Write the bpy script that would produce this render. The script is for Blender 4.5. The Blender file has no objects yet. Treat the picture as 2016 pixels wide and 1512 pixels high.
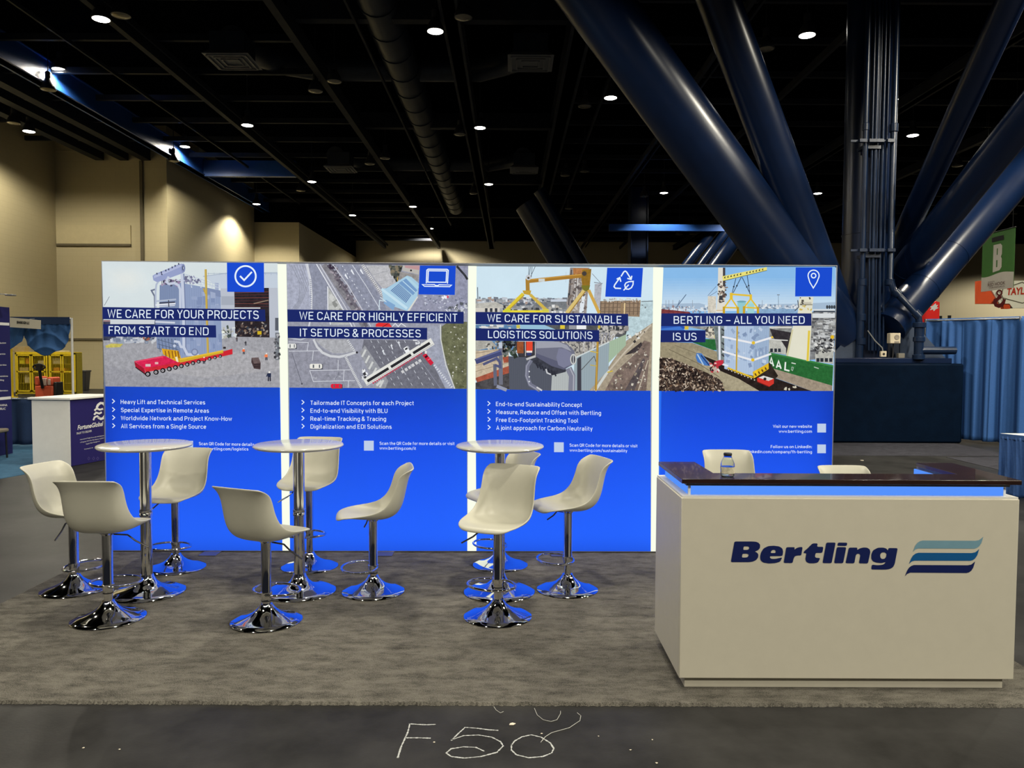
import bpy, bmesh, math, random
from mathutils import Vector, Matrix, geometry

# ------------------------------------------------------------------ camera, world, exposure
SC = bpy.context.scene
COL = SC.collection
FPX, CX, CY = 1500.0, 1008.0, 756.0
PITCH, YAW, ROLL, CAMZ = 0.0428, math.radians(0.15), 0.0049, 1.7
_F = Vector((math.sin(YAW) * math.cos(PITCH), math.cos(YAW) * math.cos(PITCH), -math.sin(PITCH)))
_R0 = Vector((math.cos(YAW), -math.sin(YAW), 0.0))
_U0 = _R0.cross(_F)
_R = math.cos(ROLL) * _R0 + math.sin(ROLL) * _U0
_U = _R.cross(_F)
CAMP = Vector((0, 0, CAMZ))
cam = bpy.data.cameras.new('camera')
cam.sensor_width = 36.0
cam.lens = FPX / 2016.0 * 36.0
cam.clip_end = 300
camo = bpy.data.objects.new('camera', cam)
COL.objects.link(camo)
camo.matrix_world = Matrix(((_R.x, _U.x, -_F.x, 0), (_R.y, _U.y, -_F.y, 0), (_R.z, _U.z, -_F.z, CAMZ), (0, 0, 0, 1)))
SC.camera = camo
SC.view_settings.view_transform = 'Standard'
SC.view_settings.look = 'None'
SC.view_settings.exposure = 0.0
SC.view_settings.gamma = 1.0
SC.view_settings.use_curve_mapping = False
SC.cycles.use_denoising = True
SC.cycles.max_bounces = 7
SC.cycles.sample_clamp_indirect = 4.0
world = bpy.data.worlds.new('hall_air')
SC.world = world
world.use_nodes = True
world.node_tree.nodes['Background'].inputs[0].default_value = (0.5, 0.55, 0.75, 1)
world.node_tree.nodes['Background'].inputs[1].default_value = 0.022
LAMP_W = 1500.0          # watts of one high-bay lamp
LAMP_COL = (1.0, 0.93, 0.76)


def ray(px, py):
    return _F + _R * ((px - CX) / FPX) + _U * ((CY - py) / FPX)


def at(px, py, Y):
    d = ray(px, py)
    return CAMP + d * (Y / d.y)


def G(px, py, z=0.0):
    d = ray(px, py)
    return CAMP + d * ((z - CAMZ) / d.z)


# ------------------------------------------------------------------ helpers
def S(r, g, b):
    def f(c):
        c /= 255.0
        return c / 12.92 if c <= 0.04045 else ((c + 0.055) / 1.055) ** 2.4
    return (f(r), f(g), f(b))


MATS = {}


def pm(name, col, rough=0.5, metal=0.0, noise=None, bump=None, emit=None, coat=0.0, stretch=None, spec=None, trans=0.0, ior=1.45):
    """Principled material with procedural noise on colour (scale, amount) and bump (scale, strength)."""
    if name in MATS:
        return MATS[name]
    m = bpy.data.materials.new(name)
    m.use_nodes = True
    nt = m.node_tree
    b = nt.nodes['Principled BSDF']
    b.inputs['Base Color'].default_value = (*col, 1)
    b.inputs['Roughness'].default_value = rough
    b.inputs['Metallic'].default_value = metal
    b.inputs['IOR'].default_value = ior
    if coat:
        b.inputs['Coat Weight'].default_value = coat
    if spec is not None:
        b.inputs['Specular IOR Level'].default_value = spec
    if trans:
        b.inputs['Transmission Weight'].default_value = trans
    tc = nt.nodes.new('ShaderNodeTexCoord')
    mp = nt.nodes.new('ShaderNodeMapping')
    nt.links.new(tc.outputs['Object'], mp.inputs['Vector'])
    if stretch:
        mp.inputs['Scale'].default_value = stretch
    if noise:
        n = nt.nodes.new('ShaderNodeTexNoise')
        n.inputs['Scale'].default_value = noise[0]
        n.inputs['Detail'].default_value = 6
        n.inputs['Roughness'].default_value = 0.65
        nt.links.new(mp.outputs[0], n.inputs['Vector'])
        r = nt.nodes.new('ShaderNodeMapRange')
        r.inputs['From Min'].default_value = 0.3
        r.inputs['From Max'].default_value = 0.7
        r.inputs['To Min'].default_value = 1 - noise[1]
        r.inputs['To Max'].default_value = 1 + noise[1]
        nt.links.new(n.outputs['Fac'], r.inputs['Value'])
        mul = nt.nodes.new('ShaderNodeMix')
        mul.data_type = 'RGBA'
        mul.blend_type = 'MULTIPLY'
        mul.inputs['Factor'].default_value = 1
        mul.inputs['A'].default_value = (*col, 1)
        nt.links.new(r.outputs[0], mul.inputs['B'])
        nt.links.new(mul.outputs['Result'], b.inputs['Base Color'])
    if bump:
        n2 = nt.nodes.new('ShaderNodeTexNoise')
        n2.inputs['Scale'].default_value = bump[0]
        n2.inputs['Detail'].default_value = 3
        nt.links.new(mp.outputs[0], n2.inputs['Vector'])
        bp = nt.nodes.new('ShaderNodeBump')
        bp.inputs['Strength'].default_value = bump[1]
        bp.inputs['Distance'].default_value = 0.02
        nt.links.new(n2.outputs['Fac'], bp.inputs['Height'])
        nt.links.new(bp.outputs[0], b.inputs['Normal'])
    if emit:
        b.inputs['Emission Color'].default_value = (*emit[:3], 1)
        b.inputs['Emission Strength'].default_value = emit[3]
    MATS[name] = m
    return m


class MB:
    """collects shapes into one mesh"""

    def __init__(s):
        s.v, s.f, s.mi = [], [], []

    def add(s, vs, fs, mi=0):
        o = len(s.v)
        s.v += [tuple(p) for p in vs]
        s.f += [tuple(i + o for i in f) for f in fs]
        s.mi += [mi] * len(fs)
        return s

    def box(s, x0, x1, y0, y1, z0, z1, mi=0):
        v = [(x, y, z) for z in (z0, z1) for y in (y0, y1) for x in (x0, x1)]
        return s.add(v, [(0, 2, 3, 1), (4, 5, 7, 6), (0, 1, 5, 4), (2, 6, 7, 3), (0, 4, 6, 2), (1, 3, 7, 5)], mi)

    def obox(s, p0, p1, w, h, up=(0, 0, 1), mi=0):
        """a bar of section w x h from p0 to p1"""
        p0, p1 = Vector(p0), Vector(p1)
        d = (p1 - p0).normalized()
        sd = d.cross(Vector(up))
        sd = sd.normalized() if sd.length > 1e-6 else Vector((1, 0, 0))
        u = sd.cross(d)
        c = [sd * a * w / 2 + u * b * h / 2 for a, b in ((-1, -1), (1, -1), (1, 1), (-1, 1))]
        v = [p0 + k for k in c] + [p1 + k for k in c]
        return s.add(v, [(3, 2, 1, 0), (4, 5, 6, 7)] + [(i, (i + 1) % 4, (i + 1) % 4 + 4, i + 4) for i in range(4)], mi)

    def tube(s, pts, r, n=16, closed=False, caps=True, mi=0):
        pts = [Vector(p) for p in pts]
        m = len(pts)
        rs = r if isinstance(r, (list, tuple)) else [r] * m
        ring = []
        ref = None
        for i, p in enumerate(pts):
            if closed:
                t = pts[(i + 1) % m] - pts[i - 1]
            else:
                t = pts[min(i + 1, m - 1)] - pts[max(i - 1, 0)]
            t = t.normalized()
            if ref is None:
                ref = Vector((0, 0, 1)) if abs(t.z) < 0.9 else Vector((1, 0, 0))
            a = (ref - t * ref.dot(t)).normalized()
            ref = a
            b = t.cross(a)
            ring.append([p + (a * math.cos(q) + b * math.sin(q)) * rs[i] for q in [2 * math.pi * k / n for k in range(n)]])
        v = [p for rr in ring for p in rr]
        f = []
        for i in range(m if closed else m - 1):
            j = (i + 1) % m
            f += [(i * n + k, i * n + (k + 1) % n, j * n + (k + 1) % n, j * n + k) for k in range(n)]
        if caps and not closed:
            f += [tuple(range(n))[::-1], tuple((m - 1) * n + k for k in range(n))]
        return s.add(v, f, mi)

    def lathe(s, prof, n=48, c=(0, 0, 0), mi=0):
        v, f = [], []
        m = len(prof)
        for r, z in prof:
            v += [(c[0] + r * math.cos(2 * math.pi * k / n), c[1] + r * math.sin(2 * math.pi * k / n), c[2] + z) for k in range(n)]
        for i in range(m - 1):
            f += [(i * n + k, i * n + (k + 1) % n, (i + 1) * n + (k + 1) % n, (i + 1) * n + k) for k in range(n)]
        if prof[0][0] > 1e-6:
            f.append(tuple(range(n))[::-1])
        if prof[-1][0] > 1e-6:
            f.append(tuple((m - 1) * n + k for k in range(n)))
        return s.add(v, f, mi)

    def grid(s, fn, nu, nv, mi=0):
        v = [fn(i / nu, j / nv) for j in range(nv + 1) for i in range(nu + 1)]
        f = [(j * (nu + 1) + i, j * (nu + 1) + i + 1, (j + 1) * (nu + 1) + i + 1, (j + 1) * (nu + 1) + i) for j in range(nv) for i in range(nu)]
        return s.add(v, f, mi)

    def loops(s, loops, fn, mi=0):
        """filled flat shape: outer loop and holes in 2D, placed by fn"""
        vs = [Vector((p[0], p[1], 0)) for l in loops for p in l]
        tris = geometry.tessellate_polygon([[Vector((p[0], p[1], 0)) for p in l] for l in loops])
        return s.add([fn(p.x, p.y) for p in vs], [tuple(t) for t in tris], mi)

    def prism(s, poly, fn, d, mi=0):
        """extrude a 2D polygon; fn(x, y, depth) gives the point"""
        n = len(poly)
        v = [fn(x, y, 0) for x, y in poly] + [fn(x, y, d) for x, y in poly]
        f = [tuple(range(n)), tuple(range(2 * n - 1, n - 1, -1))] + [(i, i + n, (i + 1) % n + n, (i + 1) % n) for i in range(n)]
        return s.add(v, f, mi)

    def build(s, name, mats, parent=None, bevel=0, solid=0, sub=0, angle=38, fix=True):
        me = bpy.data.meshes.new(name)
        me.from_pydata(s.v, [], s.f)
        if fix:
            bm = bmesh.new()
            bm.from_mesh(me)
            bmesh.ops.recalc_face_normals(bm, faces=bm.faces)
            bm.to_mesh(me)
            bm.free()
        for m in (mats if isinstance(mats, (list, tuple)) else [mats]):
            me.materials.append(m)
        if any(s.mi):
            me.polygons.foreach_set('material_index', s.mi)
        me.polygons.foreach_set('use_smooth', [True] * len(me.polygons))
        me.set_sharp_from_angle(angle=math.radians(angle))
        o = bpy.data.objects.new(name, me)
        COL.objects.link(o)
        if parent is not None:
            o.parent = parent
        if solid:
            md = o.modifiers.new('thick', 'SOLIDIFY')
            md.thickness = solid
            md.offset = 0
        if sub:
            md = o.modifiers.new('smooth', 'SUBSURF')
            md.levels = md.render_levels = sub
        if bevel:
            md = o.modifiers.new('round', 'BEVEL')
            md.width = bevel
            md.segments = 2
            md.limit_method = 'ANGLE'
            md.angle_limit = math.radians(40)
        return o


def tag(o, label=None, cat=None, group=None, kind=None):
    if label:
        o['label'] = label
    if cat:
        o['category'] = cat
    if group:
        o['group'] = group
    if kind:
        o['kind'] = kind
    return o


def thing(name, label, cat, loc=(0, 0, 0), rz=0.0, group=None):
    o = bpy.data.objects.new(name, None)
    o.empty_display_size = 0.1
    COL.objects.link(o)
    o.location = loc
    o.rotation_euler = (0, 0, rz)
    return tag(o, label, cat, group)


def struct(name, mb, m, label=None, cat=None, **k):
    return tag(mb.build(name, m, None, **k), label, cat, None, 'structure')


# text to flat mesh, through a curve
_TX = {}


def glyphs(txt, weight=0.0, shear=0.0, spacing=1.0):
    key = (txt, weight, shear, spacing)
    if key in _TX:
        return _TX[key]
    cu = bpy.data.curves.new('lettering', 'FONT')
    cu.body = txt
    cu.size = 1.0
    cu.resolution_u = 3
    cu.offset = weight
    cu.shear = shear
    cu.space_character = spacing
    cu.fill_mode = 'BOTH' if False else cu.fill_mode
    o = bpy.data.objects.new('lettering', cu)
    COL.objects.link(o)
    dg = bpy.context.evaluated_depsgraph_get()
    me = bpy.data.meshes.new_from_object(o.evaluated_get(dg))
    vs = [(v.co.x, v.co.y) for v in me.vertices]
    fs = [tuple(p.vertices) for p in me.polygons]
    bpy.data.objects.remove(o)
    bpy.data.curves.remove(cu)
    bpy.data.meshes.remove(me)
    x0 = min(p[0] for p in vs)
    x1 = max(p[0] for p in vs)
    _TX[key] = ([((x - x0) / (x1 - x0), y) for x, y in vs], fs, x1 - x0)
    return _TX[key]


CAPH = None


def put_text(mb, txt, fn, b0, b1, cap, weight=0.0, shear=0.0, mi=0):
    """lettering whose baseline runs from pixel b0 to b1 of the print, cap high; fn maps the print onto its surface"""
    global CAPH
    if CAPH is None:
        v, _, _ = glyphs('H')
        CAPH = max(p[1] for p in v)
    v, f, _ = glyphs(txt, weight, shear)
    out = []
    for u, w in v:
        x = b0[0] + (b1[0] - b0[0]) * u
        y = b0[1] + (b1[1] - b0[1]) * u - cap * w / CAPH
        out.append(fn(x, y))
    mb.add(out, f, mi)


# ------------------------------------------------------------------ materials
def ink(name, tex=None, strength=1.0):
    """backlit print: the printed colour (attribute) times a fine printed grain"""
    if name in MATS:
        return MATS[name]
    m = bpy.data.materials.new(name)
    m.use_nodes = True
    nt = m.node_tree
    nt.nodes.clear()
    out = nt.nodes.new('ShaderNodeOutputMaterial')
    em = nt.nodes.new('ShaderNodeEmission')
    em.inputs['Strength'].default_value = strength
    a = nt.nodes.new('ShaderNodeAttribute')
    a.attribute_name = 'ink'
    nt.links.new(em.outputs[0], out.inputs[0])
    if tex is None:
        nt.links.new(a.outputs['Color'], em.inputs['Color'])
    else:
        kind, scale, lo, hi = tex
        tc = nt.nodes.new('ShaderNodeTexCoord')
        if kind == 'wave':
            n = nt.nodes.new('ShaderNodeTexWave')
            n.inputs['Scale'].default_value = scale
            n.inputs['Distortion'].default_value = 0.6
        elif kind == 'cell':
            n = nt.nodes.new('ShaderNodeTexVoronoi')
            n.inputs['Scale'].default_value = scale
        else:
            n = nt.nodes.new('ShaderNodeTexNoise')
            n.inputs['Scale'].default_value = scale
            n.inputs['Detail'].default_value = 8
            n.inputs['Roughness'].default_value = 0.75
        nt.links.new(tc.outputs['Object'], n.inputs['Vector'])
        r = nt.nodes.new('ShaderNodeMapRange')
        r.inputs['From Min'].default_value = 0.25 if kind == 'noise' else 0.0
        r.inputs['From Max'].default_value = 0.75 if kind == 'noise' else 1.0
        r.inputs['To Min'].default_value = lo
        r.inputs['To Max'].default_value = hi
        nt.links.new(n.outputs['Distance' if kind == 'cell' else 'Fac'], r.inputs['Value'])
        mul = nt.nodes.new('ShaderNodeVectorMath')
        mul.operation = 'SCALE'
        nt.links.new(a.outputs['Color'], mul.inputs[0])
        nt.links.new(r.outputs[0], mul.inputs['Scale'])
        nt.links.new(mul.outputs[0], em.inputs['Color'])
    MATS[name] = m
    return m


INKS = [ink('print_plain'), ink('print_soft', ('noise', 2.5, 0.95, 1.04)), ink('print_grain', ('noise', 30, 0.6, 1.4)),
        ink('print_coarse', ('noise', 16, 0.3, 1.8)), ink('print_ribs', ('wave', 34, 0.75, 1.2)), ink('print_rubble', ('cell', 40, 0.2, 2.2))]
PL, SOFT, GRAIN, COARSE, RIBS, RUB = range(6)


def glow(name, col, strength, sampled=True, trans=None):
    if name in MATS:
        return MATS[name]
    m = bpy.data.materials.new(name)
    m.use_nodes = True
    nt = m.node_tree
    nt.nodes.clear()
    out = nt.nodes.new('ShaderNodeOutputMaterial')
    em = nt.nodes.new('ShaderNodeEmission')
    em.inputs['Color'].default_value = (*col, 1)
    em.inputs['Strength'].default_value = strength
    if trans:
        tb = nt.nodes.new('ShaderNodeBsdfTranslucent')
        tb.inputs['Color'].default_value = (*trans, 1)
        ad = nt.nodes.new('ShaderNodeAddShader')
        nt.links.new(em.outputs[0], ad.inputs[0])
        nt.links.new(tb.outputs[0], ad.inputs[1])
        nt.links.new(ad.outputs[0], out.inputs[0])
    else:
        nt.links.new(em.outputs[0], out.inputs[0])
    if not sampled:
        m.cycles.emission_sampling = 'NONE'
    MATS[name] = m
    return m


M_blue_fab = glow('backlit_blue_fabric', S(20, 46, 122), 1.0, True, (0.02, 0.14, 0.85))
M_white_fab = glow('backlit_white_fabric', (0.92, 0.97, 0.80), 1.05)
M_white_text = glow('backlit_white_lettering', (0.80, 0.90, 0.98), 1.0, False)
M_tile = glow('backlit_tile_blue', S(28, 76, 208), 1.0, False)
M_chrome = pm('chrome', (0.78, 0.78, 0.78), 0.06, 1.0, noise=(8, 0.03))
M_shell = pm('cream_moulded_plastic', (0.41, 0.40, 0.335), 0.42, noise=(25, 0.02))
M_tabletop = pm('white_laminate', (0.41, 0.41, 0.395), 0.13, noise=(12, 0.02))
M_counter = pm('cream_laminate', (0.56, 0.53, 0.44), 0.45, noise=(14, 0.02))
M_wood = pm('dark_walnut', (0.020, 0.008, 0.0065), 0.22, noise=(9, 0.35), stretch=(1, 12, 12), coat=0.3)
M_alu = pm('satin_aluminium', (0.55, 0.55, 0.57), 0.35, 0.9, noise=(30, 0.04))
M_black = pm('black_plastic', (0.012, 0.012, 0.014), 0.4, noise=(20, 0.1))
M_navy_vinyl = pm('navy_vinyl', S(14, 28, 84), 0.4, noise=(20, 0.04))
M_steelblue_vinyl = pm('steel_blue_vinyl', S(112, 150, 168), 0.4, noise=(20, 0.04))
M_midblue_vinyl = pm('mid_blue_vinyl', S(12, 84, 142), 0.4, noise=(20, 0.04))
M_white_paint = pm('white_paint', (0.7, 0.7, 0.68), 0.5, noise=(10, 0.03))
M_blue_steel = pm('navy_painted_steel', (0.0022, 0.0092, 0.036), 0.28, noise=(3, 0.12), spec=0.6)
M_lit_steel = pm('lit_blue_steel', (0.016, 0.075, 0.30), 0.4, noise=(3, 0.1))  # brighter copy of the navy steel paint, lamplight put into the colour
M_dark_steel = pm('black_painted_steel', (0.022, 0.024, 0.030), 0.55, noise=(3, 0.2), spec=0.1)
M_duct = pm('dark_duct_metal', (0.018, 0.023, 0.034), 0.45, noise=(5, 0.25))
M_deck = pm('black_roof_deck', (0.002, 0.0024, 0.003), 0.9, noise=(2, 0.3), spec=0.0)
M_drape = pm('blue_drape_cloth', (0.020, 0.082, 0.26), 0.8, noise=(40, 0.12))
M_drape_dark = pm('navy_drape_cloth', (0.022, 0.072, 0.23), 0.8, noise=(40, 0.12))
M_swag = pm('blue_valance_cloth', (0.022, 0.085, 0.24), 0.8, noise=(40, 0.12))
M_low = pm('dark_navy_cloth', (0.008, 0.026, 0.08), 0.85, noise=(40, 0.12))
M_rack = pm('yellow_enamel', (0.68, 0.50, 0.02), 0.4, noise=(10, 0.08))
M_rack_panel = pm('olive_yellow_panel', (0.30, 0.235, 0.02), 0.5, noise=(30, 0.25))


# ================================================================== the hall
def floor_material():
    m = pm('polished_concrete', (0.027, 0.0264, 0.026), 0.42, noise=(1.3, 0.5), bump=(60, 0.03), spec=0.04)
    return m


fl = MB()
fl.add([(-32, -18, 0), (59, -18, 0), (59, 62, 0), (-32, 62, 0)], [(0, 1, 2, 3)])
struct('floor', fl, floor_material(), 'dark polished concrete floor of the exhibition hall', 'floor')

# ceiling deck and its steel
cl = MB()
cl.box(-32, 59, -4, 62, 11.2, 11.4)
struct('ceiling', cl, M_deck, 'black roof deck high above the hall', 'ceiling')


def block_wall(name, base, bw, bh, amt):
    m = bpy.data.materials.new(name)
    m.use_nodes = True
    nt = m.node_tree
    b = nt.nodes['Principled BSDF']
    b.inputs['Roughness'].default_value = 0.8
    tc = nt.nodes.new('ShaderNodeTexCoord')
    sx = nt.nodes.new('ShaderNodeSeparateXYZ')
    nt.links.new(tc.outputs['Object'], sx.inputs[0])
    ad = nt.nodes.new('ShaderNodeMath')
    nt.links.new(sx.outputs['X'], ad.inputs[0])
    nt.links.new(sx.outputs['Y'], ad.inputs[1])
    cb = nt.nodes.new('ShaderNodeCombineXYZ')
    nt.links.new(ad.outputs[0], cb.inputs[0])
    nt.links.new(sx.outputs['Z'], cb.inputs[1])
    br = nt.nodes.new('ShaderNodeTexBrick')
    br.inputs['Scale'].default_value = 1
    br.inputs['Brick Width'].default_value = bw
    br.inputs['Row Height'].default_value = bh
    br.inputs['Mortar Size'].default_value = amt
    br.inputs['Color1'].default_value = (*base, 1)
    br.inputs['Color2'].default_value = (*[c * 0.98 for c in base], 1)
    br.inputs['Mortar'].default_value = (*[c * 0.90 for c in base], 1)
    nt.links.new(cb.outputs[0], br.inputs['Vector'])
    nt.links.new(br.outputs['Color'], b.inputs['Base Color'])
    return m


M_cmu = block_wall('tan_block_wall', (0.50, 0.43, 0.26), 0.42, 0.21, 0.006)
M_panelwall = block_wall('tan_panel_wall', (0.50, 0.44, 0.30), 1.52, 12.0, 0.012)
for nm, a in (('wall_left', (-19.7, -19.4, 4, 33.1, 0, 11.2)), ('wall_alcove', (-19.7, -14.65, 32.8, 33.1, 0, 11.2)),
              ('wall_side', (-14.95, -14.65, 33.1, 44.2, 0, 11.2)), ('wall_corner', (-14.65, -12.1, 43.9, 44.2, 0, 9.0)),
              ('wall_return', (-12.4, -12.1, 44.2, 60.3, 0, 9.0))):
    w = MB()
    w.box(*a)
    struct(nm, w, M_cmu)
w = MB()
w.box(-12.1, 58, 60, 60.3, 0, 10.3)
struct('wall_back', w, M_panelwall)
w = MB()
w.box(-14.65, 58, 59.6, 60, 10.3, 11.2)
w.box(-14.65, -12.1, 43.9, 60, 9.0, 11.2)
struct('trim_1', w, M_deck)
w = MB()
w.box(58, 58.3, -4, 60, 0, 11.2)
struct('wall_right', w, M_panelwall)
# closed opening in the block wall, its header and joints
M_tan = pm('tan_plaster', (0.52, 0.445, 0.265), 0.8, noise=(4, 0.05))
M_joint = pm('dark_joint', (0.12, 0.10, 0.06), 0.8, noise=(4, 0.1))
w = MB()
p0, p1 = at(113, 480, 32.8), at(258, 444, 32.8)
w.box(p0.x, p1.x, 32.72, 32.8, p0.z, p1.z)
struct('trim_2', w, M_tan)
w = MB()
w.box(p0.x, p1.x, 32.70, 32.8, p0.z - 0.09, p0.z)
q = at(280, 400, 32.8)
w.box(q.x - 0.06, q.x + 0.06, 32.70, 32.8, 0, 9.7)
q = at(190, 668, 32.8)
w.box(q.x - 1.6, q.x + 1.2, 32.74, 32.8, q.z - 0.04, q.z + 0.04)
struct('trim_3', w, M_joint)
w = MB()
q = at(258, 297, 32.8)
w.box(p0.x, q.x, 32.76, 32.8, q.z - 0.05, q.z)
struct('trim_4', w, M_tan)

# long girders (running away from the camera), cross members and the painted edge beam
for X, wd, z0, z1, y0, y1, mt in ((-13.95, 0.28, 9.55, 10.3, 10, 43.9, M_lit_steel), (-9.65, 0.16, 9.55, 9.95, 8, 59, M_dark_steel), (-9.45, 0.06, 9.75, 9.9, 8, 59, M_dark_steel),
                              (-5.5, 0.20, 9.55, 9.95, 8, 59, M_dark_steel), (-1.45, 0.30, 9.55, 10.1, 8, 59, M_dark_steel), (1.7, 0.36, 9.5, 10.2, 8, 45, M_dark_steel),
                              (2.9, 0.07, 9.75, 9.9, 8, 59, M_dark_steel), (5.45, 0.10, 9.6, 9.8, 8, 59, M_dark_steel), (5.75, 0.06, 9.7, 9.8, 8, 59, M_dark_steel),
                              (8.4, 0.10, 9.6, 9.8, 8, 59, M_dark_steel), (12.6, 0.22, 9.55, 9.9, 8, 59, M_dark_steel), (13.0, 0.06, 9.7, 9.8, 8, 59, M_dark_steel),
                              (17.5, 0.2, 9.55, 9.9, 8, 59, M_dark_steel), (-11.8, 0.06, 9.85, 9.95, 8, 43, M_dark_steel), (-3.9, 0.06, 9.85, 9.95, 16, 50, M_dark_steel)):
    b = MB()
    b.box(X - wd / 2, X + wd / 2, y0, y1, z0, z1)
    if wd > 0.2:
        b.box(X - wd * 0.75, X + wd * 0.75, y0, y1, z0, z0 + 0.03)
        b.box(X - wd * 0.75, X + wd * 0.75, y0, y1, z1 - 0.03, z1)
    struct('ceiling_beam', b, mt)
k = 0
Y = 18.4
while Y < 59:
    b = MB()
    b.box(-19.3, -5.6, Y - 0.06, Y + 0.06, 9.98, 10.16)
    struct('ceiling_beam', b, M_dark_steel)
    b = MB()
    b.box(1.9, 30, Y - 0.06, Y + 0.06, 9.98, 10.16)
    struct('ceiling_beam', b, M_dark_steel)
    Y += 2.46
for Y in (19.5, 28.7, 38.1, 47.5):
    b = MB()
    b.box(-5.6, 1.9, Y - 0.14, Y + 0.14, 9.95, 10.5)
    struct('ceiling_beam', b, M_dark_steel)
# short stub beams ending over the alcove
for px in (165, 215, 260):
    q = at(px, 276, 31.5)
    b = MB()
    b.box(q.x - 0.18, q.x + 0.18, 14, 32.7, 9.7, 10.2)
    struct('ceiling_beam', b, M_dark_steel)
# cross beam in blue by the painted edge beam
b = MB()
b.box(-13.8, -9.7, 34.6, 34.85, 9.5, 10.2)
struct('ceiling_beam', b, M_lit_steel)

# ducts with their branches and diffusers
t = thing('ventilation_duct', 'dark round ventilation duct running between the ceiling girders', 'duct', (0, 0, 0))
d = MB()
d.tube([(-3.3, Yq, 10.35) for Yq in (15, 20, 25, 30, 35, 40, 46)], 0.5, 20)
for Yq in [16 + 1.5 * i for i in range(20)]:
    d.tube([(-3.3, Yq, 10.35), (-3.3, Yq + 0.06, 10.35)], 0.525, 20)
d.build('trunk_duct', M_duct, t)
for Yb in (24.2, 36.1):
    d = MB()
    pts = [(-7.4, Yb - 3.6, 9.9), (-7.4, Yb - 1.6, 10.35), (-7.0, Yb - 0.5, 10.5), (-6.0, Yb, 10.5), (-3.3, Yb, 10.5), (-1.0, Yb, 10.5), (-0.3, Yb - 0.5, 10.5), (0.5, Yb - 1.6, 10.35), (0.5, Yb - 3.6, 9.9)]
    d.tube(pts, 0.38, 18)
    d.build('branch_duct', M_duct, t)
for X, Yd, w1 in ((-7.4, 20.6, 'above the block wall side, nearer row'), (0.5, 20.6, 'beside the wide box girder, nearer row'), (-7.2, 32.6, 'over the second light panel, farther row'), (0.55, 32.6, 'beside the wide box girder, farther row')):
    t = thing('air_diffuser', 'square metal air diffuser under the duct, ' + w1, 'air vent', (X, Yd, 9.35))
    d = MB()
    d.box(-0.45, 0.45, -0.45, 0.45, 0.12, 0.62)
    d.build('plenum_box', M_duct, t)
    d = MB()
    d.add([(-0.6, -0.6, 0), (0.6, -0.6, 0), (0.6, 0.6, 0), (-0.6, 0.6, 0), (-0.45, -0.45, 0.14), (0.45, -0.45, 0.14), (0.45, 0.45, 0.14), (-0.45, 0.45, 0.14)],
          [(3, 2, 1, 0), (0, 1, 5, 4), (1, 2, 6, 5), (2, 3, 7, 6), (3, 0, 4, 7)])
    for rr in (0.5, 0.36, 0.22):
        for sx, sy in ((1, 0), (-1, 0), (0, 1), (0, -1)):
            if sx:
                d.box(sx * rr - 0.02, sx * rr + 0.02, -rr, rr, -0.04, 0.0)
            else:
                d.box(-rr, rr, sy * rr - 0.02, sy * rr + 0.02, -0.04, 0.0)
    d.build('grille', pm('diffuser_grey', (0.16, 0.16, 0.16), 0.5, noise=(6, 0.1)), t)

# ------------------------------------------------------------------ high-bay lamps
M_lens_on = glow('lamp_lens_lit', (1.0, 0.96, 0.86), 14.0)
M_lens_off = pm('lamp_lens_unlit', (0.26, 0.23, 0.17), 0.25, 0.6, noise=(10, 0.15))
M_shade = pm('lamp_shade_dark', (0.03, 0.03, 0.034), 0.4, noise=(10, 0.1))


def lamp_body(t, lit, z):
    s = MB()
    s.lathe([(0.20, 0.0), (0.212, 0.0), (0.212, 0.03), (0.18, 0.14), (0.115, 0.26), (0.09, 0.32), (0.0, 0.32)], 28)
    s.build('lamp_shade', M_shade, t)
    s = MB()
    s.lathe([(0.0, -0.03), (0.085, -0.026), (0.16, -0.012), (0.203, 0.006)], 28)
    s.build('lens', M_lens_on if lit else M_lens_off, t)
    s = MB()
    s.lathe([(0.0, 0.30), (0.085, 0.30), (0.085, 0.50), (0.05, 0.54), (0.0, 0.54)], 16)
    s.build('ballast_housing', M_shade, t)
    s = MB()
    s.tube([(0, 0, 0.52), (0, 0, 11.2 - z)], 0.015, 8)
    s.build('hanging_rod', M_shade, t)


def hall_spot(t, w=1.0, size=118):
    L = bpy.data.lights.new('hall_spot', 'SPOT')
    L.energy = LAMP_W * w
    L.color = LAMP_COL
    L.spot_size = math.radians(size)
    L.spot_blend = 0.35
    L.shadow_soft_size = 0.2
    o = bpy.data.objects.new('hall_spot', L)
    COL.objects.link(o)
    o.parent = t
    o.location = (0, 0, -0.07)


LIT = [(199, 38, 'over the alcove side, seen past a girder'), (116, 137, 'by the bright patch of the painted edge beam'), (857, 62, 'brightest one over the second light panel'),
       (1589, 70, 'between the thin blue strut and the vertical column'), (1202, 193, 'tucked beside the thick blue strut'), (487, 247, 'over the first light panel at a girder'),
       (945, 252, 'second one along the middle girder'), (57, 259, 'close to the dark steel column by the wall'), (364, 289, 'above the white wall box at the painted cross beam'),
       (1797, 267, 'framed between the column and the raised struts'), (1755, 197, 'half hidden by the drain pipe of the column'), (614, 358, 'small one over the laptop tile row, first'),
       (962, 363, 'third one along the middle girder'), (1307, 380, 'below the thick blue strut, over the pale back wall'), (505, 402, 'at the end of the block side wall'),
       (813, 407, 'small one over the laptop tile, above the bright wall wash'), (694, 424, 'low small one between two girders over the second panel'), (848, 450, 'lowest one washing the back wall'), (1610, 381, 'just beside the thin blue strut, low')]
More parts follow.
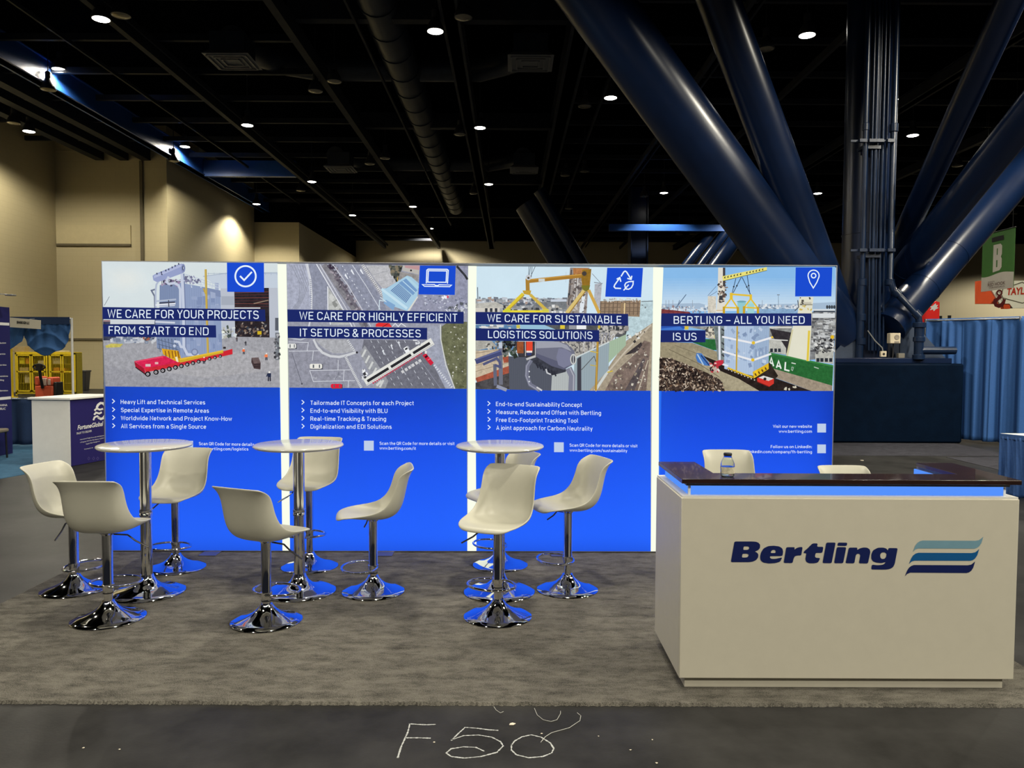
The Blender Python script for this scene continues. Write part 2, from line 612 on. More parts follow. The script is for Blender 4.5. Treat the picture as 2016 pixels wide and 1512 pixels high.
OFF = [(238, 31, 'next to the tilted lit one over the alcove side'), (912, 35, 'next to the brightest lit one'), (95, 177, 'under the painted edge beam'), (658, 161, 'pair over the second panel, higher'),
       (621, 180, 'pair over the second panel, lower'), (1151, 210, 'below the lit one beside the thick strut'), (1508, 97, 'between the two blue struts of the big column'), (905, 265, 'beside the second lit one of the middle girder'),
       (758, 312, 'small pair behind the duct, higher'), (728, 323, 'small pair behind the duct, lower'), (1113, 346, 'small pair over the third panel, lower'), (1151, 338, 'small pair over the third panel, higher'),
       (932, 381, 'below the third lit one of the middle girder'), (592, 376, 'below the small lit one over the first panel'), (1268, 387, 'beside the low lit one over the pale wall'), (1120, 411, 'lowest one over the third panel'),
       (27, 243, 'above the dark steel column by the wall'), (342, 318, 'under the painted cross beam'), (1337, 462, 'far pair under the lit blue beam, first'), (1365, 461, 'far pair under the lit blue beam, second'), (1885, 327, 'behind the raised struts of the big column')]
for (lst, lit) in ((LIT, True), (OFF, False)):
    for px, py, wh in lst:
        d = ray(px, py)
        z = 10.08 if py in (137, 289) else 9.35 if py < 440 else 9.1
        if py > 455:
            z = 8.4
        P = CAMP + d * ((z - CAMZ) / d.z)
        if P.y > 56 or py == 450:
            P = at(px, py, 57.0)
        t = thing('high_bay_lamp', ('lit' if lit else 'unlit') + ' round high-bay ceiling lamp, ' + wh, 'ceiling lamp', P, 0, 'lit high-bay lamps under the roof' if lit else 'unlit high-bay lamps under the roof')
        lamp_body(t, lit, P.z)
        if lit:
            hall_spot(t, {450: 1.6, 259: 1.0, 289: 1.0}.get(py, 1.0), {450: 150, 259: 166, 289: 172, 402: 136, 38: 140, 137: 172}.get(py, 118))
# lamp grid continued out of frame, plus spots added to light struts, walls, booth
for X, Yq, zq, wq, sz in ((-9.7, 8.5, 9.3, 0.2, 130), (-1.6, 9.5, 9.3, 1, 150), (6.8, 6.5, 9.3, 1, 155), (13.0, 4.5, 9.3, 2.0, 158), (10.2, 12.5, 9.3, 0.8, 106), (-5.5, 0.5, 9.3, 0.65, 130), (0.3, 3.6, 9.3, 1, 150), (9.6, 0.0, 9.3, 1, 130), (10.0, 9.6, 9.3, 1.4, 158), (15.5, 17.0, 9.3, 1, 150),
                          (-9.7, -8.0, 9.3, 1, 164), (-3.5, -7.0, 9.3, 1, 164), (2.5, -7.0, 9.3, 1, 164), (8.5, -8.0, 9.3, 1, 164), (15.0, -3.0, 9.3, 1.6, 166), (-16.0, 12.0, 9.3, 0.45, 130), (-17.0, 22.0, 9.3, 1.2, 130), (38.5, 54.0, 9.6, 1.6, 150), (46.0, 54.0, 9.6, 1.6, 150), (30.5, 38.0, 9.3, 1.5, 150), (11.3, 36.6, 8.6, 0.35, 150)):  # last spot: in frame behind the thick strut, added to light the far beam
    L = bpy.data.lights.new('hall_spot', 'SPOT')
    L.energy = LAMP_W * wq
    L.color = LAMP_COL
    L.spot_size = math.radians(sz)
    L.spot_blend = 0.35
    L.shadow_soft_size = 0.2
    o = bpy.data.objects.new('hall_spot', L)
    COL.objects.link(o)
    o.location = (X, Yq, zq)

# ------------------------------------------------------------------ big steel tree column at the right
PB = G(1640, 873)
PED_Y = 14.35
pl, pr = at(1560, 870, PED_Y), at(1899, 716, PED_Y)
t = thing('column_plinth', 'dark navy concrete plinth under the big steel column, behind the blue light panels', 'plinth', (0, 0, 0))
M_plinth = pm('navy_concrete', (0.0012, 0.0052, 0.015), 0.6, noise=(5, 0.2), bump=(30, 0.1), spec=0.04)
b = MB()
b.box(pl.x, pr.x, PED_Y, 18.2, 0, pr.z)
b.build('block', M_plinth, t, bevel=0.04)
b = MB()
b.box(pl.x + 0.1, pr.x - 0.15, PED_Y + 0.15, 18.0, pr.z, pr.z + 0.10)
b.build('base_plate', M_blue_steel, t, bevel=0.01)
PZ = pr.z + 0.10


def strut(name, label, a, b2, r, seam=(), down=False):
    if down:
        b2 = a.lerp(b2, a.z / (a.z - b2.z))
    else:
        k = (11.19 - a.z) / (b2.z - a.z)
        b2 = a.lerp(b2, k)
        seam = [f / k for f in seam]
    t = thing(name, label, 'steel strut', a)
    a, b2 = Vector(a), Vector(b2)
    m = MB()
    m.tube([(0, 0, 0), b2 - a], r, 40)
    m.build('pipe', M_blue_steel, t)
    for f in seam:
        m = MB()
        c = (b2 - a) * f
        dd = (b2 - a).normalized() * 0.012
        m.tube([c - dd, c + dd], r + 0.006, 40)
        m.build('weld_seam', M_blue_steel, t)
    return t


strut('diagonal_strut', 'thick navy steel pipe strut slanting up over the third and fourth light panels', at(1652, 662, 15.3), at(1010, -225, 13.3), 0.56, (0.12,))
strut('diagonal_strut', 'thinner navy steel pipe strut rising steeply between the thick strut and the column', at(1672, 690, 15.4), at(1330, -225, 13.3), 0.36, (0.12,))
strut('diagonal_strut', 'navy steel strut lit bright blue near its top, behind the other raised struts', at(1742, 548, 16.6), at(1742, 548, 16.6).lerp(at(1995, -10, 11.6), 1.3), 0.215)
strut('diagonal_strut', 'navy steel strut with two long highlights, middle of the three raised beside the column', at(1728, 596, 16.4), at(2150, 65, 11.4), 0.275, (0.17,))
strut('diagonal_strut', 'lowest navy steel strut beside the column, over the green banner', at(1748, 645, 14.9), at(2130, 205, 17.2), 0.345, (0.16, 0.30))
ctr = at(1701, 690, 15.4)
t = thing('steel_column', 'tall round navy steel column standing on the dark plinth', 'column', (ctr.x, ctr.y, PZ))
m = MB()
m.tube([(0, 0, 0), (0, 0, 11.0 - PZ)], 0.46, 48)
m.build('shaft', M_blue_steel, t)
m = MB()
m.lathe([(0.47, 0.0), (0.475, 0.0), (0.475, 0.02), (0.46, 0.02)], 48, (0, 0, 2.45))
m.build('weld_seam', M_blue_steel, t)
m = MB()
for sx, hh in ((-0.75, 0.75), (1.05, 0.95)):
    m.add([(sx * 0.4, -0.6, 0), (sx * 1.25, -0.6, 0), (sx * 0.4, -0.6, hh), (sx * 0.4, -0.57, 0), (sx * 1.25, -0.57, 0), (sx * 0.4, -0.57, hh)], [(0, 1, 2), (5, 4, 3), (0, 3, 4, 1), (1, 4, 5, 2), (2, 5, 3, 0)])
m.build('gusset_plate', pm('grey_navy_steel', (0.03, 0.045, 0.08), 0.5, noise=(4, 0.2)), t)
m = MB()
m.box(-0.95, 1.35, 0.55, 0.62, 0, 0.95)
m.build('gusset_plate', pm('grey_navy_steel', (0.03, 0.045, 0.08), 0.5), t)
# riser pipes in front of the column
M_pipe = pm('navy_pipe_paint', (0.005, 0.014, 0.040), 0.28, noise=(6, 0.15), spec=0.6)


def vpipe(px, y0, y1, Yd, r):
    a, c = at(px, y1, Yd), at(px, y0, Yd)
    return (a.x, Yd, max(a.z, 0)), (a.x, Yd, c.z)


t = thing('drain_pipe', 'navy drain pipe in front of the column with coupled joints, nearer the light panels', 'pipe', (0, 0, 0))
a, c = vpipe(1697, -60, 560, 14.75, 0.05)
m = MB()
m.tube([a, (a[0], a[1], 10.9)], 0.05, 16)
m.build('pipe', M_pipe, t)
m = MB()
m.tube([(a[0] - 0.02, a[1], PZ), (a[0] - 0.01, a[1], a[2] + 0.1)], 0.072, 18)
m.build('lower_pipe', M_pipe, t)
m = MB()
for py, rr in ((250, 0.062), (556, 0.085), (625, 0.085), (672, 0.09)):
    z = at(1697, py, 14.75).z
    m = MB()
    m.lathe([(rr * 0.85, -0.07), (rr, -0.06), (rr, 0.06), (rr * 0.85, 0.07)], 20, (a[0], a[1], z))
    m.build('coupling', M_pipe, t)
t = thing('drain_pipe', 'navy drain pipe bending over to the thick elbow beside the blue drape', 'pipe', (0, 0, 0))
a, c = vpipe(1752, -60, 552, 14.75, 0.06)
e1, e2 = at(1760, 572, 14.6), at(1808, 622, 14.5)
m = MB()
m.tube([(a[0], a[1], 10.9), (a[0], a[1], a[2] + 0.05), (a[0] + 0.02, a[1] - 0.04, a[2] - 0.08), e1, e1 * 0.5 + e2 * 0.5, e2, (at(1810, 640, 14.5))], 0.06, 18)
m.build('pipe', M_pipe, t)
f1 = at(1810, 640, 14.5)
m = MB()
m.tube([f1, (f1.x, f1.y, PZ)], 0.085, 20)
m.tube([(f1.x, f1.y, at(1810, 690, 14.5).z), at(1880, 690, 14.5)], 0.075, 20)
m.build('lower_pipe', M_pipe, t)
for py, rr in ((640, 0.115), (668, 0.105), (703, 0.11)):
    m = MB()
    m.lathe([(rr * 0.85, -0.05), (rr, -0.04), (rr, 0.04), (rr * 0.85, 0.05)], 22, (f1.x, f1.y, at(1810, py, 14.5).z))
    m.build('coupling', M_pipe, t)
m = MB()
m.lathe([(0.07, -0.08), (0.08, -0.07), (0.08, 0.07), (0.07, 0.08)], 20, (a[0], a[1], at(1752, 252, 14.75).z))
m.build('coupling', M_pipe, t)
m = MB()
m.lathe([(0.07, -0.06), (0.085, -0.05), (0.085, 0.05), (0.07, 0.06)], 20, (a[0], a[1], at(1752, 556, 14.75).z))
dv = (e2 - e1).normalized()
m.build('coupling', M_pipe, t)
m = MB()
m.tube([e1 + dv * 0.02, e1 + dv * 0.12], 0.08, 18)
m.build('coupling', M_pipe, t)
m = MB()
m.tube([e2 - dv * 0.1, e2 + dv * 0.02], 0.08, 18)
m.build('coupling', M_pipe, t)
for i, (px, r, wh) in enumerate(((1709, 0.022, 'beside the nearer drain pipe'), (1716, 0.035, 'second from the nearer drain pipe'), (1723, 0.016, 'thin one in the middle of the bundle'), (1730, 0.028, 'second from the bending drain pipe'), (1738, 0.018, 'thin one beside the bending drain pipe'))):
    a, c = vpipe(px, -60, 600, 14.8, r)
    m = MB()
    zb = at(px, 690, 14.8).z
    m.tube([(a[0] + 0.03, a[1], zb), (a[0] + 0.01, a[1], a[2] + 0.3), (a[0], a[1], a[2] + 0.9), (a[0], a[1], 10.9)], r, 12)
    tag(m.build('conduit', M_pipe), 'slim conduit running up the column, ' + wh, 'conduit', 'conduits on the big column')
for py, wh in ((278, 'upper'), (493, 'lower')):
    m = MB()
    a, c = at(1674, py, 14.72), at(1762, py, 14.72)
    m.obox(a, c, 0.05, 0.04)
    for px in (1697, 1716, 1730, 1752):
        q = at(px, py, 14.7)
        m.box(q.x - 0.07, q.x + 0.07, q.y - 0.07, q.y + 0.02, q.z - 0.03, q.z + 0.03)
    m.obox(Vector(((a.x + c.x) / 2, 14.74, a.z - 0.1)), Vector(((a.x + c.x) / 2, 15.0, a.z - 0.1)), 0.35, 0.06)
    tag(m.build('pipe_bracket', M_pipe), wh + ' strut bracket clamping the pipes to the column', 'bracket')
# signal box, outlet box, cables on the column foot
M_cream = pm('cream_metal', (0.55, 0.48, 0.36), 0.5, noise=(12, 0.06))
q = at(1763, 666, 14.55)
t = thing('alarm_sounder', 'cream alarm sounder box with round grille on the column foot', 'alarm', q)
m = MB()
m.box(-0.10, 0.10, 0, 0.14, -0.10, 0.10)
m.build('housing', M_cream, t, bevel=0.012)
m = MB()
m.lathe([(0.0, 0.003), (0.02, 0.003), (0.022, 0.005), (0.045, 0.005), (0.05, 0.0)], 24)
m.v = [(x + 0.025, -0.004 - z, y + 0.02) for x, y, z in m.v]
m.box(-0.02, 0.07, -0.006, 0, -0.085, -0.055)
m.build('grille', pm('dark_grey_metal', (0.25, 0.22, 0.18), 0.5, noise=(30, 0.2)), t)
m = MB()
m.tube([(0.01, 0.1, -0.1), (0.01, 0.1, -0.34), (-0.05, 0.08, -0.5), (-0.25, 0.06, -0.54), (-1.3, 0.05, -0.55)], 0.012, 8)
m.build('cable', M_black, t)
q = at(1740, 697, 14.5)
t = thing('outlet_box', 'small grey outlet box hanging from a conduit at the column foot', 'outlet box', q)
m = MB()
m.box(-0.055, 0.055, 0, 0.06, -0.055, 0.055)
m.build('housing', M_cream, t, bevel=0.008)
m = MB()
m.lathe([(0, 0), (0.022, 0), (0.022, 0.006), (0, 0.006)], 16)
m.v = [(x, -z, y) for x, y, z in m.v]
m.build('socket', M_black, t)
m = MB()
m.tube([(0.0, 0.04, 0.05), (-0.01, 0.05, 0.12), (-0.1, 0.15, 0.25), (-0.2, 0.25, 0.45)], 0.012, 8)
m.build('flexible_conduit', pm('grey_conduit', (0.15, 0.15, 0.15), 0.4, noise=(30, 0.1)), t)
q = at(1775, 708, 14.5)
m = MB()
m.box(q.x - 0.06, q.x + 0.06, q.y, q.y + 0.08, PZ, PZ + 0.09)
tag(m.build('junction_box', pm('grey_box', (0.14, 0.13, 0.11), 0.5, noise=(12, 0.1)), bevel=0.006), 'low grey junction box on the plinth under the alarm sounder', 'junction box')

# farther tree column seen over the third light panel
strut('diagonal_strut', 'wide dark far strut behind the top of the third light panel', at(1040, 400, 34), at(1150, 585, 34), 0.62, down=True)
strut('diagonal_strut', 'slim far strut with a bright edge, crossing over the third light panel', at(1062, 375, 33), at(1172, 565, 33), 0.27, down=True)
a = at(1255, 560, 40)
m = MB()
m.box(a.x - 0.42, a.x + 0.42, 39.7, 40.3, 0, 10.2)
for sx in (-0.42, 0.42):
    m.box(a.x + sx - 0.03, a.x + sx + 0.03, 39.5, 40.5, 0, 10.2)
tag(m.build('steel_column', M_blue_steel), 'far navy steel column between the third and fourth light panels', 'column')
a, c = at(1200, 441, 38), at(1440, 455, 38)
m = MB()
m.box(a.x, c.x, 38, 38.3, c.z, a.z)
tag(m.build('steel_beam', M_lit_steel), 'far blue beam lit along its face under the roof', 'beam')
strut('diagonal_strut', 'far slim strut going down from the lit blue beam, darkest', at(1412, 445, 38.6), at(1330, 550, 38.6), 0.25, down=True)
strut('diagonal_strut', 'far strut going down from the lit blue beam, brightest edge', at(1432, 452, 38.2), at(1352, 560, 38.2), 0.22, down=True)
strut('diagonal_strut', 'far pipe strut under the end of the lit blue beam', at(1456, 460, 37.8), at(1376, 570, 37.8), 0.36, down=True)

# steel column by the block wall, with the cross beam
a = at(27, 690, 30.5)
m = MB()
m.box(a.x - 0.06, a.x + 0.06, 30.2, 30.8, 0, 9.6)
for sx in (-0.36, 0.36):
    m.box(a.x + sx - 0.03, a.x + sx + 0.025, 30.15, 30.85, 0, 9.6)
m.box(a.x - 0.38, a.x + 0.38, 30.46, 30.54, 0, 9.6)
tag(m.build('steel_column', M_blue_steel), 'navy steel column standing in front of the tan block wall', 'column')
m = MB()
q = at(0, 457, 30.5)
m.box(a.x - 2.2, a.x - 0.4, 30.35, 30.65, q.z, q.z + 0.92)
tag(m.build('steel_beam', M_blue_steel), 'dark horizontal beam joining the column by the block wall', 'beam')
q = at(389, 301, 35.2)
m = MB()
m.box(q.x - 0.2, q.x + 0.2, 34.9, 35.3, q.z - 0.18, q.z + 0.18)
m.box(q.x - 0.03, q.x + 0.03, 35.0, 35.1, q.z + 0.18, 10.2)
tag(m.build('loudspeaker', pm('cream_speaker', (0.6, 0.56, 0.45), 0.5, noise=(20, 0.05)), bevel=0.03), 'small cream loudspeaker hung beside the painted cross beam', 'loudspeaker')

# ================================================================== the booth
# carpet with its thick cut pile
def carpet_material(name, c1, c2, streak):
    m = bpy.data.materials.new(name)
    m.use_nodes = True
    nt = m.node_tree
    b = nt.nodes['Principled BSDF']
    b.inputs['Roughness'].default_value = 0.95
    b.inputs['Specular IOR Level'].default_value = 0.1
    tc = nt.nodes.new('ShaderNodeTexCoord')
    mp = nt.nodes.new('ShaderNodeMapping')
    mp.inputs['Scale'].default_value = streak
    nt.links.new(tc.outputs['Object'], mp.inputs['Vector'])
    n1 = nt.nodes.new('ShaderNodeTexNoise')
    n1.inputs['Scale'].default_value = 6.5
    n1.inputs['Detail'].default_value = 10
    n1.inputs['Roughness'].default_value = 0.78
    nt.links.new(mp.outputs[0], n1.inputs['Vector'])
    n2 = nt.nodes.new('ShaderNodeTexNoise')
    n2.inputs['Scale'].default_value = 210
    n2.inputs['Detail'].default_value = 3
    nt.links.new(tc.outputs['Object'], n2.inputs['Vector'])
    ad = nt.nodes.new('ShaderNodeMath')
    ad.operation = 'MULTIPLY_ADD'
    ad.inputs[1].default_value = 0.75
    nt.links.new(n2.outputs['Fac'], ad.inputs[0])
    nt.links.new(n1.outputs['Fac'], ad.inputs[2])
    rp = nt.nodes.new('ShaderNodeValToRGB')
    rp.color_ramp.elements[0].position = 0.62
    rp.color_ramp.elements[0].color = (*c1, 1)
    rp.color_ramp.elements[1].position = 1.14
    rp.color_ramp.elements[1].color = (*c2, 1)
    nt.links.new(ad.outputs[0], rp.inputs[0])
    nt.links.new(rp.outputs[0], b.inputs['Base Color'])
    bp = nt.nodes.new('ShaderNodeBump')
    bp.inputs['Strength'].default_value = 0.7
    bp.inputs['Distance'].default_value = 0.008
    nt.links.new(n2.outputs['Fac'], bp.inputs['Height'])
    nt.links.new(bp.outputs[0], b.inputs['Normal'])
    return m


random.seed(4)
CX0, CX1, CY0, CY1, CH = -3.37, 2.78, 3.585, 6.62, 0.014
cp = MB()
N = 700
fr = [(CX0 + (CX1 - CX0) * i / N, CY0 + random.uniform(-0.006, 0.006), random.uniform(-0.003, 0.003)) for i in range(N + 1)]
top = [(x, y + 0.01, CH + dz) for x, y, dz in fr]
low = [(x, y, 0.001) for x, y, dz in fr]
row = [(x, CY0 + 0.03, CH) for x, y, dz in fr]
cp.add(top + low + row, [(i, i + 1, N + 1 + i + 1, N + 1 + i) for i in range(N)] + [(2 * N + 2 + i, 2 * N + 3 + i, i + 1, i) for i in range(N)])
cp.add([(CX0, CY0 + 0.03, CH), (CX1, CY0 + 0.03, CH), (CX1, CY1, CH), (CX0, CY1, CH)], [(0, 1, 2, 3)])
cp.add([(CX0, CY0 + 0.01, CH), (CX0, CY1, CH), (CX0 - 0.004, CY1, 0.001), (CX0 - 0.004, CY0, 0.001)], [(0, 1, 2, 3)])
cp.add([(CX1, CY0 + 0.01, CH), (CX1, CY1, CH), (CX1 + 0.004, CY1, 0.001), (CX1 + 0.004, CY0, 0.001)], [(0, 1, 2, 3)])
M_carpet = carpet_material('mottled_grey_carpet', (0.020, 0.0186, 0.0165), (0.148, 0.138, 0.118), (0.9, 2.0, 1))
tag(cp.build('booth_carpet', M_carpet), 'mottled grey carpet of the booth, under the stools and the reception counter', 'carpet')
FZ = CH + 0.0003            # the stools stand on the carpet

# ------------------------------------------------------------------ the backlit wall
WX0, WY0, WYAW, WW, WH = -3.3605, 6.298, 0.00895, 6.073, 2.4277
_wn = Vector((math.sin(WYAW), -math.cos(WYAW), 0))
_wa = Vector((math.cos(WYAW), math.sin(WYAW), 0))
_w0 = Vector((WX0, WY0, 0))


def PW(px, py):
    d = ray(px, py)
    p = CAMP + d * ((_w0 - CAMP).dot(_wn) / d.dot(_wn)) - _w0
    return min(max(p.dot(_wa), 0.006), WW - 0.006), min(max(p.z, 0.026), WH - 0.006)


lw = thing('light_wall', 'long backlit fabric display wall of four blue panels standing behind the stools', 'display wall', (WX0, WY0, 0), WYAW)
m = MB()
D = 0.12
m.box(0, 0.006, 0, D, 0.02, WH)
m.box(WW - 0.006, WW, 0, D, 0.02, WH)
m.box(0.006, WW - 0.006, 0, D, WH - 0.006, WH)
m.box(0.006, WW - 0.006, 0, D, 0.02, 0.026)
m.box(0.006, WW - 0.006, D - 0.01, D, 0.022, WH - 0.006)
m.build('frame', M_alu, lw)
for px in (760, 1100, 420):
    a, z = PW(px, 1088)
    m = MB()
    m.box(a - 0.07, a + 0.07, -0.14, D, CH + 0.001, CH + 0.007)
    m.build('foot_plate', pm('grey_foot_plate', (0.10, 0.10, 0.13), 0.35, 0.3, noise=(20, 0.05)), lw)
for a in (0.01, 1.5, 3.0, 4.5, WW - 0.05):
    m = MB()
    m.box(a, a + 0.04, 0.02, D - 0.02, CH + 0.0003, 0.021)
    m.build('leveller', M_black, lw)


# unseen LED rows, power stepped up towards the floor to grade the blue fabric
for i in range(8):
    L = bpy.data.lights.new('led_row', 'AREA')
    L.shape = 'RECTANGLE'
    L.size, L.size_y = WW - 0.1, 0.18
    L.energy = 2.6 * (1 - i / 8.0)
    L.color = (0.9, 0.95, 1.0)
    o = bpy.data.objects.new('led_row', L)
    COL.objects.link(o)
    o.parent = lw
    o.location = (WW / 2, 0.105, 0.12 + 0.18 * i)
    o.rotation_euler = (math.radians(-90), 0, 0)


def crop(ox, oy, s):
    return lambda x, y, lay=0.0: (lambda q: (q[0], -0.0008 - lay, q[1]))(PW(ox + x / s, oy + y / s))


SP = 2016 / 390.0
ST = 1685 / 390.0
C = [None, crop(190, 500, SP), crop(550, 500, SP), crop(920, 500, SP), crop(1280, 500, SP)]
T = [None, crop(190, 760, ST), crop(550, 760, ST), crop(920, 760, ST), crop(1280, 760, ST)]


class Art:
    """a printed picture: flat inks laid one over another"""

    def __init__(s, fn):
        s.fn, s.v, s.f, s.c, s.mi, s.lay = fn, [], [], [], [], 0.0

    def poly(s, col, pts, tex=PL):
        s.lay += 0.000005
        o = len(s.v)
        s.v += [s.fn(x, y, s.lay) for x, y in pts]
        if len(pts) > 4:
            tris = geometry.tessellate_polygon([[Vector((x, y, 0)) for x, y in pts]])
            for t3 in tris:
                s.f.append(tuple(o + i for i in t3))
                s.c.append(S(*col))
                s.mi.append(tex)
        else:
            s.f.append(tuple(o + i for i in range(len(pts))))
            s.c.append(S(*col))
            s.mi.append(tex)

    def line(s, col, pts, w, closed=False, tex=PL):
        pts = [Vector(p) for p in pts]
        if closed:
            pts.append(pts[0])
        n = len(pts)
        L, R = [], []
        for i, p in enumerate(pts):
            a = (p - pts[i - 1]).normalized() if i > 0 else None
            b = (pts[i + 1] - p).normalized() if i < n - 1 else None
            if closed and i in (0, n - 1):
                a, b = (pts[-1] - pts[-2]).normalized(), (pts[1] - pts[0]).normalized()
            d = (a or b) + (b or a)
            d = d.normalized() if d.length > 1e-6 else (a or b)
            k = 1.0
            if a is not None and b is not None:
                k = 1.0 / max(0.55, d.dot(b))
            q = Vector((-d.y, d.x)) * (w / 2 * k)
            L.append(p + q)
            R.append(p - q)
        s.lay += 0.000005
        o = len(s.v)
        s.v += [s.fn(p.x, p.y, s.lay) for p in L + R]
        for i in range(n - 1):
            s.f.append((o + i, o + i + 1, o + n + i + 1, o + n + i))
            s.c.append(S(*col))
            s.mi.append(tex)

    def dash(s, col, a, b, n, fill, w):
        a, b = Vector(a), Vector(b)
        for i in range(n):
            s.line(col, [a.lerp(b, i / n), a.lerp(b, (i + fill) / n)], w)

    def disc(s, col, x, y, r, n=12, ry=None, tex=PL):
        s.poly(col, [(x + r * math.cos(2 * math.pi * k / n), y + (ry or r) * math.sin(2 * math.pi * k / n)) for k in range(n)], tex)

    def rect(s, col, x0, y0, x1, y1, tex=PL):
        s.poly(col, [(x0, y0), (x1, y0), (x1, y1), (x0, y1)], tex)

    def scatter(s, cols, region, n, size, tex=PL, asp=1.0, rot=None):
        (x0, y0, x1, y1), test = region
        k = 0
        while k < n:
            x, y = random.uniform(x0, x1), random.uniform(y0, y1)
            if test and not test(x, y):
                k += 0.2
                continue
            w, h = random.uniform(*size) * asp, random.uniform(*size)
            q = random.uniform(-0.5, 0.5)
            g = random.uniform(0, 3.14) if (rot if rot is not None else asp == 1.0) else 0.0
            cg, sg = math.cos(g), math.sin(g)
            s.poly(random.choice(cols), [(x + px * cg - py * sg, y + px * sg + py * cg) for px, py in ((-w, -h), (w, -h + q * h), (w * (1 + q * 0.3), h), (-w * 0.8, h))], tex)
            k += 1

    def build(s, name, parent):
        me = bpy.data.meshes.new(name)
        me.from_pydata(s.v, [], s.f)
        for mm in INKS:
            me.materials.append(mm)
        me.polygons.foreach_set('material_index', s.mi)
        at_ = me.color_attributes.new('ink', 'FLOAT_COLOR', 'CORNER')
        buf = []
        for p, c in zip(me.polygons, s.c):
            buf += [c[0], c[1], c[2], 1.0] * p.loop_total
        at_.data.foreach_set('color', buf)
        o = bpy.data.objects.new(name, me)
        COL.objects.link(o)
        o.parent = parent
        return o


def inside(poly):
    def f(x, y):
        r = False
        n = len(poly)
        for i in range(n):
            (x1, y1), (x2, y2) = poly[i], poly[i - 1]
            if (y1 > y) != (y2 > y) and x < (x2 - x1) * (y - y1) / (y2 - y1) + x1:
                r = not r
        return r
    return f


def box_of(poly):
    return ((min(p[0] for p in poly), min(p[1] for p in poly), max(p[0] for p in poly), max(p[1] for p in poly)), inside(poly))


NAVY = (30, 42, 104)
TILE = (28, 76, 208)
WHITE = (228, 240, 252)


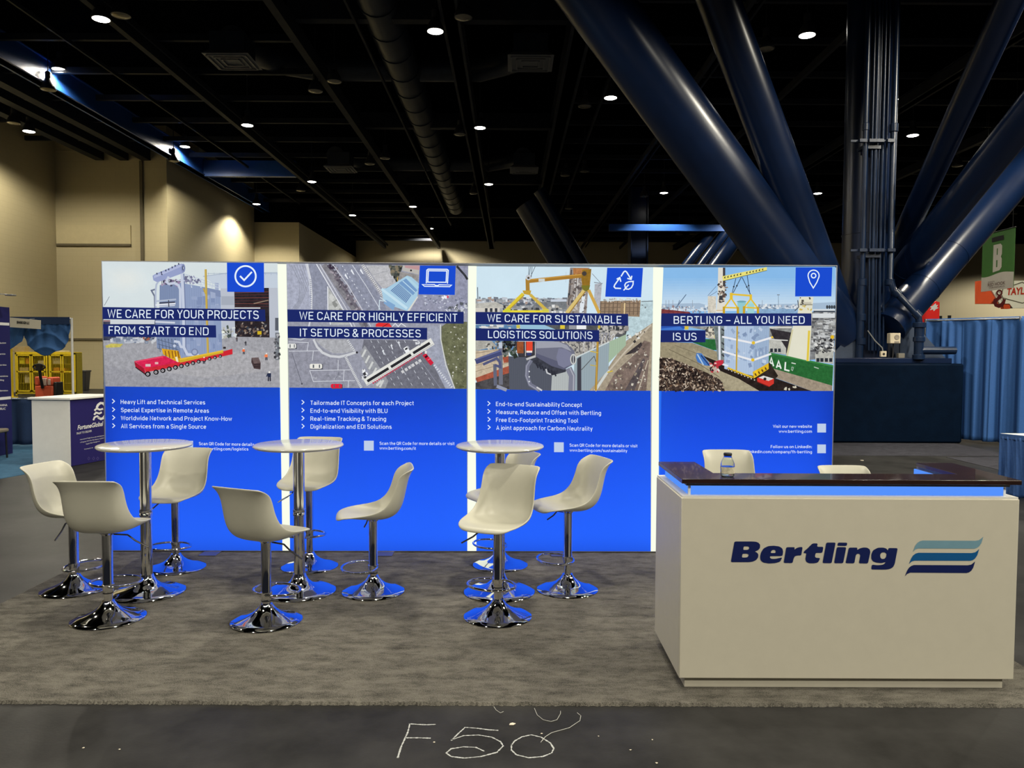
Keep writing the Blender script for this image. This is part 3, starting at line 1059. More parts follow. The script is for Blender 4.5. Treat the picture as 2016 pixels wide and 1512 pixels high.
# a narrow technical sans drawn with strokes, as on the panels
def _dg():
    b, t, m, H, X = 0.65, 9.35, 6.6, 10.0, 7.25
    L, K = 'l', 'k'
    O = lambda x0, y0, x1, y1: ('o', [(x0, y0), (x1, y0), (x1, y1), (x0, y1)])
    g = {
        'A': (5.8, [(L, [(0, 0), (2.9, 9.7), (5.8, 0)]), (L, [(1.0, 2.9), (4.8, 2.9)])]),
        'B': (5.2, [(K, [(3, 5.2), (4.9, 5.2), (4.9, t), (3, t)]), (K, [(3, 5.2), (5.2, 5.2), (5.2, b), (3, b)]), (L, [(3, t), (0, t), (0, b), (3, b)]), (L, [(0, 5.2), (3.1, 5.2)])]),
        'C': (5.3, [(K, [(5.3, 7.2), (5.3, t), (0, t), (0, b), (5.3, b), (5.3, 2.8)])]),
        'D': (5.4, [(K, [(2, t), (5.4, t), (5.4, b), (2, b)]), (L, [(2.1, t), (0, t), (0, b), (2.1, b)])]),
        'E': (4.9, [(L, [(4.9, t), (0, t), (0, b), (4.9, b)]), (L, [(0, 5.1), (4.3, 5.1)])]),
        'F': (4.7, [(L, [(4.7, t), (0, t), (0, 0)]), (L, [(0, 4.9), (4.2, 4.9)])]),
        'G': (5.4, [(K, [(5.4, 7.3), (5.4, t), (0, t), (0, b), (5.4, b), (5.4, 4.7)]), (L, [(5.4, 4.7), (3.0, 4.7)])]),
        'H': (5.4, [(L, [(0, 0), (0, H)]), (L, [(5.4, 0), (5.4, H)]), (L, [(0, 5.1), (5.4, 5.1)])]),
        'I': (0, [(L, [(0, 0), (0, H)])]),
        'J': (3.6, [(K, [(3.6, H), (3.6, b), (0.8, b), (0, 1.7)])]),
        'K': (5.2, [(L, [(0, 0), (0, H)]), (L, [(5.0, H), (0.2, 3.9)]), (L, [(1.9, 5.9), (5.2, 0)])]),
        'L': (4.7, [(L, [(0, H), (0, b), (4.7, b)])]),
        'M': (6.8, [(L, [(0, 0), (0, 9.6), (3.4, 3.4), (6.8, 9.6), (6.8, 0)])]),
        'N': (5.6, [(L, [(0, 0), (0, 9.6), (5.6, 0.4), (5.6, H)])]),
        'O': (5.5, [O(0, b, 5.5, t)]),
        'P': (5.1, [(K, [(2.6, t), (5.1, t), (5.1, 4.4), (2.6, 4.4)]), (L, [(2.7, t), (0, t), (0, 0)]), (L, [(0, 4.4), (2.7, 4.4)])]),
        'Q': (5.5, [O(0, b, 5.5, t), (L, [(3.2, 2.6), (5.7, 0)])]),
        'R': (5.3, [(K, [(2.6, t), (5.1, t), (5.1, 4.6), (2.6, 4.6)]), (L, [(2.7, t), (0, t), (0, 0)]), (L, [(0, 4.6), (2.7, 4.6)]), (L, [(2.9, 4.6), (5.4, 0)])]),
        'S': (5.2, [(K, [(5.0, 7.9), (4.6, t), (0.2, t + 0.2), (0.1, 5.6), (2.6, 5.1), (5.3, 4.6), (5.3, b), (0.8, b - 0.1), (0, 2.1)])]),
        'T': (5.4, [(L, [(0, t), (5.4, t)]), (L, [(2.7, 0), (2.7, t)])]),
        'U': (5.4, [(K, [(0, H), (0, b), (5.4, b), (5.4, H)])]),
        'V': (5.6, [(L, [(0, H), (2.8, 0.5), (5.6, H)])]),
        'W': (8.4, [(L, [(0, H), (2.0, 0.5), (4.2, 9.3), (6.4, 0.5), (8.4, H)])]),
        'X': (5.4, [(L, [(0, 0), (5.4, H)]), (L, [(0, H), (5.4, 0)])]),
        'Y': (5.4, [(L, [(0, H), (2.7, 4.4), (5.4, H)]), (L, [(2.7, 4.4), (2.7, 0)])]),
        'Z': (5.2, [(L, [(0, t), (5.2, t), (0, b), (5.2, b)])]),
        '&': (6.2, [(K, [(6.0, 0), (1.2, 6.2), (0.6, t), (4.4, t + 0.3), (4.2, 6.6), (0, 4.2), (0, b - 0.2), (4.6, b - 0.2), (5.8, 4.4)])]),
        '\u2013': (5.0, [(L, [(0, 4.2), (5.0, 4.2)])]), '-': (3.0, [(L, [(0, 4.2), (3.0, 4.2)])]),
        '.': (0, [(L, [(0, 0), (0, 1.5)])]), ',': (0.2, [(L, [(0.2, 1.5), (0.2, 0.2), (-0.3, -1.2)])]), ':': (0, [(L, [(0, 0), (0, 1.5)]), (L, [(0, 5.0), (0, 6.5)])]), '/': (4.2, [(L, [(0, -1), (4.2, 10.6)])]),
        'a': (4.3, [(K, [(0.5, 5.8), (1.0, m), (4.3, m), (4.3, 3.6)]), (L, [(4.3, 4.2), (4.3, 0)]), (K, [(4.3, 3.9), (0, 3.9), (0, b), (4.3, b), (4.3, 2.6)])]),
        'b': (4.5, [(L, [(0, 0), (0, 10.2)]), O(0, b, 4.5, m)]),
        'c': (4.1, [(K, [(4.1, 5.2), (4.1, m), (0, m), (0, b), (4.1, b), (4.1, 2.0)])]),
        'd': (4.5, [(L, [(4.5, 0), (4.5, 10.2)]), O(0, b, 4.5, m)]),
        'e': (4.5, [(L, [(0.1, 3.6), (4.5, 3.6)]), (K, [(4.5, 3.6), (4.5, m), (0, m), (0, b), (4.0, b), (4.3, 1.6)])]),
        'f': (3.0, [(K, [(1.1, 0), (1.1, 9.7), (3.1, 9.7)]), (L, [(0, m), (3.0, m)])]),
        'g': (4.5, [O(0, b, 4.5, m), (K, [(4.5, X), (4.5, -2.3), (0.9, -2.3), (0.4, -1.7)])]),
        'h': (4.4, [(L, [(0, 0), (0, 10.2)]), (K, [(0, 4.6), (0.6, m), (4.4, m), (4.4, 0)])]),
        'i': (0, [(L, [(0, 0), (0, X)]), (L, [(0, 8.8), (0, 10.2)])]),
        'j': (1.0, [(K, [(1.0, X), (1.0, -2.3), (-0.4, -2.3)]), (L, [(1.0, 8.8), (1.0, 10.2)])]),
        'k': (4.4, [(L, [(0, 0), (0, 10.2)]), (L, [(4.1, X), (0.2, 2.9)]), (L, [(1.5, 4.5), (4.4, 0)])]),
        'l': (1.2, [(K, [(0, 10.2), (0, b), (1.4, b)])]),
        'm': (7.2, [(L, [(0, 0), (0, X)]), (K, [(0, 4.8), (0.5, m), (3.6, m), (3.6, 0)]), (K, [(3.6, 4.8), (4.1, m), (7.2, m), (7.2, 0)])]),
        'n': (4.4, [(L, [(0, 0), (0, X)]), (K, [(0, 4.6), (0.6, m), (4.4, m), (4.4, 0)])]),
        'o': (4.6, [O(0, b, 4.6, m)]),
        'p': (4.5, [(L, [(0, -2.8), (0, X)]), O(0, b, 4.5, m)]),
        'q': (4.5, [(L, [(4.5, -2.8), (4.5, X)]), O(0, b, 4.5, m)]),
        'r': (2.8, [(L, [(0, 0), (0, X)]), (K, [(0, 4.6), (0.4, m), (2.4, m), (3.0, 6.1)])]),
        's': (4.0, [(K, [(3.8, 5.7), (3.2, m), (0.1, m + 0.1), (0.1, 3.9), (2.0, 3.6), (4.1, 3.4), (4.1, b), (0.6, b - 0.1), (0, 1.6)])]),
        't': (2.9, [(K, [(1.1, 9.3), (1.1, b), (2.9, b)]), (L, [(0, m), (2.9, m)])]),
        'u': (4.4, [(K, [(0, X), (0, b), (3.8, b), (4.4, 2.6)]), (L, [(4.4, X), (4.4, 0)])]),
        'v': (4.4, [(L, [(0, X), (2.2, 0.5), (4.4, X)])]),
        'w': (6.8, [(L, [(0, X), (1.7, 0.5), (3.4, 6.8), (5.1, 0.5), (6.8, X)])]),
        'x': (4.4, [(L, [(0, 0), (4.4, X)]), (L, [(0, X), (4.4, 0)])]),
        'y': (4.4, [(L, [(0, X), (2.25, 0.4)]), (L, [(4.4, X), (1.5, -2.6)])]),
        'z': (4.0, [(L, [(0, m), (4.0, m), (0, b), (4.0, b)])]),
    }
    return g


DIN = _dg()


def _round(pts, closed, r):
    """fillet the corners of a polyline"""
    n = len(pts)
    o = [] if closed else [pts[0]]
    for i in (range(n) if closed else range(1, n - 1)):
        p = Vector(pts[i])
        a, c = Vector(pts[i - 1]), Vector(pts[(i + 1) % n])
        last_a = (i == 1 and not closed)
        last_c = (i == n - 2 and not closed)
        ra = min(r, (a - p).length * (0.98 if last_a else 0.5))
        rc = min(r, (c - p).length * (0.98 if last_c else 0.5))
        s, e = p + (a - p).normalized() * ra, p + (c - p).normalized() * rc
        for k in range(6):
            f = k / 5.0
            o.append(tuple(s * (1 - f) ** 2 + p * 2 * f * (1 - f) + e * f * f))
    if not closed:
        o.append(pts[-1])
    q = [o[0]]
    for p in o[1:]:
        if (Vector(p) - Vector(q[-1])).length > 0.02:
            q.append(p)
    if closed and (Vector(q[0]) - Vector(q[-1])).length < 0.02:
        q.pop()
    return q


_LS = dict.fromkeys('BDEFHIKLMNPRUbhiklmnpr', 0.95)
_LS.update(dict.fromkeys('CGOQScdegoqsaSu', 0.7))
_RS = dict.fromkeys('HIMNUJdhimnuaqgGD', 0.95)
_RS.update(dict.fromkeys('BCOQSPbcoepsR', 0.7))
_RS.update({'L': 0.15, 'F': 0.3, 'r': 0.2, 'T': 0.3, 'E': 0.6, 'l': 0.6, 't': 0.5})


def din_text(mb, txt, fn, b0, b1, cap, wt=1.12):
    x = 0.0
    vs, fs = [], []
    A = Art(lambda px, py, lay=0.0: (px, py))
    for ch in txt:
        if ch == ' ':
            x += 2.6
            continue
        w, st = DIN[ch]
        x += _LS.get(ch, 0.35)
        for kind, pts in st:
            P = [(px + x + wt / 2, py) for px, py in pts]
            if kind == 'k':
                P = _round(P, False, 2.6)
            elif kind == 'o':
                P = _round(P, True, 2.6)
            A.line((255, 255, 255), P, wt, kind == 'o')
        x += w + wt + _RS.get(ch, 0.35)
    tot = x - _RS.get(txt[-1], 0.35)
    out = []
    for px, py in A.v:
        u = px / tot
        out.append(fn(b0[0] + (b1[0] - b0[0]) * u, b0[1] + (b1[1] - b0[1]) * u - cap * py / 10.0))
    mb.add(out, A.f)


def photo1():
    A = Art(C[1])
    A.poly((214, 224, 226), [(38, 68), (1842, 95), (1868, 1358), (92, 1348)], SOFT)
    for i in range(6):
        f = 1 - i * 0.15
        A.poly((215 + 2 * i, 225 + i, 227), [(300 + (x - 300) * f, 250 + (y - 250) * f) for x, y in ((50, 150), (200, 105), (420, 110), (540, 200), (560, 320), (430, 420), (220, 430), (80, 360))], SOFT)
    A.poly((160, 160, 166), [(66, 862), (600, 842), (1400, 842), (1858, 842), (1868, 1358), (92, 1348)], GRAIN)
    A.poly((152, 152, 159), [(85, 1130), (700, 1260), (1100, 1358), (92, 1348)], GRAIN)
    A.poly((168, 167, 171), [(620, 1190), (1500, 980), (1860, 1010), (1864, 1180), (1100, 1260)], GRAIN)
    A.line((120, 125, 135), [(80, 525), (132, 434)], 5)
    # yard edge behind
    A.rect((60, 64, 84), 70, 690, 600, 880, COARSE)
    A.rect((205, 210, 214), 140, 672, 590, 714)
    A.rect((150, 120, 125), 72, 672, 140, 690)
    A.scatter([(200, 203, 208), (180, 185, 195), (150, 160, 175), (120, 130, 150)], ((150, 850, 600, 900), None), 60, (5, 22), asp=1.6)
    A.poly((196, 184, 92), [(88, 935), (150, 912), (272, 915), (240, 948), (100, 955)], GRAIN)
    A.scatter([(160, 90, 70), (90, 80, 80)], ((480, 850, 540, 872), None), 6, (6, 14))
    # hangar
    A.poly((196, 207, 220), [(1085, 228), (1330, 196), (1560, 190), (1842, 198), (1844, 345), (1265, 352)], SOFT)
    A.line((170, 182, 200), [(1085, 228), (1330, 196), (1842, 198)], 8)
    A.line((150, 165, 185), [(1130, 200), (1840, 188)], 4)
    for x in range(1140, 1840, 58):
        A.line((165, 178, 196), [(x, 190), (x, 215)], 4)
    A.poly((186, 192, 204), [(1262, 350), (1404, 350), (1412, 842), (1280, 842)], SOFT)
    A.rect((165, 172, 185), 1270, 430, 1400, 520)
    A.poly((186, 192, 204), [(1752, 345), (1844, 345), (1856, 850), (1762, 850)], SOFT)
    A.rect((90, 95, 105), 1818, 650, 1852, 780)
    A.poly((44, 38, 42), [(1402, 350), (1754, 345), (1762, 850), (1412, 842)], COARSE)
    for i, y in enumerate((395, 420, 448, 478, 505, 530)):
        A.line(((110, 64, 60), (78, 48, 50))[i % 2], [(1406, y), (1752, y - 10 + i * 3)], 7)
    A.line((150, 130, 110), [(1600, 505), (1750, 470)], 9)
    A.rect((222, 224, 228), 1408, 545, 1668, 556)
    A.scatter([(95, 80, 75), (130, 110, 95), (60, 65, 75), (160, 150, 140)], ((1420, 700, 1750, 835), None), 50, (4, 15))
    A.rect((205, 175, 40), 1638, 785, 1680, 820)
    A.rect((120, 125, 132), 1820, 800, 1862, 1080, GRAIN)
    A.scatter([(60, 60, 65), (180, 180, 185), (90, 90, 95)], ((1810, 820, 1862, 1070), None), 20, (5, 16))
    # steel frame beside the vessel
    A.scatter([(210, 215, 215), (80, 90, 85), (180, 180, 170)], ((1280, 740, 1410, 860), None), 26, (6, 20))
    A.line((60, 64, 62), [(1290, 770), (1370, 850)], 6)
    A.line((60, 64, 62), [(1370, 760), (1370, 850)], 6)
    A.rect((235, 238, 225), 1215, 785, 1305, 806)
    # left pipework
    PIP = (176, 186, 206)
    A.line((110, 118, 140), [(600, 360), (560, 372), (592, 430), (602, 720)], 16)
    A.line(PIP, [(640, 268), (610, 312), (602, 380), (604, 560)], 18)
    # vessel
    A.poly((126, 142, 176), [(644, 318), (846, 292), (858, 1062), (838, 1072), (616, 958), (604, 690), (640, 560)], RIBS)
    A.poly((142, 158, 192), [(842, 290), (890, 300), (1085, 335), (1262, 372), (1280, 972), (1118, 1020), (900, 1045), (856, 1062)], RIBS)
    A.poly((128, 142, 176), [(1085, 338), (1262, 372), (1266, 440), (1088, 400)], SOFT)
    A.scatter([(150, 164, 196), (128, 144, 180), (160, 172, 200)], ((900, 320, 1260, 960), None), 46, (14, 46), SOFT, 0.6)
    for x in range(650, 850, 34):
        A.line((86, 98, 122), [(x - 20, 862), (x, 1000 + (x - 650) * 0.28)], 6)
    for y in (880, 925, 968):
        A.line((86, 98, 122), [(622, y - 10), (835, y + 50)], 6)
    A.scatter([(150, 130, 165), (70, 72, 96), (165, 150, 175)], ((640, 260, 850, 320), None), 40, (4, 16))
    for i in range(9):
        A.line((60, 62, 84), [(662 + i * 18, 258), (668 + i * 18, 306)], 5)
    for (p, q) in (((900, 205), (1250, 318)), ((900, 232), (1250, 345)), ((905, 262), (1085, 320))):
        A.line((190, 200, 216), [p, q], 7)
    for i in range(12):
        x = 915 + i * 30
        A.line((190, 200, 216), [(x, 205 + i * 10), (x, 270 + i * 8)], 6)
    A.line((205, 214, 226), [(1250, 318), (1252, 365)], 7)
    A.scatter([(110, 112, 140), (150, 150, 178)], ((890, 225, 1080, 300), None), 30, (4, 14))
    A.line(PIP, [(600, 482), (812, 462)], 16)
    A.line((60, 60, 74), [(640, 500), (800, 490)], 12)
    A.line((230, 232, 238), [(602, 520), (806, 505)], 14)
    A.line((210, 214, 224), [(640, 535), (800, 524)], 10)
    A.line((70, 72, 88), [(735, 470), (738, 540)], 10)
    A.line((205, 210, 222), [(600, 690), (800, 700)], 18)
    # drum
    A.poly((150, 160, 200), [(572, 222), (600, 204), (820, 112), (868, 98), (898, 118), (904, 158), (880, 196), (660, 276), (614, 286), (580, 268)], SOFT)
    A.poly((176, 184, 216), [(585, 222), (830, 118), (870, 106), (880, 122), (640, 226), (588, 246)], SOFT)
    A.disc((132, 142, 182), 884, 146, 21, 14, 46)
    A.disc((60, 66, 90), 884, 143, 11, 12, 24)
    A.disc((180, 190, 214), 886, 143, 5, 8, 18)
    for x, y in ((615, 192), (660, 178), (705, 160), (735, 148), (770, 128), (800, 112), (836, 92)):
        A.line((66, 70, 96), [(x, y), (x + 3, y + 18)], 12)
    A.line((66, 70, 96), [(660, 200), (672, 214)], 12)
    # big pipes over the vessel
    A.line((120, 132, 166), [(876, 200), (882, 300), (892, 560), (896, 950), (916, 1020)], 40)
    A.line((196, 204, 222), [(870, 200), (876, 300), (886, 560), (890, 950), (925, 1022), (1045, 1030)], 28)
    A.line((196, 204, 222), [(736, 230), (712, 285), (740, 306), (790, 296), (835, 318), (852, 360), (854, 560)], 24)
    A.line((196, 204, 222), [(812, 268), (900, 272)], 12)
    A.line((196, 204, 222), [(790, 888), (840, 896), (860, 945), (895, 950)], 24)
    A.disc((196, 204, 222), 795, 935, 15)
    A.disc((120, 132, 165), 1000, 998, 36, 16)
    A.disc((160, 172, 200), 1000, 998, 24, 14)
    for x in (965, 1170, 1060):
        A.line((200, 208, 222), [(x, 320), (x + 6, 345)], 10)
    # lifting mast
    A.line((186, 158, 70), [(1112, 156), (1122, 560), (1136, 1040)], 22)
    A.line((210, 184, 100), [(1108, 156), (1118, 560), (1130, 1040)], 6)
    A.line((196, 166, 60), [(1090, 350), (1112, 410)], 12)
    # trailer
    A.poly((212, 160, 34), [(664, 962), (836, 985), (862, 1062), (1292, 978), (1294, 1010), (830, 1104), (680, 1022)], GRAIN)
    for x in (700, 735, 770, 800, 830):
        A.line((120, 70, 34), [(x, 985), (x + 12, 1060)], 9)
    A.line((236, 226, 190), [(812, 1046), (826, 1100)], 22)
    A.line((226, 190, 60), [(850, 1075), (1290, 985)], 14)
    A.poly((214, 38, 82), [(385, 1090), (680, 1036), (700, 1040), (836, 1104), (490, 1168)], GRAIN)
    A.line((240, 90, 120), [(400, 1096), (680, 1046)], 6)
    A.poly((166, 28, 50), [(385, 1092), (490, 1168), (500, 1222), (398, 1150)], GRAIN)
    A.poly((204, 44, 56), [(490, 1166), (836, 1102), (1385, 968), (1386, 1020), (850, 1140), (500, 1204)], GRAIN)
    A.line((206, 170, 50), [(850, 1098), (1290, 1000)], 16)
    A.rect((214, 190, 190), 500, 1120, 552, 1146)
    A.rect((224, 180, 180), 596, 1100, 630, 1122)
    A.poly((206, 40, 52), [(1290, 992), (1382, 966), (1386, 1018), (1296, 1036)], PL)
    A.rect((50, 44, 46), 1290, 945, 1318, 965)
    for i in range(13):
        f = i / 12.0
        x, y, r = 525 + 737 * (f ** 0.88), 1222 - 182 * (f ** 0.9), 29 - 12 * f
        A.disc((30, 28, 32), x, y, r, 14, r * 0.95)
        A.disc((186, 184, 188), x - 2, y + 1, r * 0.5, 10)
        A.disc((70, 64, 66), x - 2, y + 1, r * 0.22, 8)
    A.line((40, 34, 36), [(398, 1152), (500, 1226)], 10)
    # people and the dark crate
    for x, y, h, c in ((1500, 990, 62, (232, 110, 66)), (1730, 1045, 72, (240, 130, 80)), (1096, 1082, 70, (214, 50, 60)), (1760, 1245, 100, (40, 48, 74)), (1520, 908, 46, (60, 60, 66)), (1430, 868, 46, (90, 80, 80))):
        A.line((44, 44, 58), [(x - h * 0.08, y), (x - h * 0.1, y + h * 0.5)], h * 0.13)
        A.line((44, 44, 58), [(x + h * 0.08, y), (x + h * 0.1, y + h * 0.5)], h * 0.13)
        A.poly(c, [(x - h * 0.18, y - h * 0.32), (x + h * 0.18, y - h * 0.32), (x + h * 0.17, y + h * 0.08), (x - h * 0.17, y + h * 0.08)])
        A.line(c, [(x - h * 0.16, y - h * 0.28), (x - h * 0.28, y + h * 0.04)], h * 0.1)
        A.disc((244, 240, 230) if h > 60 else c, x, y - h * 0.42, h * 0.1, 8)
    A.poly((72, 58, 60), [(1580, 1056), (1650, 1052), (1672, 1108), (1670, 1176), (1604, 1166), (1576, 1100)], GRAIN)
    A.poly((108, 92, 92), [(1580, 1056), (1650, 1052), (1672, 1106), (1604, 1116)], GRAIN)
    for y in (1126, 1146):
        A.line((40, 32, 36), [(1604, y), (1670, y + 4)], 6)
    A.poly(NAVY, [(58, 540), (1716, 566), (1722, 685), (63, 664)])
    A.poly(NAVY, [(68, 715), (1216, 726), (1220, 851), (75, 840)])
    return A


def photo2():
    A = Art(C[2])
    A.poly((152, 154, 168), [(72, 95), (1922, 122), (1905, 1372), (102, 1360)], GRAIN)
    A.poly((168, 172, 190), [(75, 100), (300, 100), (330, 300), (330, 560), (85, 600)], GRAIN)
    A.poly((142, 146, 164), [(300, 100), (390, 105), (500, 330), (490, 600), (335, 590)], GRAIN)
    for i in range(5):
        A.line((134, 138, 150), [(120 + i * 28, 110), (210 + i * 22, 300), (200 + i * 10, 470), (130 + i * 14, 560)], 4)
    A.line((212, 214, 220), [(282, 100), (318, 260), (330, 420), (326, 620), (300, 740)], 16)
    A.dash((120, 124, 140), (318, 260), (326, 620), 18, 0.25, 16)
    A.line((226, 230, 236), [(268, 100), (300, 240), (312, 420)], 5)
    A.poly((176, 178, 176), [(492, 330), (650, 560), (720, 720), (520, 720), (494, 560)], GRAIN)
    A.scatter([(190, 192, 190), (140, 142, 140), (205, 206, 204)], box_of([(505, 370), (650, 580), (510, 560)]), 36, (8, 22))
    A.line((226, 228, 234), [(492, 330), (494, 560), (520, 720)], 10)
    A.line((226, 228, 234), [(378, 104), (500, 310), (640, 550), (740, 740)], 10)
    A.line((206, 208, 216), [(412, 106), (540, 320), (690, 570), (770, 740)], 8)
    A.line((128, 126, 132), [(452, 108), (600, 330), (760, 560), (860, 740)], 56, tex=COARSE)
    A.line((104, 100, 110), [(500, 110), (640, 320), (800, 560), (890, 740)], 34, tex=COARSE)
    A.scatter([(90, 84, 96), (166, 158, 166), (120, 112, 122)], box_of([(480, 110), (560, 110), (860, 560), (760, 580)]), 90, (5, 16))
    A.scatter([(60, 50, 66)], ((505, 105, 560, 150), None), 10, (5, 14))
    A.line((210, 212, 220), [(545, 108), (700, 320), (840, 560), (930, 740)], 7)
    A.poly((140, 144, 162), [(570, 110), (800, 112), (1060, 480), (1090, 580), (850, 570), (700, 300)], GRAIN)
    A.line((214, 218, 226), [(742, 112), (880, 320), (1030, 570)], 6)
    A.dash((220, 224, 232), (640, 120), (930, 560), 12, 0.35, 7)
    for x, y in ((735, 170), (672, 215), (828, 165)):
        A.poly((232, 236, 242), [(x, y - 18), (x + 10, y), (x + 30, y + 40), (x + 20, y + 40), (x - 8, y + 4)])
    A.line((206, 206, 208), [(846, 112), (960, 280), (1080, 470)], 30, tex=GRAIN)
    A.dash((120, 120, 130), (850, 118), (1080, 470), 22, 0.3, 26)
    A.poly((186, 186, 190), [(880, 118), (1110, 118), (1190, 290), (1060, 360), (980, 270)], GRAIN)
    A.line((160, 162, 168), [(930, 220), (1110, 170)], 4)
    A.line((160, 162, 168), [(980, 290), (1190, 250)], 4)
    A.poly((66, 70, 66), [(1122, 118), (1256, 118), (1222, 240), (1195, 300), (1130, 170)], COARSE)
    A.scatter([(40, 42, 40), (96, 98, 90), (130, 120, 100)], box_of([(1122, 118), (1256, 118), (1222, 240), (1195, 300), (1130, 170)]), 26, (6, 18))
    A.poly((186, 182, 176), [(1256, 118), (1426, 120), (1420, 210), (1250, 170)], PL)
    A.poly((190, 150, 152), [(1276, 118), (1430, 118), (1425, 165), (1280, 140)], PL)
    A.poly((150, 146, 144), [(1228, 180), (1420, 215), (1400, 300), (1215, 262)], GRAIN)
    A.disc((40, 40, 46), 1340, 168, 10)
    A.line((206, 166, 70), [(1200, 240), (1210, 310)], 8)
    # right: paving, then the verge
    A.poly((150, 152, 172), [(1420, 410), (1800, 420), (1915, 500), (1905, 560), (1700, 580), (1600, 600), (1330, 580)], GRAIN)
    A.poly((146, 148, 170), [(1795, 122), (1920, 122), (1912, 600), (1790, 420)], GRAIN)
    A.scatter([(110, 116, 136), (180, 186, 204), (200, 204, 216)], ((1430, 420, 1900, 570), None), 60, (3, 10))
    A.line((52, 54, 60), [(1806, 124), (1890, 220), (1915, 260)], 22, tex=COARSE)
    A.scatter([(196, 200, 206), (90, 94, 100), (226, 228, 232)], box_of([(1700, 560), (1910, 480), (1905, 600), (1720, 640)]), 40, (4, 16))
    A.scatter([(220, 60, 90), (236, 238, 244)], ((1660, 425, 1720, 470), None), 5, (8, 16))
    # pale blue module
    A.line((216, 216, 208), [(1400, 430), (1300, 590)], 30)
    A.line((200, 196, 150), [(1385, 430), (1350, 470)], 14)
    A.poly((168, 204, 226), [(1040, 352), (1090, 350), (1300, 220), (1345, 235), (1420, 300), (1405, 430), (1300, 582), (1180, 540), (1060, 480)], SOFT)
    A.poly((92, 128, 172), [(1130, 372), (1215, 300), (1345, 420), (1290, 500)])
    for i in range(14):
        f = i / 13.0
        A.line((166, 196, 222), [(1130 + 160 * f, 372 + 128 * f), (1215 + 130 * f, 300 + 120 * f)], 6)
    A.poly((118, 156, 200), [(1215, 295), (1290, 250), (1405, 370), (1360, 420)])
    A.line((192, 222, 238), [(1255, 275), (1385, 392)], 8)
    A.line((196, 224, 238), [(1040, 356), (1300, 555)], 26)
    A.line((176, 212, 228), [(1290, 235), (1415, 345)], 20)
    A.poly((128, 166, 206), [(1085, 465), (1180, 520), (1160, 575), (1060, 500)])
    A.line((210, 228, 236), [(1060, 480), (1020, 470), (1015, 570)], 8)
    A.line((206, 222, 230), [(1025, 440), (1090, 490)], 8)
    # parking and the curved kerb
    A.poly((146, 147, 160), [(88, 860), (360, 870), (430, 960), (560, 1040), (660, 1040), (850, 1365), (102, 1360)], GRAIN)
    A.poly((170, 171, 176), [(360, 870), (690, 872), (770, 985), (650, 1012), (540, 1010), (440, 950)], GRAIN)
    for pts in ([(95, 895), (296, 902), (284, 985)], [(96, 990), (408, 985)], [(310, 1186), (720, 1180)], [(660, 1182), (652, 1290)], [(310, 1186), (346, 1298), (770, 1288)], [(346, 985), (336, 1085)], [(600, 1080), (598, 1180)], [(706, 1290), (700, 1360)]):
        A.line((222, 225, 232), pts, 5)
    A.line((96, 98, 110), [(130, 1010), (230, 1320)], 5)
    A.disc((40, 40, 50), 230, 1322, 7)
    A.scatter([(120, 122, 134), (170, 172, 182)], ((330, 1195, 640, 1280), None), 12, (4, 12))
    KERB = (206, 208, 212)
    A.line(KERB, [(350, 868), (385, 945), (440, 1005), (520, 1040), (610, 1048), (690, 1030), (780, 1000)], 24)
    A.line((150, 152, 160), [(362, 870), (396, 938), (450, 992), (525, 1024), (610, 1030), (690, 1012), (770, 985)], 5)
    A.line((190, 196, 204), [(88, 850), (220, 874), (280, 850)], 12)
    A.line(KERB, [(672, 1040), (745, 1190), (835, 1362)], 24)
    A.dash((120, 122, 132), (672, 1040), (835, 1362), 22, 0.25, 22)
    A.line(KERB, [(690, 870), (765, 985)], 22)
    A.dash((130, 132, 142), (690, 870), (765, 985), 7, 0.3, 22)
    A.disc((50, 48, 54), 790, 1002, 12)
    # main road below
    A.poly((112, 113, 124), [(860, 872), (1390, 880), (1500, 1000), (1770, 1370), (1000, 1368), (830, 1030)], GRAIN)
    A.poly((152, 154, 160), [(820, 1000), (870, 930), (1110, 1290), (1080, 1368), (980, 1368)], GRAIN)
    for i in range(6):
        x, y = 830 + i * 36, 985 + i * 62
        A.line((206, 208, 206), [(x + 12, y + 62), (x + 50, y - 12)], 20)
    A.line((206, 208, 206), [(990, 1340), (1040, 1290)], 24)
    for a, b, n in (((930, 880), (1190, 1368), 9), ((1000, 880), (1270, 1368), 8), ((1080, 880), (1370, 1368), 9), ((1190, 880), (1480, 1368), 8), ((1270, 880), (1590, 1368), 9)):
        A.dash((206, 210, 218), a, b, n, 0.45, 5)
    for x, y in ((1055, 985), (1140, 930), (1215, 900)):
        A.poly((226, 230, 236), [(x, y - 16), (x + 14, y + 6), (x + 6, y + 6), (x + 18, y + 40), (x + 8, y + 40), (x - 4, y + 8), (x - 10, y + 8)])
    A.line((140, 142, 156), [(1450, 1100), (1640, 1368)], 6)
    A.poly((158, 162, 178), [(1500, 860), (1520, 720), (1640, 740), (1650, 900), (1700, 1130), (1790, 1370), (1690, 1370), (1570, 1130), (1490, 1000)], GRAIN)
    A.poly((104, 106, 80), [(1650, 740), (1720, 690), (1912, 690), (1906, 1372), (1792, 1372), (1706, 1130), (1650, 900)], COARSE)
    A.scatter([(130, 128, 100), (80, 84, 60), (150, 150, 130), (210, 210, 200)], box_of([(1660, 740), (1900, 700), (1900, 1360), (1800, 1360), (1710, 1130)]), 60, (3, 9))
    A.line((214, 216, 210), [(1640, 720), (1642, 860), (1695, 1130), (1785, 1370)], 9)
    A.dash((214, 218, 224), (1575, 1130), (1765, 1368), 12, 0.45, 22)
    A.dash((206, 206, 208), (1245, 1205), (1455, 1072), 6, 0.65, 30)
    # girder load
    A.dash((196, 60, 84), (950, 1316), (1460, 1004), 26, 0.6, 18)
    A.line((226, 226, 220), [(872, 1308), (1560, 888)], 78)
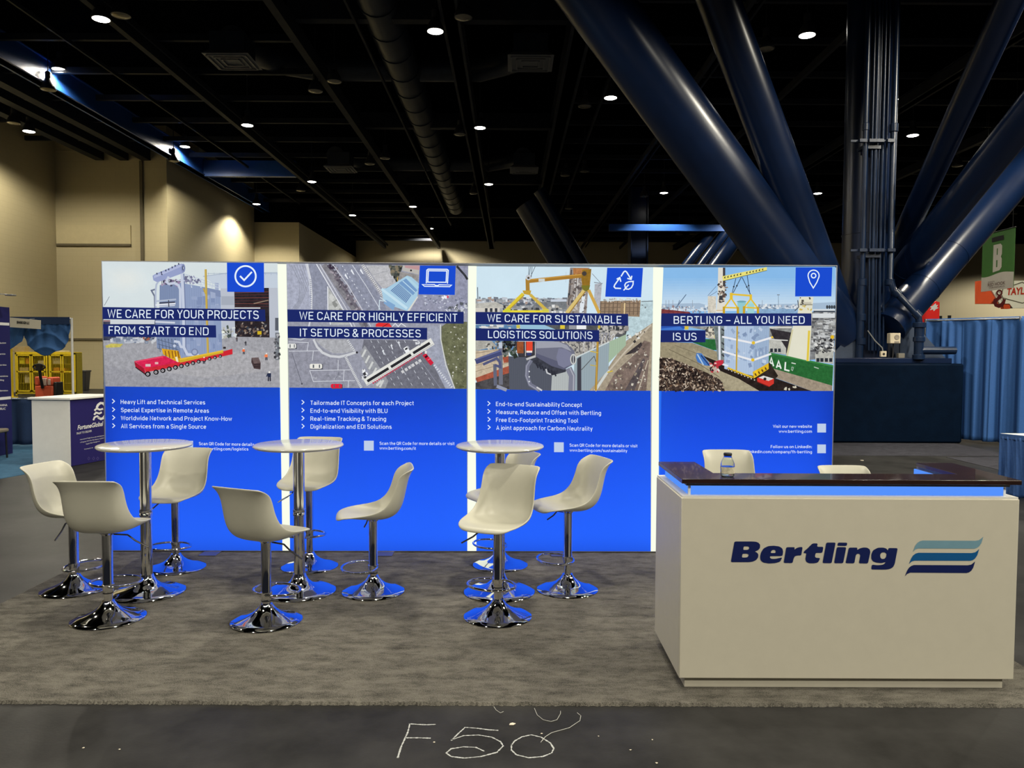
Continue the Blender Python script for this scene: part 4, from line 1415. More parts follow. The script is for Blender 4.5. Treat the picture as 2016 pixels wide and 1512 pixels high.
    A.line((42, 42, 46), [(896, 1296), (1112, 1164)], 28)
    A.line((42, 42, 46), [(1136, 1150), (1340, 1024)], 28)
    A.line((42, 42, 46), [(1362, 1010), (1532, 906)], 28)
    A.line((160, 162, 160), [(890, 1330), (1570, 915)], 5)
    A.poly((236, 238, 240), [(1262, 960), (1300, 938), (1330, 990), (1290, 1012)])
    A.poly((44, 44, 50), [(1276, 965), (1300, 950), (1308, 966), (1284, 980)])
    A.poly((206, 36, 62), [(1456, 1032), (1492, 1012), (1572, 1108), (1540, 1136)])
    A.poly((60, 20, 30), [(1476, 1046), (1502, 1028), (1514, 1042), (1490, 1062)])
    A.line((240, 120, 130), [(1510, 1080), (1545, 1060)], 8)
    A.poly((220, 222, 218), [(1480, 980), (1505, 990), (1500, 1016), (1480, 1014)])
    A.scatter([(210, 212, 214), (60, 60, 66), (236, 238, 240)], ((830, 1170, 890, 1270), None), 18, (5, 16))
    A.scatter([(216, 218, 222), (120, 122, 130)], ((1370, 870, 1430, 920), None), 12, (5, 14))
    # cars
    for x0, y0, x1, y1, c in ((84, 912, 172, 962, (228, 228, 224)), (310, 1118, 436, 1168, (232, 230, 222)), (524, 1322, 638, 1366, (222, 34, 62))):
        A.poly((80, 82, 92), [(x0 + 6, y0 + 8), (x1 + 8, y0 + 4), (x1 + 8, y1 + 6), (x0 + 10, y1 + 8)])
        A.poly(c, [(x0, y0 + 8), (x0 + 14, y0), (x1 - 12, y0), (x1, y0 + 10), (x1, y1 - 10), (x1 - 12, y1), (x0 + 14, y1), (x0, y1 - 8)])
        A.rect((90, 96, 104), x0 + (x1 - x0) * 0.24, y0 + 8, x0 + (x1 - x0) * 0.36, y1 - 8)
        A.rect((90, 96, 104), x0 + (x1 - x0) * 0.74, y0 + 8, x0 + (x1 - x0) * 0.84, y1 - 8)
    A.poly((226, 50, 50), [(984, 712), (1010, 700), (1120, 704), (1146, 744), (980, 740)])
    A.line((60, 30, 36), [(1050, 744), (1110, 706)], 6)
    A.line((230, 232, 236), [(1150, 740), (1180, 706), (1210, 740), (1240, 706), (1290, 740)], 8)
    A.poly(NAVY, [(82, 564), (1876, 589), (1876, 709), (85, 690)])
    A.poly(NAVY, [(85, 735), (1504, 752), (1504, 871), (88, 856)])
    return A


def photo3():
    A = Art(C[3])
    A.poly((206, 228, 240), [(95, 125), (1892, 135), (1867, 1392), (82, 1376)], SOFT)
    A.line((110, 118, 128), [(104, 338), (108, 470)], 9)
    # town and yards
    A.poly((150, 154, 158), [(84, 455), (1020, 452), (1020, 610), (84, 610)], COARSE)
    A.scatter([(190, 196, 204), (214, 218, 224), (120, 126, 136), (90, 98, 110), (170, 150, 140)], ((90, 448, 1010, 520), None), 120, (4, 16), asp=1.6)
    A.rect((196, 204, 216), 850, 462, 1010, 486)
    A.poly((186, 184, 176), [(84, 505), (290, 488), (384, 530), (360, 552), (84, 545)], GRAIN)
    A.rect((210, 205, 195), 84, 548, 330, 590)
    for x in range(180, 330, 50):
        A.rect((52, 56, 64), x, 552, x + 26, 590)
    A.poly((120, 124, 128), [(640, 560), (700, 490), (1010, 484), (1015, 560), (800, 590)], GRAIN)
    A.scatter([(226, 226, 224), (140, 140, 140), (180, 176, 168), (60, 62, 66)], ((380, 520, 1000, 600), None), 60, (5, 18), asp=1.5)
    # water below left
    A.poly((96, 134, 172), [(84, 720), (520, 720), (520, 980), (84, 1000)], GRAIN)
    A.scatter([(200, 204, 206), (150, 150, 150), (220, 220, 218)], ((84, 715, 900, 765), None), 40, (6, 20), asp=1.8)
    A.poly((170, 168, 160), [(84, 880), (250, 885), (300, 940), (84, 985)], GRAIN)
    A.scatter([(120, 114, 104), (200, 198, 190), (80, 78, 76)], ((200, 890, 430, 980), None), 40, (5, 18))
    A.rect((150, 190, 214), 540, 720, 950, 766)
    # far quay and river at the right
    A.poly((184, 206, 212), [(1640, 480), (1890, 470), (1886, 720), (1660, 860), (1560, 870)], GRAIN)
    A.line((120, 130, 136), [(1770, 486), (1888, 480)], 8)
    A.scatter([(120, 126, 128)], ((1780, 520, 1860, 560), None), 3, (4, 8))
    # crane tower
    A.poly((176, 178, 186), [(1296, 308), (1370, 296), (1350, 560), (1290, 520)], GRAIN)
    A.line((140, 146, 156), [(1270, 200), (1360, 300)], 6)
    A.line((140, 146, 156), [(1290, 290), (1372, 300), (1330, 330)], 10)
    A.poly((150, 142, 138), [(1046, 138), (1244, 140), (1212, 605), (1008, 605)], GRAIN)
    A.poly((178, 120, 72), [(1076, 145), (1228, 145), (1226, 215), (1080, 225)], GRAIN)
    A.line((80, 76, 78), [(1060, 160), (1030, 520)], 12)
    A.line((226, 226, 224), [(1105, 205), (1075, 560)], 7)
    A.line((226, 226, 224), [(1128, 210), (1105, 560)], 7)
    A.line((222, 230, 236), [(1180, 400), (1160, 600)], 44)
    A.rect((60, 60, 66), 1024, 400, 1042, 445)
    A.scatter([(90, 84, 84), (190, 186, 180), (120, 108, 100)], ((1040, 230, 1200, 600), None), 50, (4, 16))
    # crate stacks on the far side
    A.poly((150, 128, 106), [(1352, 480), (1764, 470), (1752, 640), (1346, 620)], GRAIN)
    for i in range(10):
        A.line((106, 90, 76), [(1360 + i * 42, 480), (1355 + i * 42, 620)], 8)
    for y in (505, 545, 585):
        A.line((110, 94, 80), [(1350, y), (1755, y)], 6)
    A.line((226, 200, 150), [(1602, 500), (1590, 840)], 14)
    A.line((150, 126, 96), [(1575, 500), (1562, 840)], 22)
    A.scatter([(206, 208, 206), (160, 160, 158)], ((1370, 455, 1750, 485), None), 40, (3, 10))
    # dark deck strip under the heading
    A.poly((84, 86, 88), [(780, 720), (1640, 730), (1600, 860), (1340, 810), (900, 770)], COARSE)
    A.scatter([(150, 145, 140), (60, 62, 66), (190, 186, 180)], ((1340, 730, 1620, 800), None), 40, (5, 18), asp=1.6)
    A.rect((234, 236, 238), 1110, 725, 1210, 765)
    A.rect((150, 152, 158), 1035, 725, 1105, 765)
    A.rect((220, 196, 60), 945, 722, 992, 762)
    A.rect((200, 190, 80), 500, 722, 535, 756)
    A.rect((206, 180, 60), 1330, 722, 1352, 760)
    # near quay at the right
    A.poly((164, 152, 132), [(1886, 700), (1867, 1392), (1240, 1392), (1430, 1160), (1620, 880)], GRAIN)
    A.poly((120, 104, 96), [(1800, 880), (1866, 900), (1820, 1392), (1400, 1392), (1500, 1210), (1690, 1010)], COARSE)
    A.poly((86, 78, 80), [(1790, 1060), (1810, 1080), (1700, 1392), (1600, 1392)], COARSE)
    A.poly((62, 56, 58), [(1770, 895), (1780, 930), (1720, 1000), (1600, 1030), (1700, 950)], COARSE)
    A.line((196, 186, 168), [(1870, 720), (1620, 980), (1440, 1190)], 16)
    A.line((170, 160, 140), [(1500, 1200), (1730, 990)], 10)
    A.line((196, 186, 166), [(1840, 1080), (1740, 1390)], 9)
    A.line((206, 210, 206), [(1440, 1180), (1300, 1392)], 26)
    A.line((206, 180, 60), [(1425, 1205), (1480, 1190)], 12)
    A.scatter([(206, 200, 186), (90, 82, 78), (150, 138, 120)], box_of([(1780, 900), (1850, 1000), (1800, 1380), (1430, 1380), (1520, 1210)]), 90, (3, 12))
    A.scatter([(226, 226, 220), (60, 58, 58)], box_of([(1600, 830), (1830, 780), (1700, 900)]), 14, (5, 16))
    # deck at the left
    A.poly((196, 180, 156), [(84, 985), (420, 960), (430, 1150), (84, 1290)], GRAIN)
    for i in range(4):
        A.line((150, 132, 112), [(84, 1010 + i * 62), (420, 960 + i * 48)], 6)
    A.poly((164, 86, 66), [(84, 1262), (424, 1138), (426, 1212), (100, 1312)], GRAIN)
    A.poly((160, 82, 62), [(360, 1050), (420, 1040), (424, 1100), (370, 1110)], GRAIN)
    A.poly((74, 72, 74), [(84, 1310), (430, 1210), (440, 1378), (84, 1376)], COARSE)
    # hull sides and deck grid of the load
    A.poly((172, 168, 160), [(880, 890), (1345, 800), (1530, 800), (1440, 930), (1120, 1070), (1000, 950)], GRAIN)
    A.scatter([(96, 94, 96), (206, 202, 192), (130, 126, 122)], box_of([(900, 890), (1345, 805), (1520, 805), (1430, 920), (1130, 1040)]), 110, (4, 15))
    for i in range(9):
        x = 1140 + i * 46
        A.line((206, 204, 204) if i % 2 else (92, 90, 96), [(x, 1000 - i * 10), (x, 910 - i * 10), (x + 26, 890 - i * 11), (x + 44, 905 - i * 10)], 9)
    for i in range(4):
        A.line((150, 150, 158), [(1350 + i * 32, 880), (1356 + i * 30, 815), (1376 + i * 24, 800), (1396 + i * 14, 820)], 9)
    A.poly((152, 168, 176), [(1090, 1056), (1445, 892), (1436, 1180), (1240, 1390), (1076, 1390)], RIBS)
    A.poly((164, 186, 160), [(1445, 892), (1616, 818), (1612, 930), (1436, 1110)], RIBS)
    A.line((206, 214, 214), [(1092, 1058), (1445, 894)], 12)
    A.poly((66, 66, 76), [(1118, 1066), (1158, 1040), (1160, 1390), (1118, 1390)])
    A.line((84, 84, 84), [(1160, 1180), (1290, 1040), (1320, 1130)], 7)
    A.poly((86, 90, 102), [(418, 1040), (600, 1050), (862, 1232), (856, 1390), (430, 1380)], RIBS)
    A.poly((178, 184, 184), [(862, 1232), (1000, 1172), (1060, 1230), (1084, 1390), (852, 1390)], RIBS)
    A.line((200, 206, 206), [(600, 1050), (862, 1232), (985, 1180)], 9)
    A.poly((60, 62, 72), [(590, 1040), (700, 1020), (900, 1120), (1010, 1175), (1000, 1200), (862, 1236), (600, 1060)], COARSE)
    # ladder platform, workers
    A.scatter([(44, 52, 46), (70, 84, 70), (110, 116, 116), (30, 30, 34)], ((350, 890, 500, 1040), None), 50, (8, 24))
    A.poly((60, 58, 64), [(480, 890), (700, 890), (700, 1050), (520, 1050)], COARSE)
    A.rect((150, 84, 50), 505, 892, 572, 1010, GRAIN)
    A.rect((228, 74, 50), 600, 890, 664, 986)
    A.rect((236, 228, 220), 600, 985, 660, 1004)
    A.rect((50, 60, 110), 606, 1004, 652, 1032)
    A.line((206, 206, 206), [(590, 890), (592, 1040)], 6)
    A.line((206, 206, 206), [(690, 890), (692, 1040)], 6)
    A.line((190, 190, 188), [(600, 1072), (695, 1040)], 22)
    # drum
    A.poly((112, 114, 132), [(690, 890), (925, 890), (1020, 918), (1088, 985), (1102, 1060), (1072, 1128), (985, 1178), (860, 1142), (700, 1046)], SOFT)
    A.poly((158, 160, 172), [(700, 892), (925, 892), (1016, 930), (1060, 990), (960, 950), (700, 960)], SOFT)
    A.poly((92, 94, 116), [(700, 1010), (940, 1100), (1050, 1120), (985, 1178), (860, 1142), (700, 1046)], SOFT)
    A.poly((124, 126, 150), [(930, 960), (1000, 968), (1060, 1010), (1080, 1070), (1050, 1125), (985, 1160), (925, 1130), (905, 1050)], SOFT)
    A.disc((200, 200, 196), 1078, 1072, 32, 16, 56)
    A.disc((66, 68, 78), 1078, 1072, 20, 14, 44)
    A.line((196, 198, 200), [(1078, 1020), (1078, 1122)], 9)
    # elbows under the drum
    for i in range(7):
        x, y = 700 + i * 30, 1110 + i * 14
        A.line((46, 48, 58), [(x, y), (x + 22, y + 50)], 16)
    A.line((200, 202, 206), [(800, 1170), (812, 1210), (850, 1226)], 14)
    A.line((116, 118, 136), [(650, 1080), (612, 1140), (606, 1240), (640, 1330), (740, 1388)], 40)
    A.line((150, 152, 168), [(640, 1080), (602, 1140), (596, 1240), (630, 1330), (720, 1388)], 10)
    A.line((206, 206, 208), [(705, 1355), (760, 1390)], 16)
    A.line((128, 130, 146), [(1030, 1160), (1066, 1240), (1060, 1392)], 66)
    A.line((176, 178, 188), [(1044, 1160), (1082, 1240), (1078, 1392)], 10)
    for y in (1196, 1250, 1298):
        A.disc((222, 226, 230), 630, y, 8, 6)
    # blue pipes at the left
    A.line((100, 104, 122), [(280, 1120), (286, 1340)], 34)
    A.line((112, 114, 128), [(338, 920), (342, 1330)], 40)
    A.line((70, 76, 118), [(84, 1096), (345, 1000)], 56)
    A.line((100, 106, 150), [(84, 1075), (345, 982)], 12)
    A.line((84, 88, 124), [(160, 1125), (300, 1062), (330, 1100), (335, 1150), (280, 1130)], 26)
    A.line((150, 154, 172), [(300, 1345), (400, 1385)], 34)
    A.rect((190, 200, 214), 320, 900, 355, 960)
    # yellow mast
    A.line((166, 126, 46), [(1326, 890), (1318, 1140), (1308, 1392)], 22)
    A.line((206, 170, 80), [(1322, 890), (1312, 1392)], 6)
    A.line((190, 170, 80), [(1250, 1130), (1316, 1140)], 9)
    A.line((206, 176, 70), [(1250, 990), (1330, 1005)], 10)
    # lifting frame
    for p, q in (((628, 128), (622, 238)), ((690, 130), (640, 240)), ((660, 130), (650, 240)), ((645, 130), (628, 230))):
        A.line((66, 72, 84), [p, q], 5)
    A.line((190, 200, 210), [(1005, 180), (1002, 290)], 4)
    A.line((168, 122, 50), [(612, 278), (1180, 220)], 40)
    A.line((206, 160, 78), [(620, 264), (1180, 208)], 8)
    A.rect((206, 210, 206), 725, 252, 788, 282)
    A.line((170, 128, 54), [(612, 250), (616, 400)], 40)
    A.poly((196, 160, 60), [(562, 372), (650, 372), (640, 420), (575, 408)])
    A.disc((196, 200, 206), 622, 240, 28, 12)
    A.disc((80, 74, 60), 622, 244, 12, 10)
    A.poly((146, 110, 40), [(1170, 160), (1262, 152), (1246, 330), (1232, 382), (1176, 372), (1158, 240)], GRAIN)
    A.disc((70, 64, 60), 1190, 200, 24, 12)
    A.poly((120, 116, 44), [(1158, 320), (1250, 320), (1232, 384), (1176, 374)])
    A.line((222, 200, 60), [(570, 404), (382, 588)], 34)
    A.line((176, 150, 50), [(580, 418), (402, 590)], 8)
    A.line((206, 178, 80), [(640, 414), (818, 584)], 30)
    A.line((232, 216, 60), [(360, 584), (830, 584)], 22)
    A.rect((206, 210, 60), 380, 560, 440, 590)
    A.rect((206, 200, 80), 765, 560, 826, 590)
    A.line((216, 192, 120), [(1188, 372), (1010, 602)], 36)
    A.line((160, 126, 60), [(1200, 384), (1036, 604)], 10)
    A.line((206, 166, 80), [(1234, 366), (1342, 602)], 32)
    A.poly(NAVY, [(84, 590), (1636, 610), (1636, 731), (84, 716)])
    A.poly(NAVY, [(84, 756), (1342, 776), (1342, 893), (84, 881)])
    return A


def photo4():
    A = Art(C[4])
    A.poly((136, 186, 232), [(135, 138), (1884, 130), (1850, 1394), (90, 1394)], SOFT)
    for i in range(12):
        f = i / 11.0
        y = 220 + 300 * f
        A.poly((int(136 + 66 * f), int(186 + 36 * f), int(232 + 6 * f)), [(132, y), (1884, y), (1880, 580), (118, 580)], SOFT)
    A.poly((164, 186, 208), [(118, 508), (500, 500), (560, 516), (560, 560), (116, 560)], SOFT)
    A.poly((164, 186, 208), [(1100, 512), (1500, 506), (1884, 490), (1884, 560), (1100, 560)], SOFT)
    A.scatter([(206, 214, 222), (120, 136, 156), (172, 182, 196), (226, 230, 232), (150, 120, 120)], ((120, 530, 700, 600), None), 120, (3, 14))
    A.scatter([(206, 214, 222), (120, 136, 156), (172, 182, 196), (226, 230, 232)], ((1100, 520, 1500, 565), None), 90, (3, 12), asp=1.5)
    A.rect((134, 168, 200), 1104, 560, 1520, 606, GRAIN)
    A.poly((126, 60, 62), [(114, 560), (400, 590), (420, 615), (112, 615)], COARSE)
    A.line((90, 112, 140), [(272, 535), (366, 412)], 8)
    A.line((90, 112, 140), [(300, 470), (275, 540)], 6)
    for x in (160, 190, 230, 430, 1140, 1305):
        A.line((150, 160, 172), [(x, 470), (x, 540)], 5)
    A.line((120, 136, 152), [(1304, 415), (1304, 520)], 4)
    A.rect((120, 130, 140), 1290, 412, 1318, 420)
    # blue ship
    A.poly((44, 84, 176), [(112, 622), (760, 600), (760, 720), (400, 745), (320, 770), (108, 800)], SOFT)
    A.poly((66, 118, 206), [(110, 760), (300, 738), (360, 780), (108, 790)])
    # ship decks behind
    A.poly((150, 152, 150), [(330, 736), (700, 736), (700, 900), (560, 850), (560, 775)], COARSE)
    A.poly((212, 204, 184), [(560, 760), (700, 745), (700, 860), (565, 850)], GRAIN)
    A.scatter([(220, 214, 196), (120, 116, 108), (166, 160, 150), (70, 70, 72)], ((570, 740, 700, 850), None), 26, (6, 18))
    A.rect((216, 190, 70), 350, 728, 390, 770)
    A.poly((138, 140, 138), [(1205, 740), (1450, 720), (1400, 1030), (1200, 1000)], COARSE)
    A.poly((132, 134, 136), [(1640, 590), (1884, 590), (1866, 1050), (1620, 1080)], COARSE)
    A.scatter([(176, 178, 176), (112, 114, 116), (84, 84, 88), (196, 198, 198), (150, 150, 148), (140, 140, 138)], ((1645, 600, 1880, 1010), None), 190, (3, 15), asp=2.2)
    A.rect((210, 216, 220), 1660, 562, 1880, 580)
    A.rect((70, 78, 88), 1660, 578, 1880, 592)
    A.rect((214, 218, 220), 1650, 605, 1880, 650)
    for i in range(4):
        A.disc((60, 66, 72), 1800 + i * 24, 540, 12, 8, 20)
    A.poly((52, 48, 52), [(1215, 760), (1440, 800), (1400, 1020), (1330, 960), (1240, 830)], COARSE)
    A.rect((212, 210, 200), 1210, 740, 1440, 756)
    A.line((220, 220, 214), [(1210, 870), (1400, 880)], 10)
    A.poly((186, 186, 178), [(1208, 878), (1330, 880), (1382, 960), (1380, 1025), (1206, 985)], GRAIN)
    for x in (1220, 1262, 1300):
        A.rect((44, 50, 58), x, 962, x + 28, 998)
    # green hull
    A.poly((44, 104, 56), [(430, 862), (700, 870), (700, 980), (640, 978), (430, 900)], GRAIN)
    A.poly((42, 102, 52), [(1206, 1000), (1862, 1132), (1852, 1342), (1196, 1152)], GRAIN)
    A.poly((60, 130, 66), [(1206, 1000), (1862, 1132), (1862, 1150), (1206, 1016)], PL)
    A.poly((120, 84, 70), [(1480, 1250), (1852, 1340), (1850, 1362), (1500, 1290)], GRAIN)
    A.poly((180, 180, 172), [(1676, 1010), (1740, 960), (1862, 970), (1862, 1120), (1680, 1096)], GRAIN)
    for x in (1690, 1730, 1776, 1820):
        A.rect((44, 48, 54), x, 1060, x + 32, 1098)
    A.scatter([(50, 50, 52), (220, 220, 216), (96, 96, 96)], ((1660, 860, 1860, 1000), None), 30, (6, 20))
    A.disc((222, 182, 40), 1852, 845, 20, 10)
    for pts in ([(1212, 1128), (1232, 1056), (1254, 1142)], [(1220, 1108), (1248, 1116)], [(1284, 1158), (1306, 1088), (1330, 1168)], [(1292, 1138), (1322, 1146)], [(1376, 1100), (1370, 1178), (1416, 1190)]):
        A.line((232, 236, 230), pts, 15)
    A.line((206, 214, 206), [(1440, 1150), (1436, 1180), (1448, 1188), (1456, 1154)], 4, True)
    A.line((214, 220, 210), [(1436, 1108), (1480, 1118)], 10)
    A.line((180, 196, 180), [(1666, 1150), (1714, 1166)], 9)
    # ship mast
    A.poly((224, 222, 202), [(1518, 436), (1660, 436), (1648, 560), (1640, 740), (1620, 1090), (1382, 1034), (1440, 770), (1500, 600)], SOFT)
    A.poly((206, 200, 160), [(1382, 1034), (1440, 770), (1456, 770), (1402, 1040)])
    A.line((222, 196, 70), [(1616, 780), (1600, 1090)], 22)
    A.rect((150, 146, 130), 1520, 510, 1650, 522)
    A.rect((196, 192, 176), 1525, 490, 1640, 510)
    A.scatter([(80, 76, 70), (206, 180, 90)], ((1520, 440, 1650, 590), None), 12, (5, 13))
    A.line((90, 96, 104), [(1500, 470), (1510, 540), (1470, 580)], 10)
    # quay
    A.poly((152, 142, 116), [(104, 895), (430, 905), (700, 1000), (720, 1120), (1110, 1394), (88, 1394)], GRAIN)
    A.poly((166, 156, 130), [(430, 960), (690, 1090), (1000, 1270), (1110, 1394), (820, 1394), (560, 1190)], GRAIN)
    A.poly((156, 142, 124), [(1196, 1150), (1852, 1340), (1850, 1394), (1640, 1394), (1240, 1250)], GRAIN)
    A.line((110, 100, 80), [(190, 970), (480, 1110), (700, 1250)], 6)
    A.line((120, 110, 90), [(250, 930), (520, 1030)], 5)
    A.poly((40, 32, 30), [(530, 1032), (700, 1100), (1000, 1250), (1100, 1230), (1260, 1260), (1640, 1394), (1110, 1394), (900, 1270), (690, 1180)], COARSE)
    A.poly((52, 42, 38), [(94, 1052), (210, 1062), (360, 1120), (580, 1210), (720, 1290), (760, 1394), (88, 1394)], RUB)
    sp = [(94, 1052), (210, 1062), (360, 1120), (580, 1210), (720, 1290), (760, 1394), (88, 1394)]
    A.scatter([(120, 100, 84), (170, 150, 130), (84, 70, 62), (30, 24, 24), (206, 190, 170), (100, 76, 60), (60, 48, 42), (44, 36, 34)], box_of(sp), 420, (2, 9), asp=2.2, rot=True)
    A.scatter([(30, 24, 24)], box_of([(240, 1130), (480, 1200), (620, 1330), (300, 1300)]), 40, (6, 16))
    A.scatter([(150, 130, 112), (206, 190, 170), (96, 80, 70)], box_of(sp), 160, (1.5, 5), asp=3.0, rot=True)
    A.scatter([(206, 200, 180)], ((1360, 1350, 1480, 1380), None), 6, (5, 12))
    # crane
    A.poly((222, 218, 206), [(690, 140), (756, 140), (762, 600), (672, 600), (686, 420)], SOFT)
    A.scatter([(90, 74, 70), (140, 120, 110), (206, 196, 180), (70, 66, 66)], ((690, 270, 770, 500), None), 40, (5, 16))
    A.rect((70, 64, 66), 738, 140, 762, 330)
    A.rect((60, 62, 70), 700, 425, 735, 470)
    A.rect((206, 200, 186), 585, 430, 668, 600, GRAIN)
    A.line((206, 176, 130), [(670, 575), (750, 575)], 8)
    A.line((110, 126, 146), [(585, 425), (670, 330)], 5)
    A.line((110, 126, 146), [(600, 430), (680, 380)], 5)
    A.line((206, 196, 150), [(645, 735), (720, 735)], 10)
    A.rect((222, 210, 120), 650, 735, 690, 860)
    # yellow traverse and slings
    A.poly((232, 222, 120), [(730, 228), (1184, 134), (1186, 168), (740, 276)], SOFT)
    for i in range(13):
        if i != 6:
            x = 752 + i * 32
            A.poly((40, 40, 40), [(x, 236 - i * 6.8), (x + 16, 226 - i * 6.8), (x + 8, 240 - i * 6.8), (x + 18, 246 - i * 6.8), (x - 2, 250 - i * 6.8)])
    A.line((70, 74, 60), [(740, 276), (1186, 168)], 5)
    for p, q in (((870, 250), (830, 404)), ((925, 236), (842, 398)), ((932, 236), (1022, 420)), ((985, 220), (1012, 408))):
        A.line((54, 72, 96), [p, q], 7)
        A.disc((50, 58, 70), (p[0] + q[0] * 1.2) / 2.2, (p[1] + q[1] * 1.2) / 2.2, 9, 8)
    # tanks
    A.rect((146, 200, 206), 885, 486, 972, 606, SOFT)
    A.rect((160, 212, 214), 985, 490, 1056, 606, SOFT)
    A.disc((120, 176, 186), 928, 486, 44, 14, 12)
    A.rect((110, 150, 160), 880, 480, 975, 486)
    A.disc((170, 216, 216), 1020, 492, 36, 14, 14)
    YL = (226, 190, 56)
    A.line(YL, [(822, 410), (1030, 426)], 18)
    A.rect(YL, 808, 396, 838, 460)
    A.rect(YL, 1008, 412, 1034, 465)
    for pts in ([(822, 450), (748, 552)], [(822, 450), (892, 556)], [(746, 545), (892, 550)], [(1020, 458), (952, 548)], [(1022, 458), (1096, 556)], [(950, 543), (1096, 552)]):
        A.line(YL, pts, 15)
    for x, y in ((748, 548), (890, 552), (952, 545), (1094, 553)):
        A.rect((200, 160, 40), x - 12, y - 12, x + 12, y + 60)
    A.poly((46, 38, 34), [(690, 1090), (800, 1130), (1040, 1230), (1210, 1100), (1300, 1240), (1250, 1290), (1000, 1290)], COARSE)
    A.poly((120, 130, 130), [(640, 735), (770, 735), (770, 1140), (690, 1110)], COARSE)
    # the boxed load
    A.poly((176, 196, 222), [(752, 720), (1052, 720), (1048, 1240), (752, 1168)], RIBS)
    A.poly((156, 178, 206), [(1052, 720), (1212, 720), (1202, 1140), (1046, 1240)], RIBS)
    A.scatter([(190, 206, 226), (150, 170, 200), (130, 150, 182)], ((760, 740, 1200, 1130), None), 50, (6, 24), SOFT)
    for i in range(4):
        A.rect((140, 160, 190), 1065 + i * 34, 970 - i * 10, 1085 + i * 34, 1050 - i * 10)
    A.line((222, 226, 234), [(700, 735), (706, 1110), (790, 1140)], 20)
    for y in (760, 820, 900, 960, 1020):
        A.line((60, 60, 66), [(725, y), (750, y + 24)], 14)
    A.line((230, 232, 236), [(730, 842), (1046, 908), (1248, 846)], 20)
    A.line((230, 232, 236), [(732, 992), (1042, 1082), (1228, 1016)], 20)
    A.disc(YL, 1048, 904, 18, 8)
    A.disc(YL, 1042, 1078, 18, 8)
    A.disc(YL, 1238, 848, 12, 8)
    A.line((192, 160, 64), [(884, 735), (874, 1212)], 16)
    # trailer under it
    A.line(YL, [(785, 1160), (1040, 1258)], 20)
    A.poly((226, 186, 40), [(1040, 1200), (1202, 1110), (1204, 1170), (1050, 1268)], GRAIN)
    for i in range(4):
        A.line((90, 64, 30), [(1064 + i * 34, 1215 - i * 20), (1078 + i * 34, 1240 - i * 20)], 14)
    for i in range(9):
        x, y = 795 + i * 33, 1172 + i * 13
        A.disc((36, 30, 30), x, y + 8, 14, 10)
        A.disc((214, 204, 190), x, y + 6, 7, 8)
    A.poly((208, 56, 46), [(1085, 1262), (1150, 1240), (1256, 1270), (1256, 1318), (1206, 1352), (1088, 1304)], PL)
    A.poly((222, 220, 214), [(1100, 1258), (1150, 1238), (1254, 1268), (1200, 1292)], GRAIN)
    A.disc((40, 36, 36), 1165, 1272, 16, 10)
    A.line((130, 30, 30), [(1088, 1300), (1206, 1350)], 8)
    A.poly((74, 122, 190), [(470, 1008), (520, 1010), (620, 1140), (560, 1135), (480, 1100), (460, 1050)], SOFT)
    A.line((180, 204, 226), [(478, 1020), (540, 1130)], 12)
    A.line((40, 60, 110), [(515, 1030), (600, 1135)], 12)
    A.poly((196, 48, 66), [(650, 1100), (700, 1080), (745, 1080), (740, 1120), (680, 1150), (640, 1140)], PL)
    A.poly((190, 170, 160), [(600, 1170), (690, 1150), (695, 1190), (606, 1206)], GRAIN)
    A.scatter([(40, 36, 40), (226, 214, 206), (180, 60, 66)], ((600, 1110, 700, 1200), None), 20, (5, 14))
    A.poly(NAVY, [(112, 605), (1638, 605), (1638, 731), (108, 735)])
    A.poly(NAVY, [(106, 777), (563, 777), (560, 899), (103, 899)])
    return A


def off(fn, k):
    return lambda x, y, lay=0.0: fn(x, y, k)


def flat(fn, pts, k, mb=None):
    mb = mb or MB()
    mb.add([fn(x, y, k) for x, y in pts], [tuple(range(len(pts)))])
    return mb


def strokes(mb, fn, pts, w, closed=False, k=0.0125):
    """line drawing of an icon"""
    A = Art(fn)
    A.line((255, 255, 255), pts, w, closed)
    o = len(mb.v)
    mb.add([(p[0], -k, p[2]) for p in A.v], A.f)


def arc(x, y, r, a0, a1, n=28, ry=None):
    return [(x + r * math.cos(math.radians(a0 + (a1 - a0) * i / n)), y + (ry or r) * math.sin(math.radians(a0 + (a1 - a0) * i / n))) for i in range(n + 1)]


PXW = lambda x, y, lay=0.0: (lambda q: (q[0], -0.0004 - lay, q[1]))(PW(x, y))
panels = []
BLUE = {1: [(207.5, 760.8), (551.5, 763), (556.2, 1091), (208, 1091)], 2: [(569.5, 763), (918.5, 765.5), (920, 1091), (571, 1091)],
        3: [(936, 766), (1281, 769.3), (1281, 1094), (938, 1094)], 4: [(1297.2, 769.3), (1640, 769.6), (1640, 1096), (1296.6, 1096)]}
LABELS = {1: 'first light panel, with the vessel on a red trailer', 2: 'second light panel, with the roads seen from above', 3: 'third light panel, with the yellow lifting frame', 4: 'fourth light panel, with the ship and green hull'}
HEAD = {1: [("WE CARE FOR YOUR PROJECTS", (115, 650), (1655, 663), 86), ("FROM START TO END", (122, 815), (1146, 828), 82)],
        2: [("WE CARE FOR HIGHLY EFFICIENT", (203, 669), (1816, 690), 82), ("IT SETUPS & PROCESSES", (205, 839), (1440, 850), 80)],
        3: [("WE CARE FOR SUSTAINABLE", (200, 692), (1570, 710), 80), ("LOGISTICS SOLUTIONS", (203, 857), (1272, 868), 78)],
        4: [("BERTLING \u2013 ALL YOU NEED", (228, 712), (1567, 712), 80), ("IS US", (222, 880), (468, 880), 78)]}
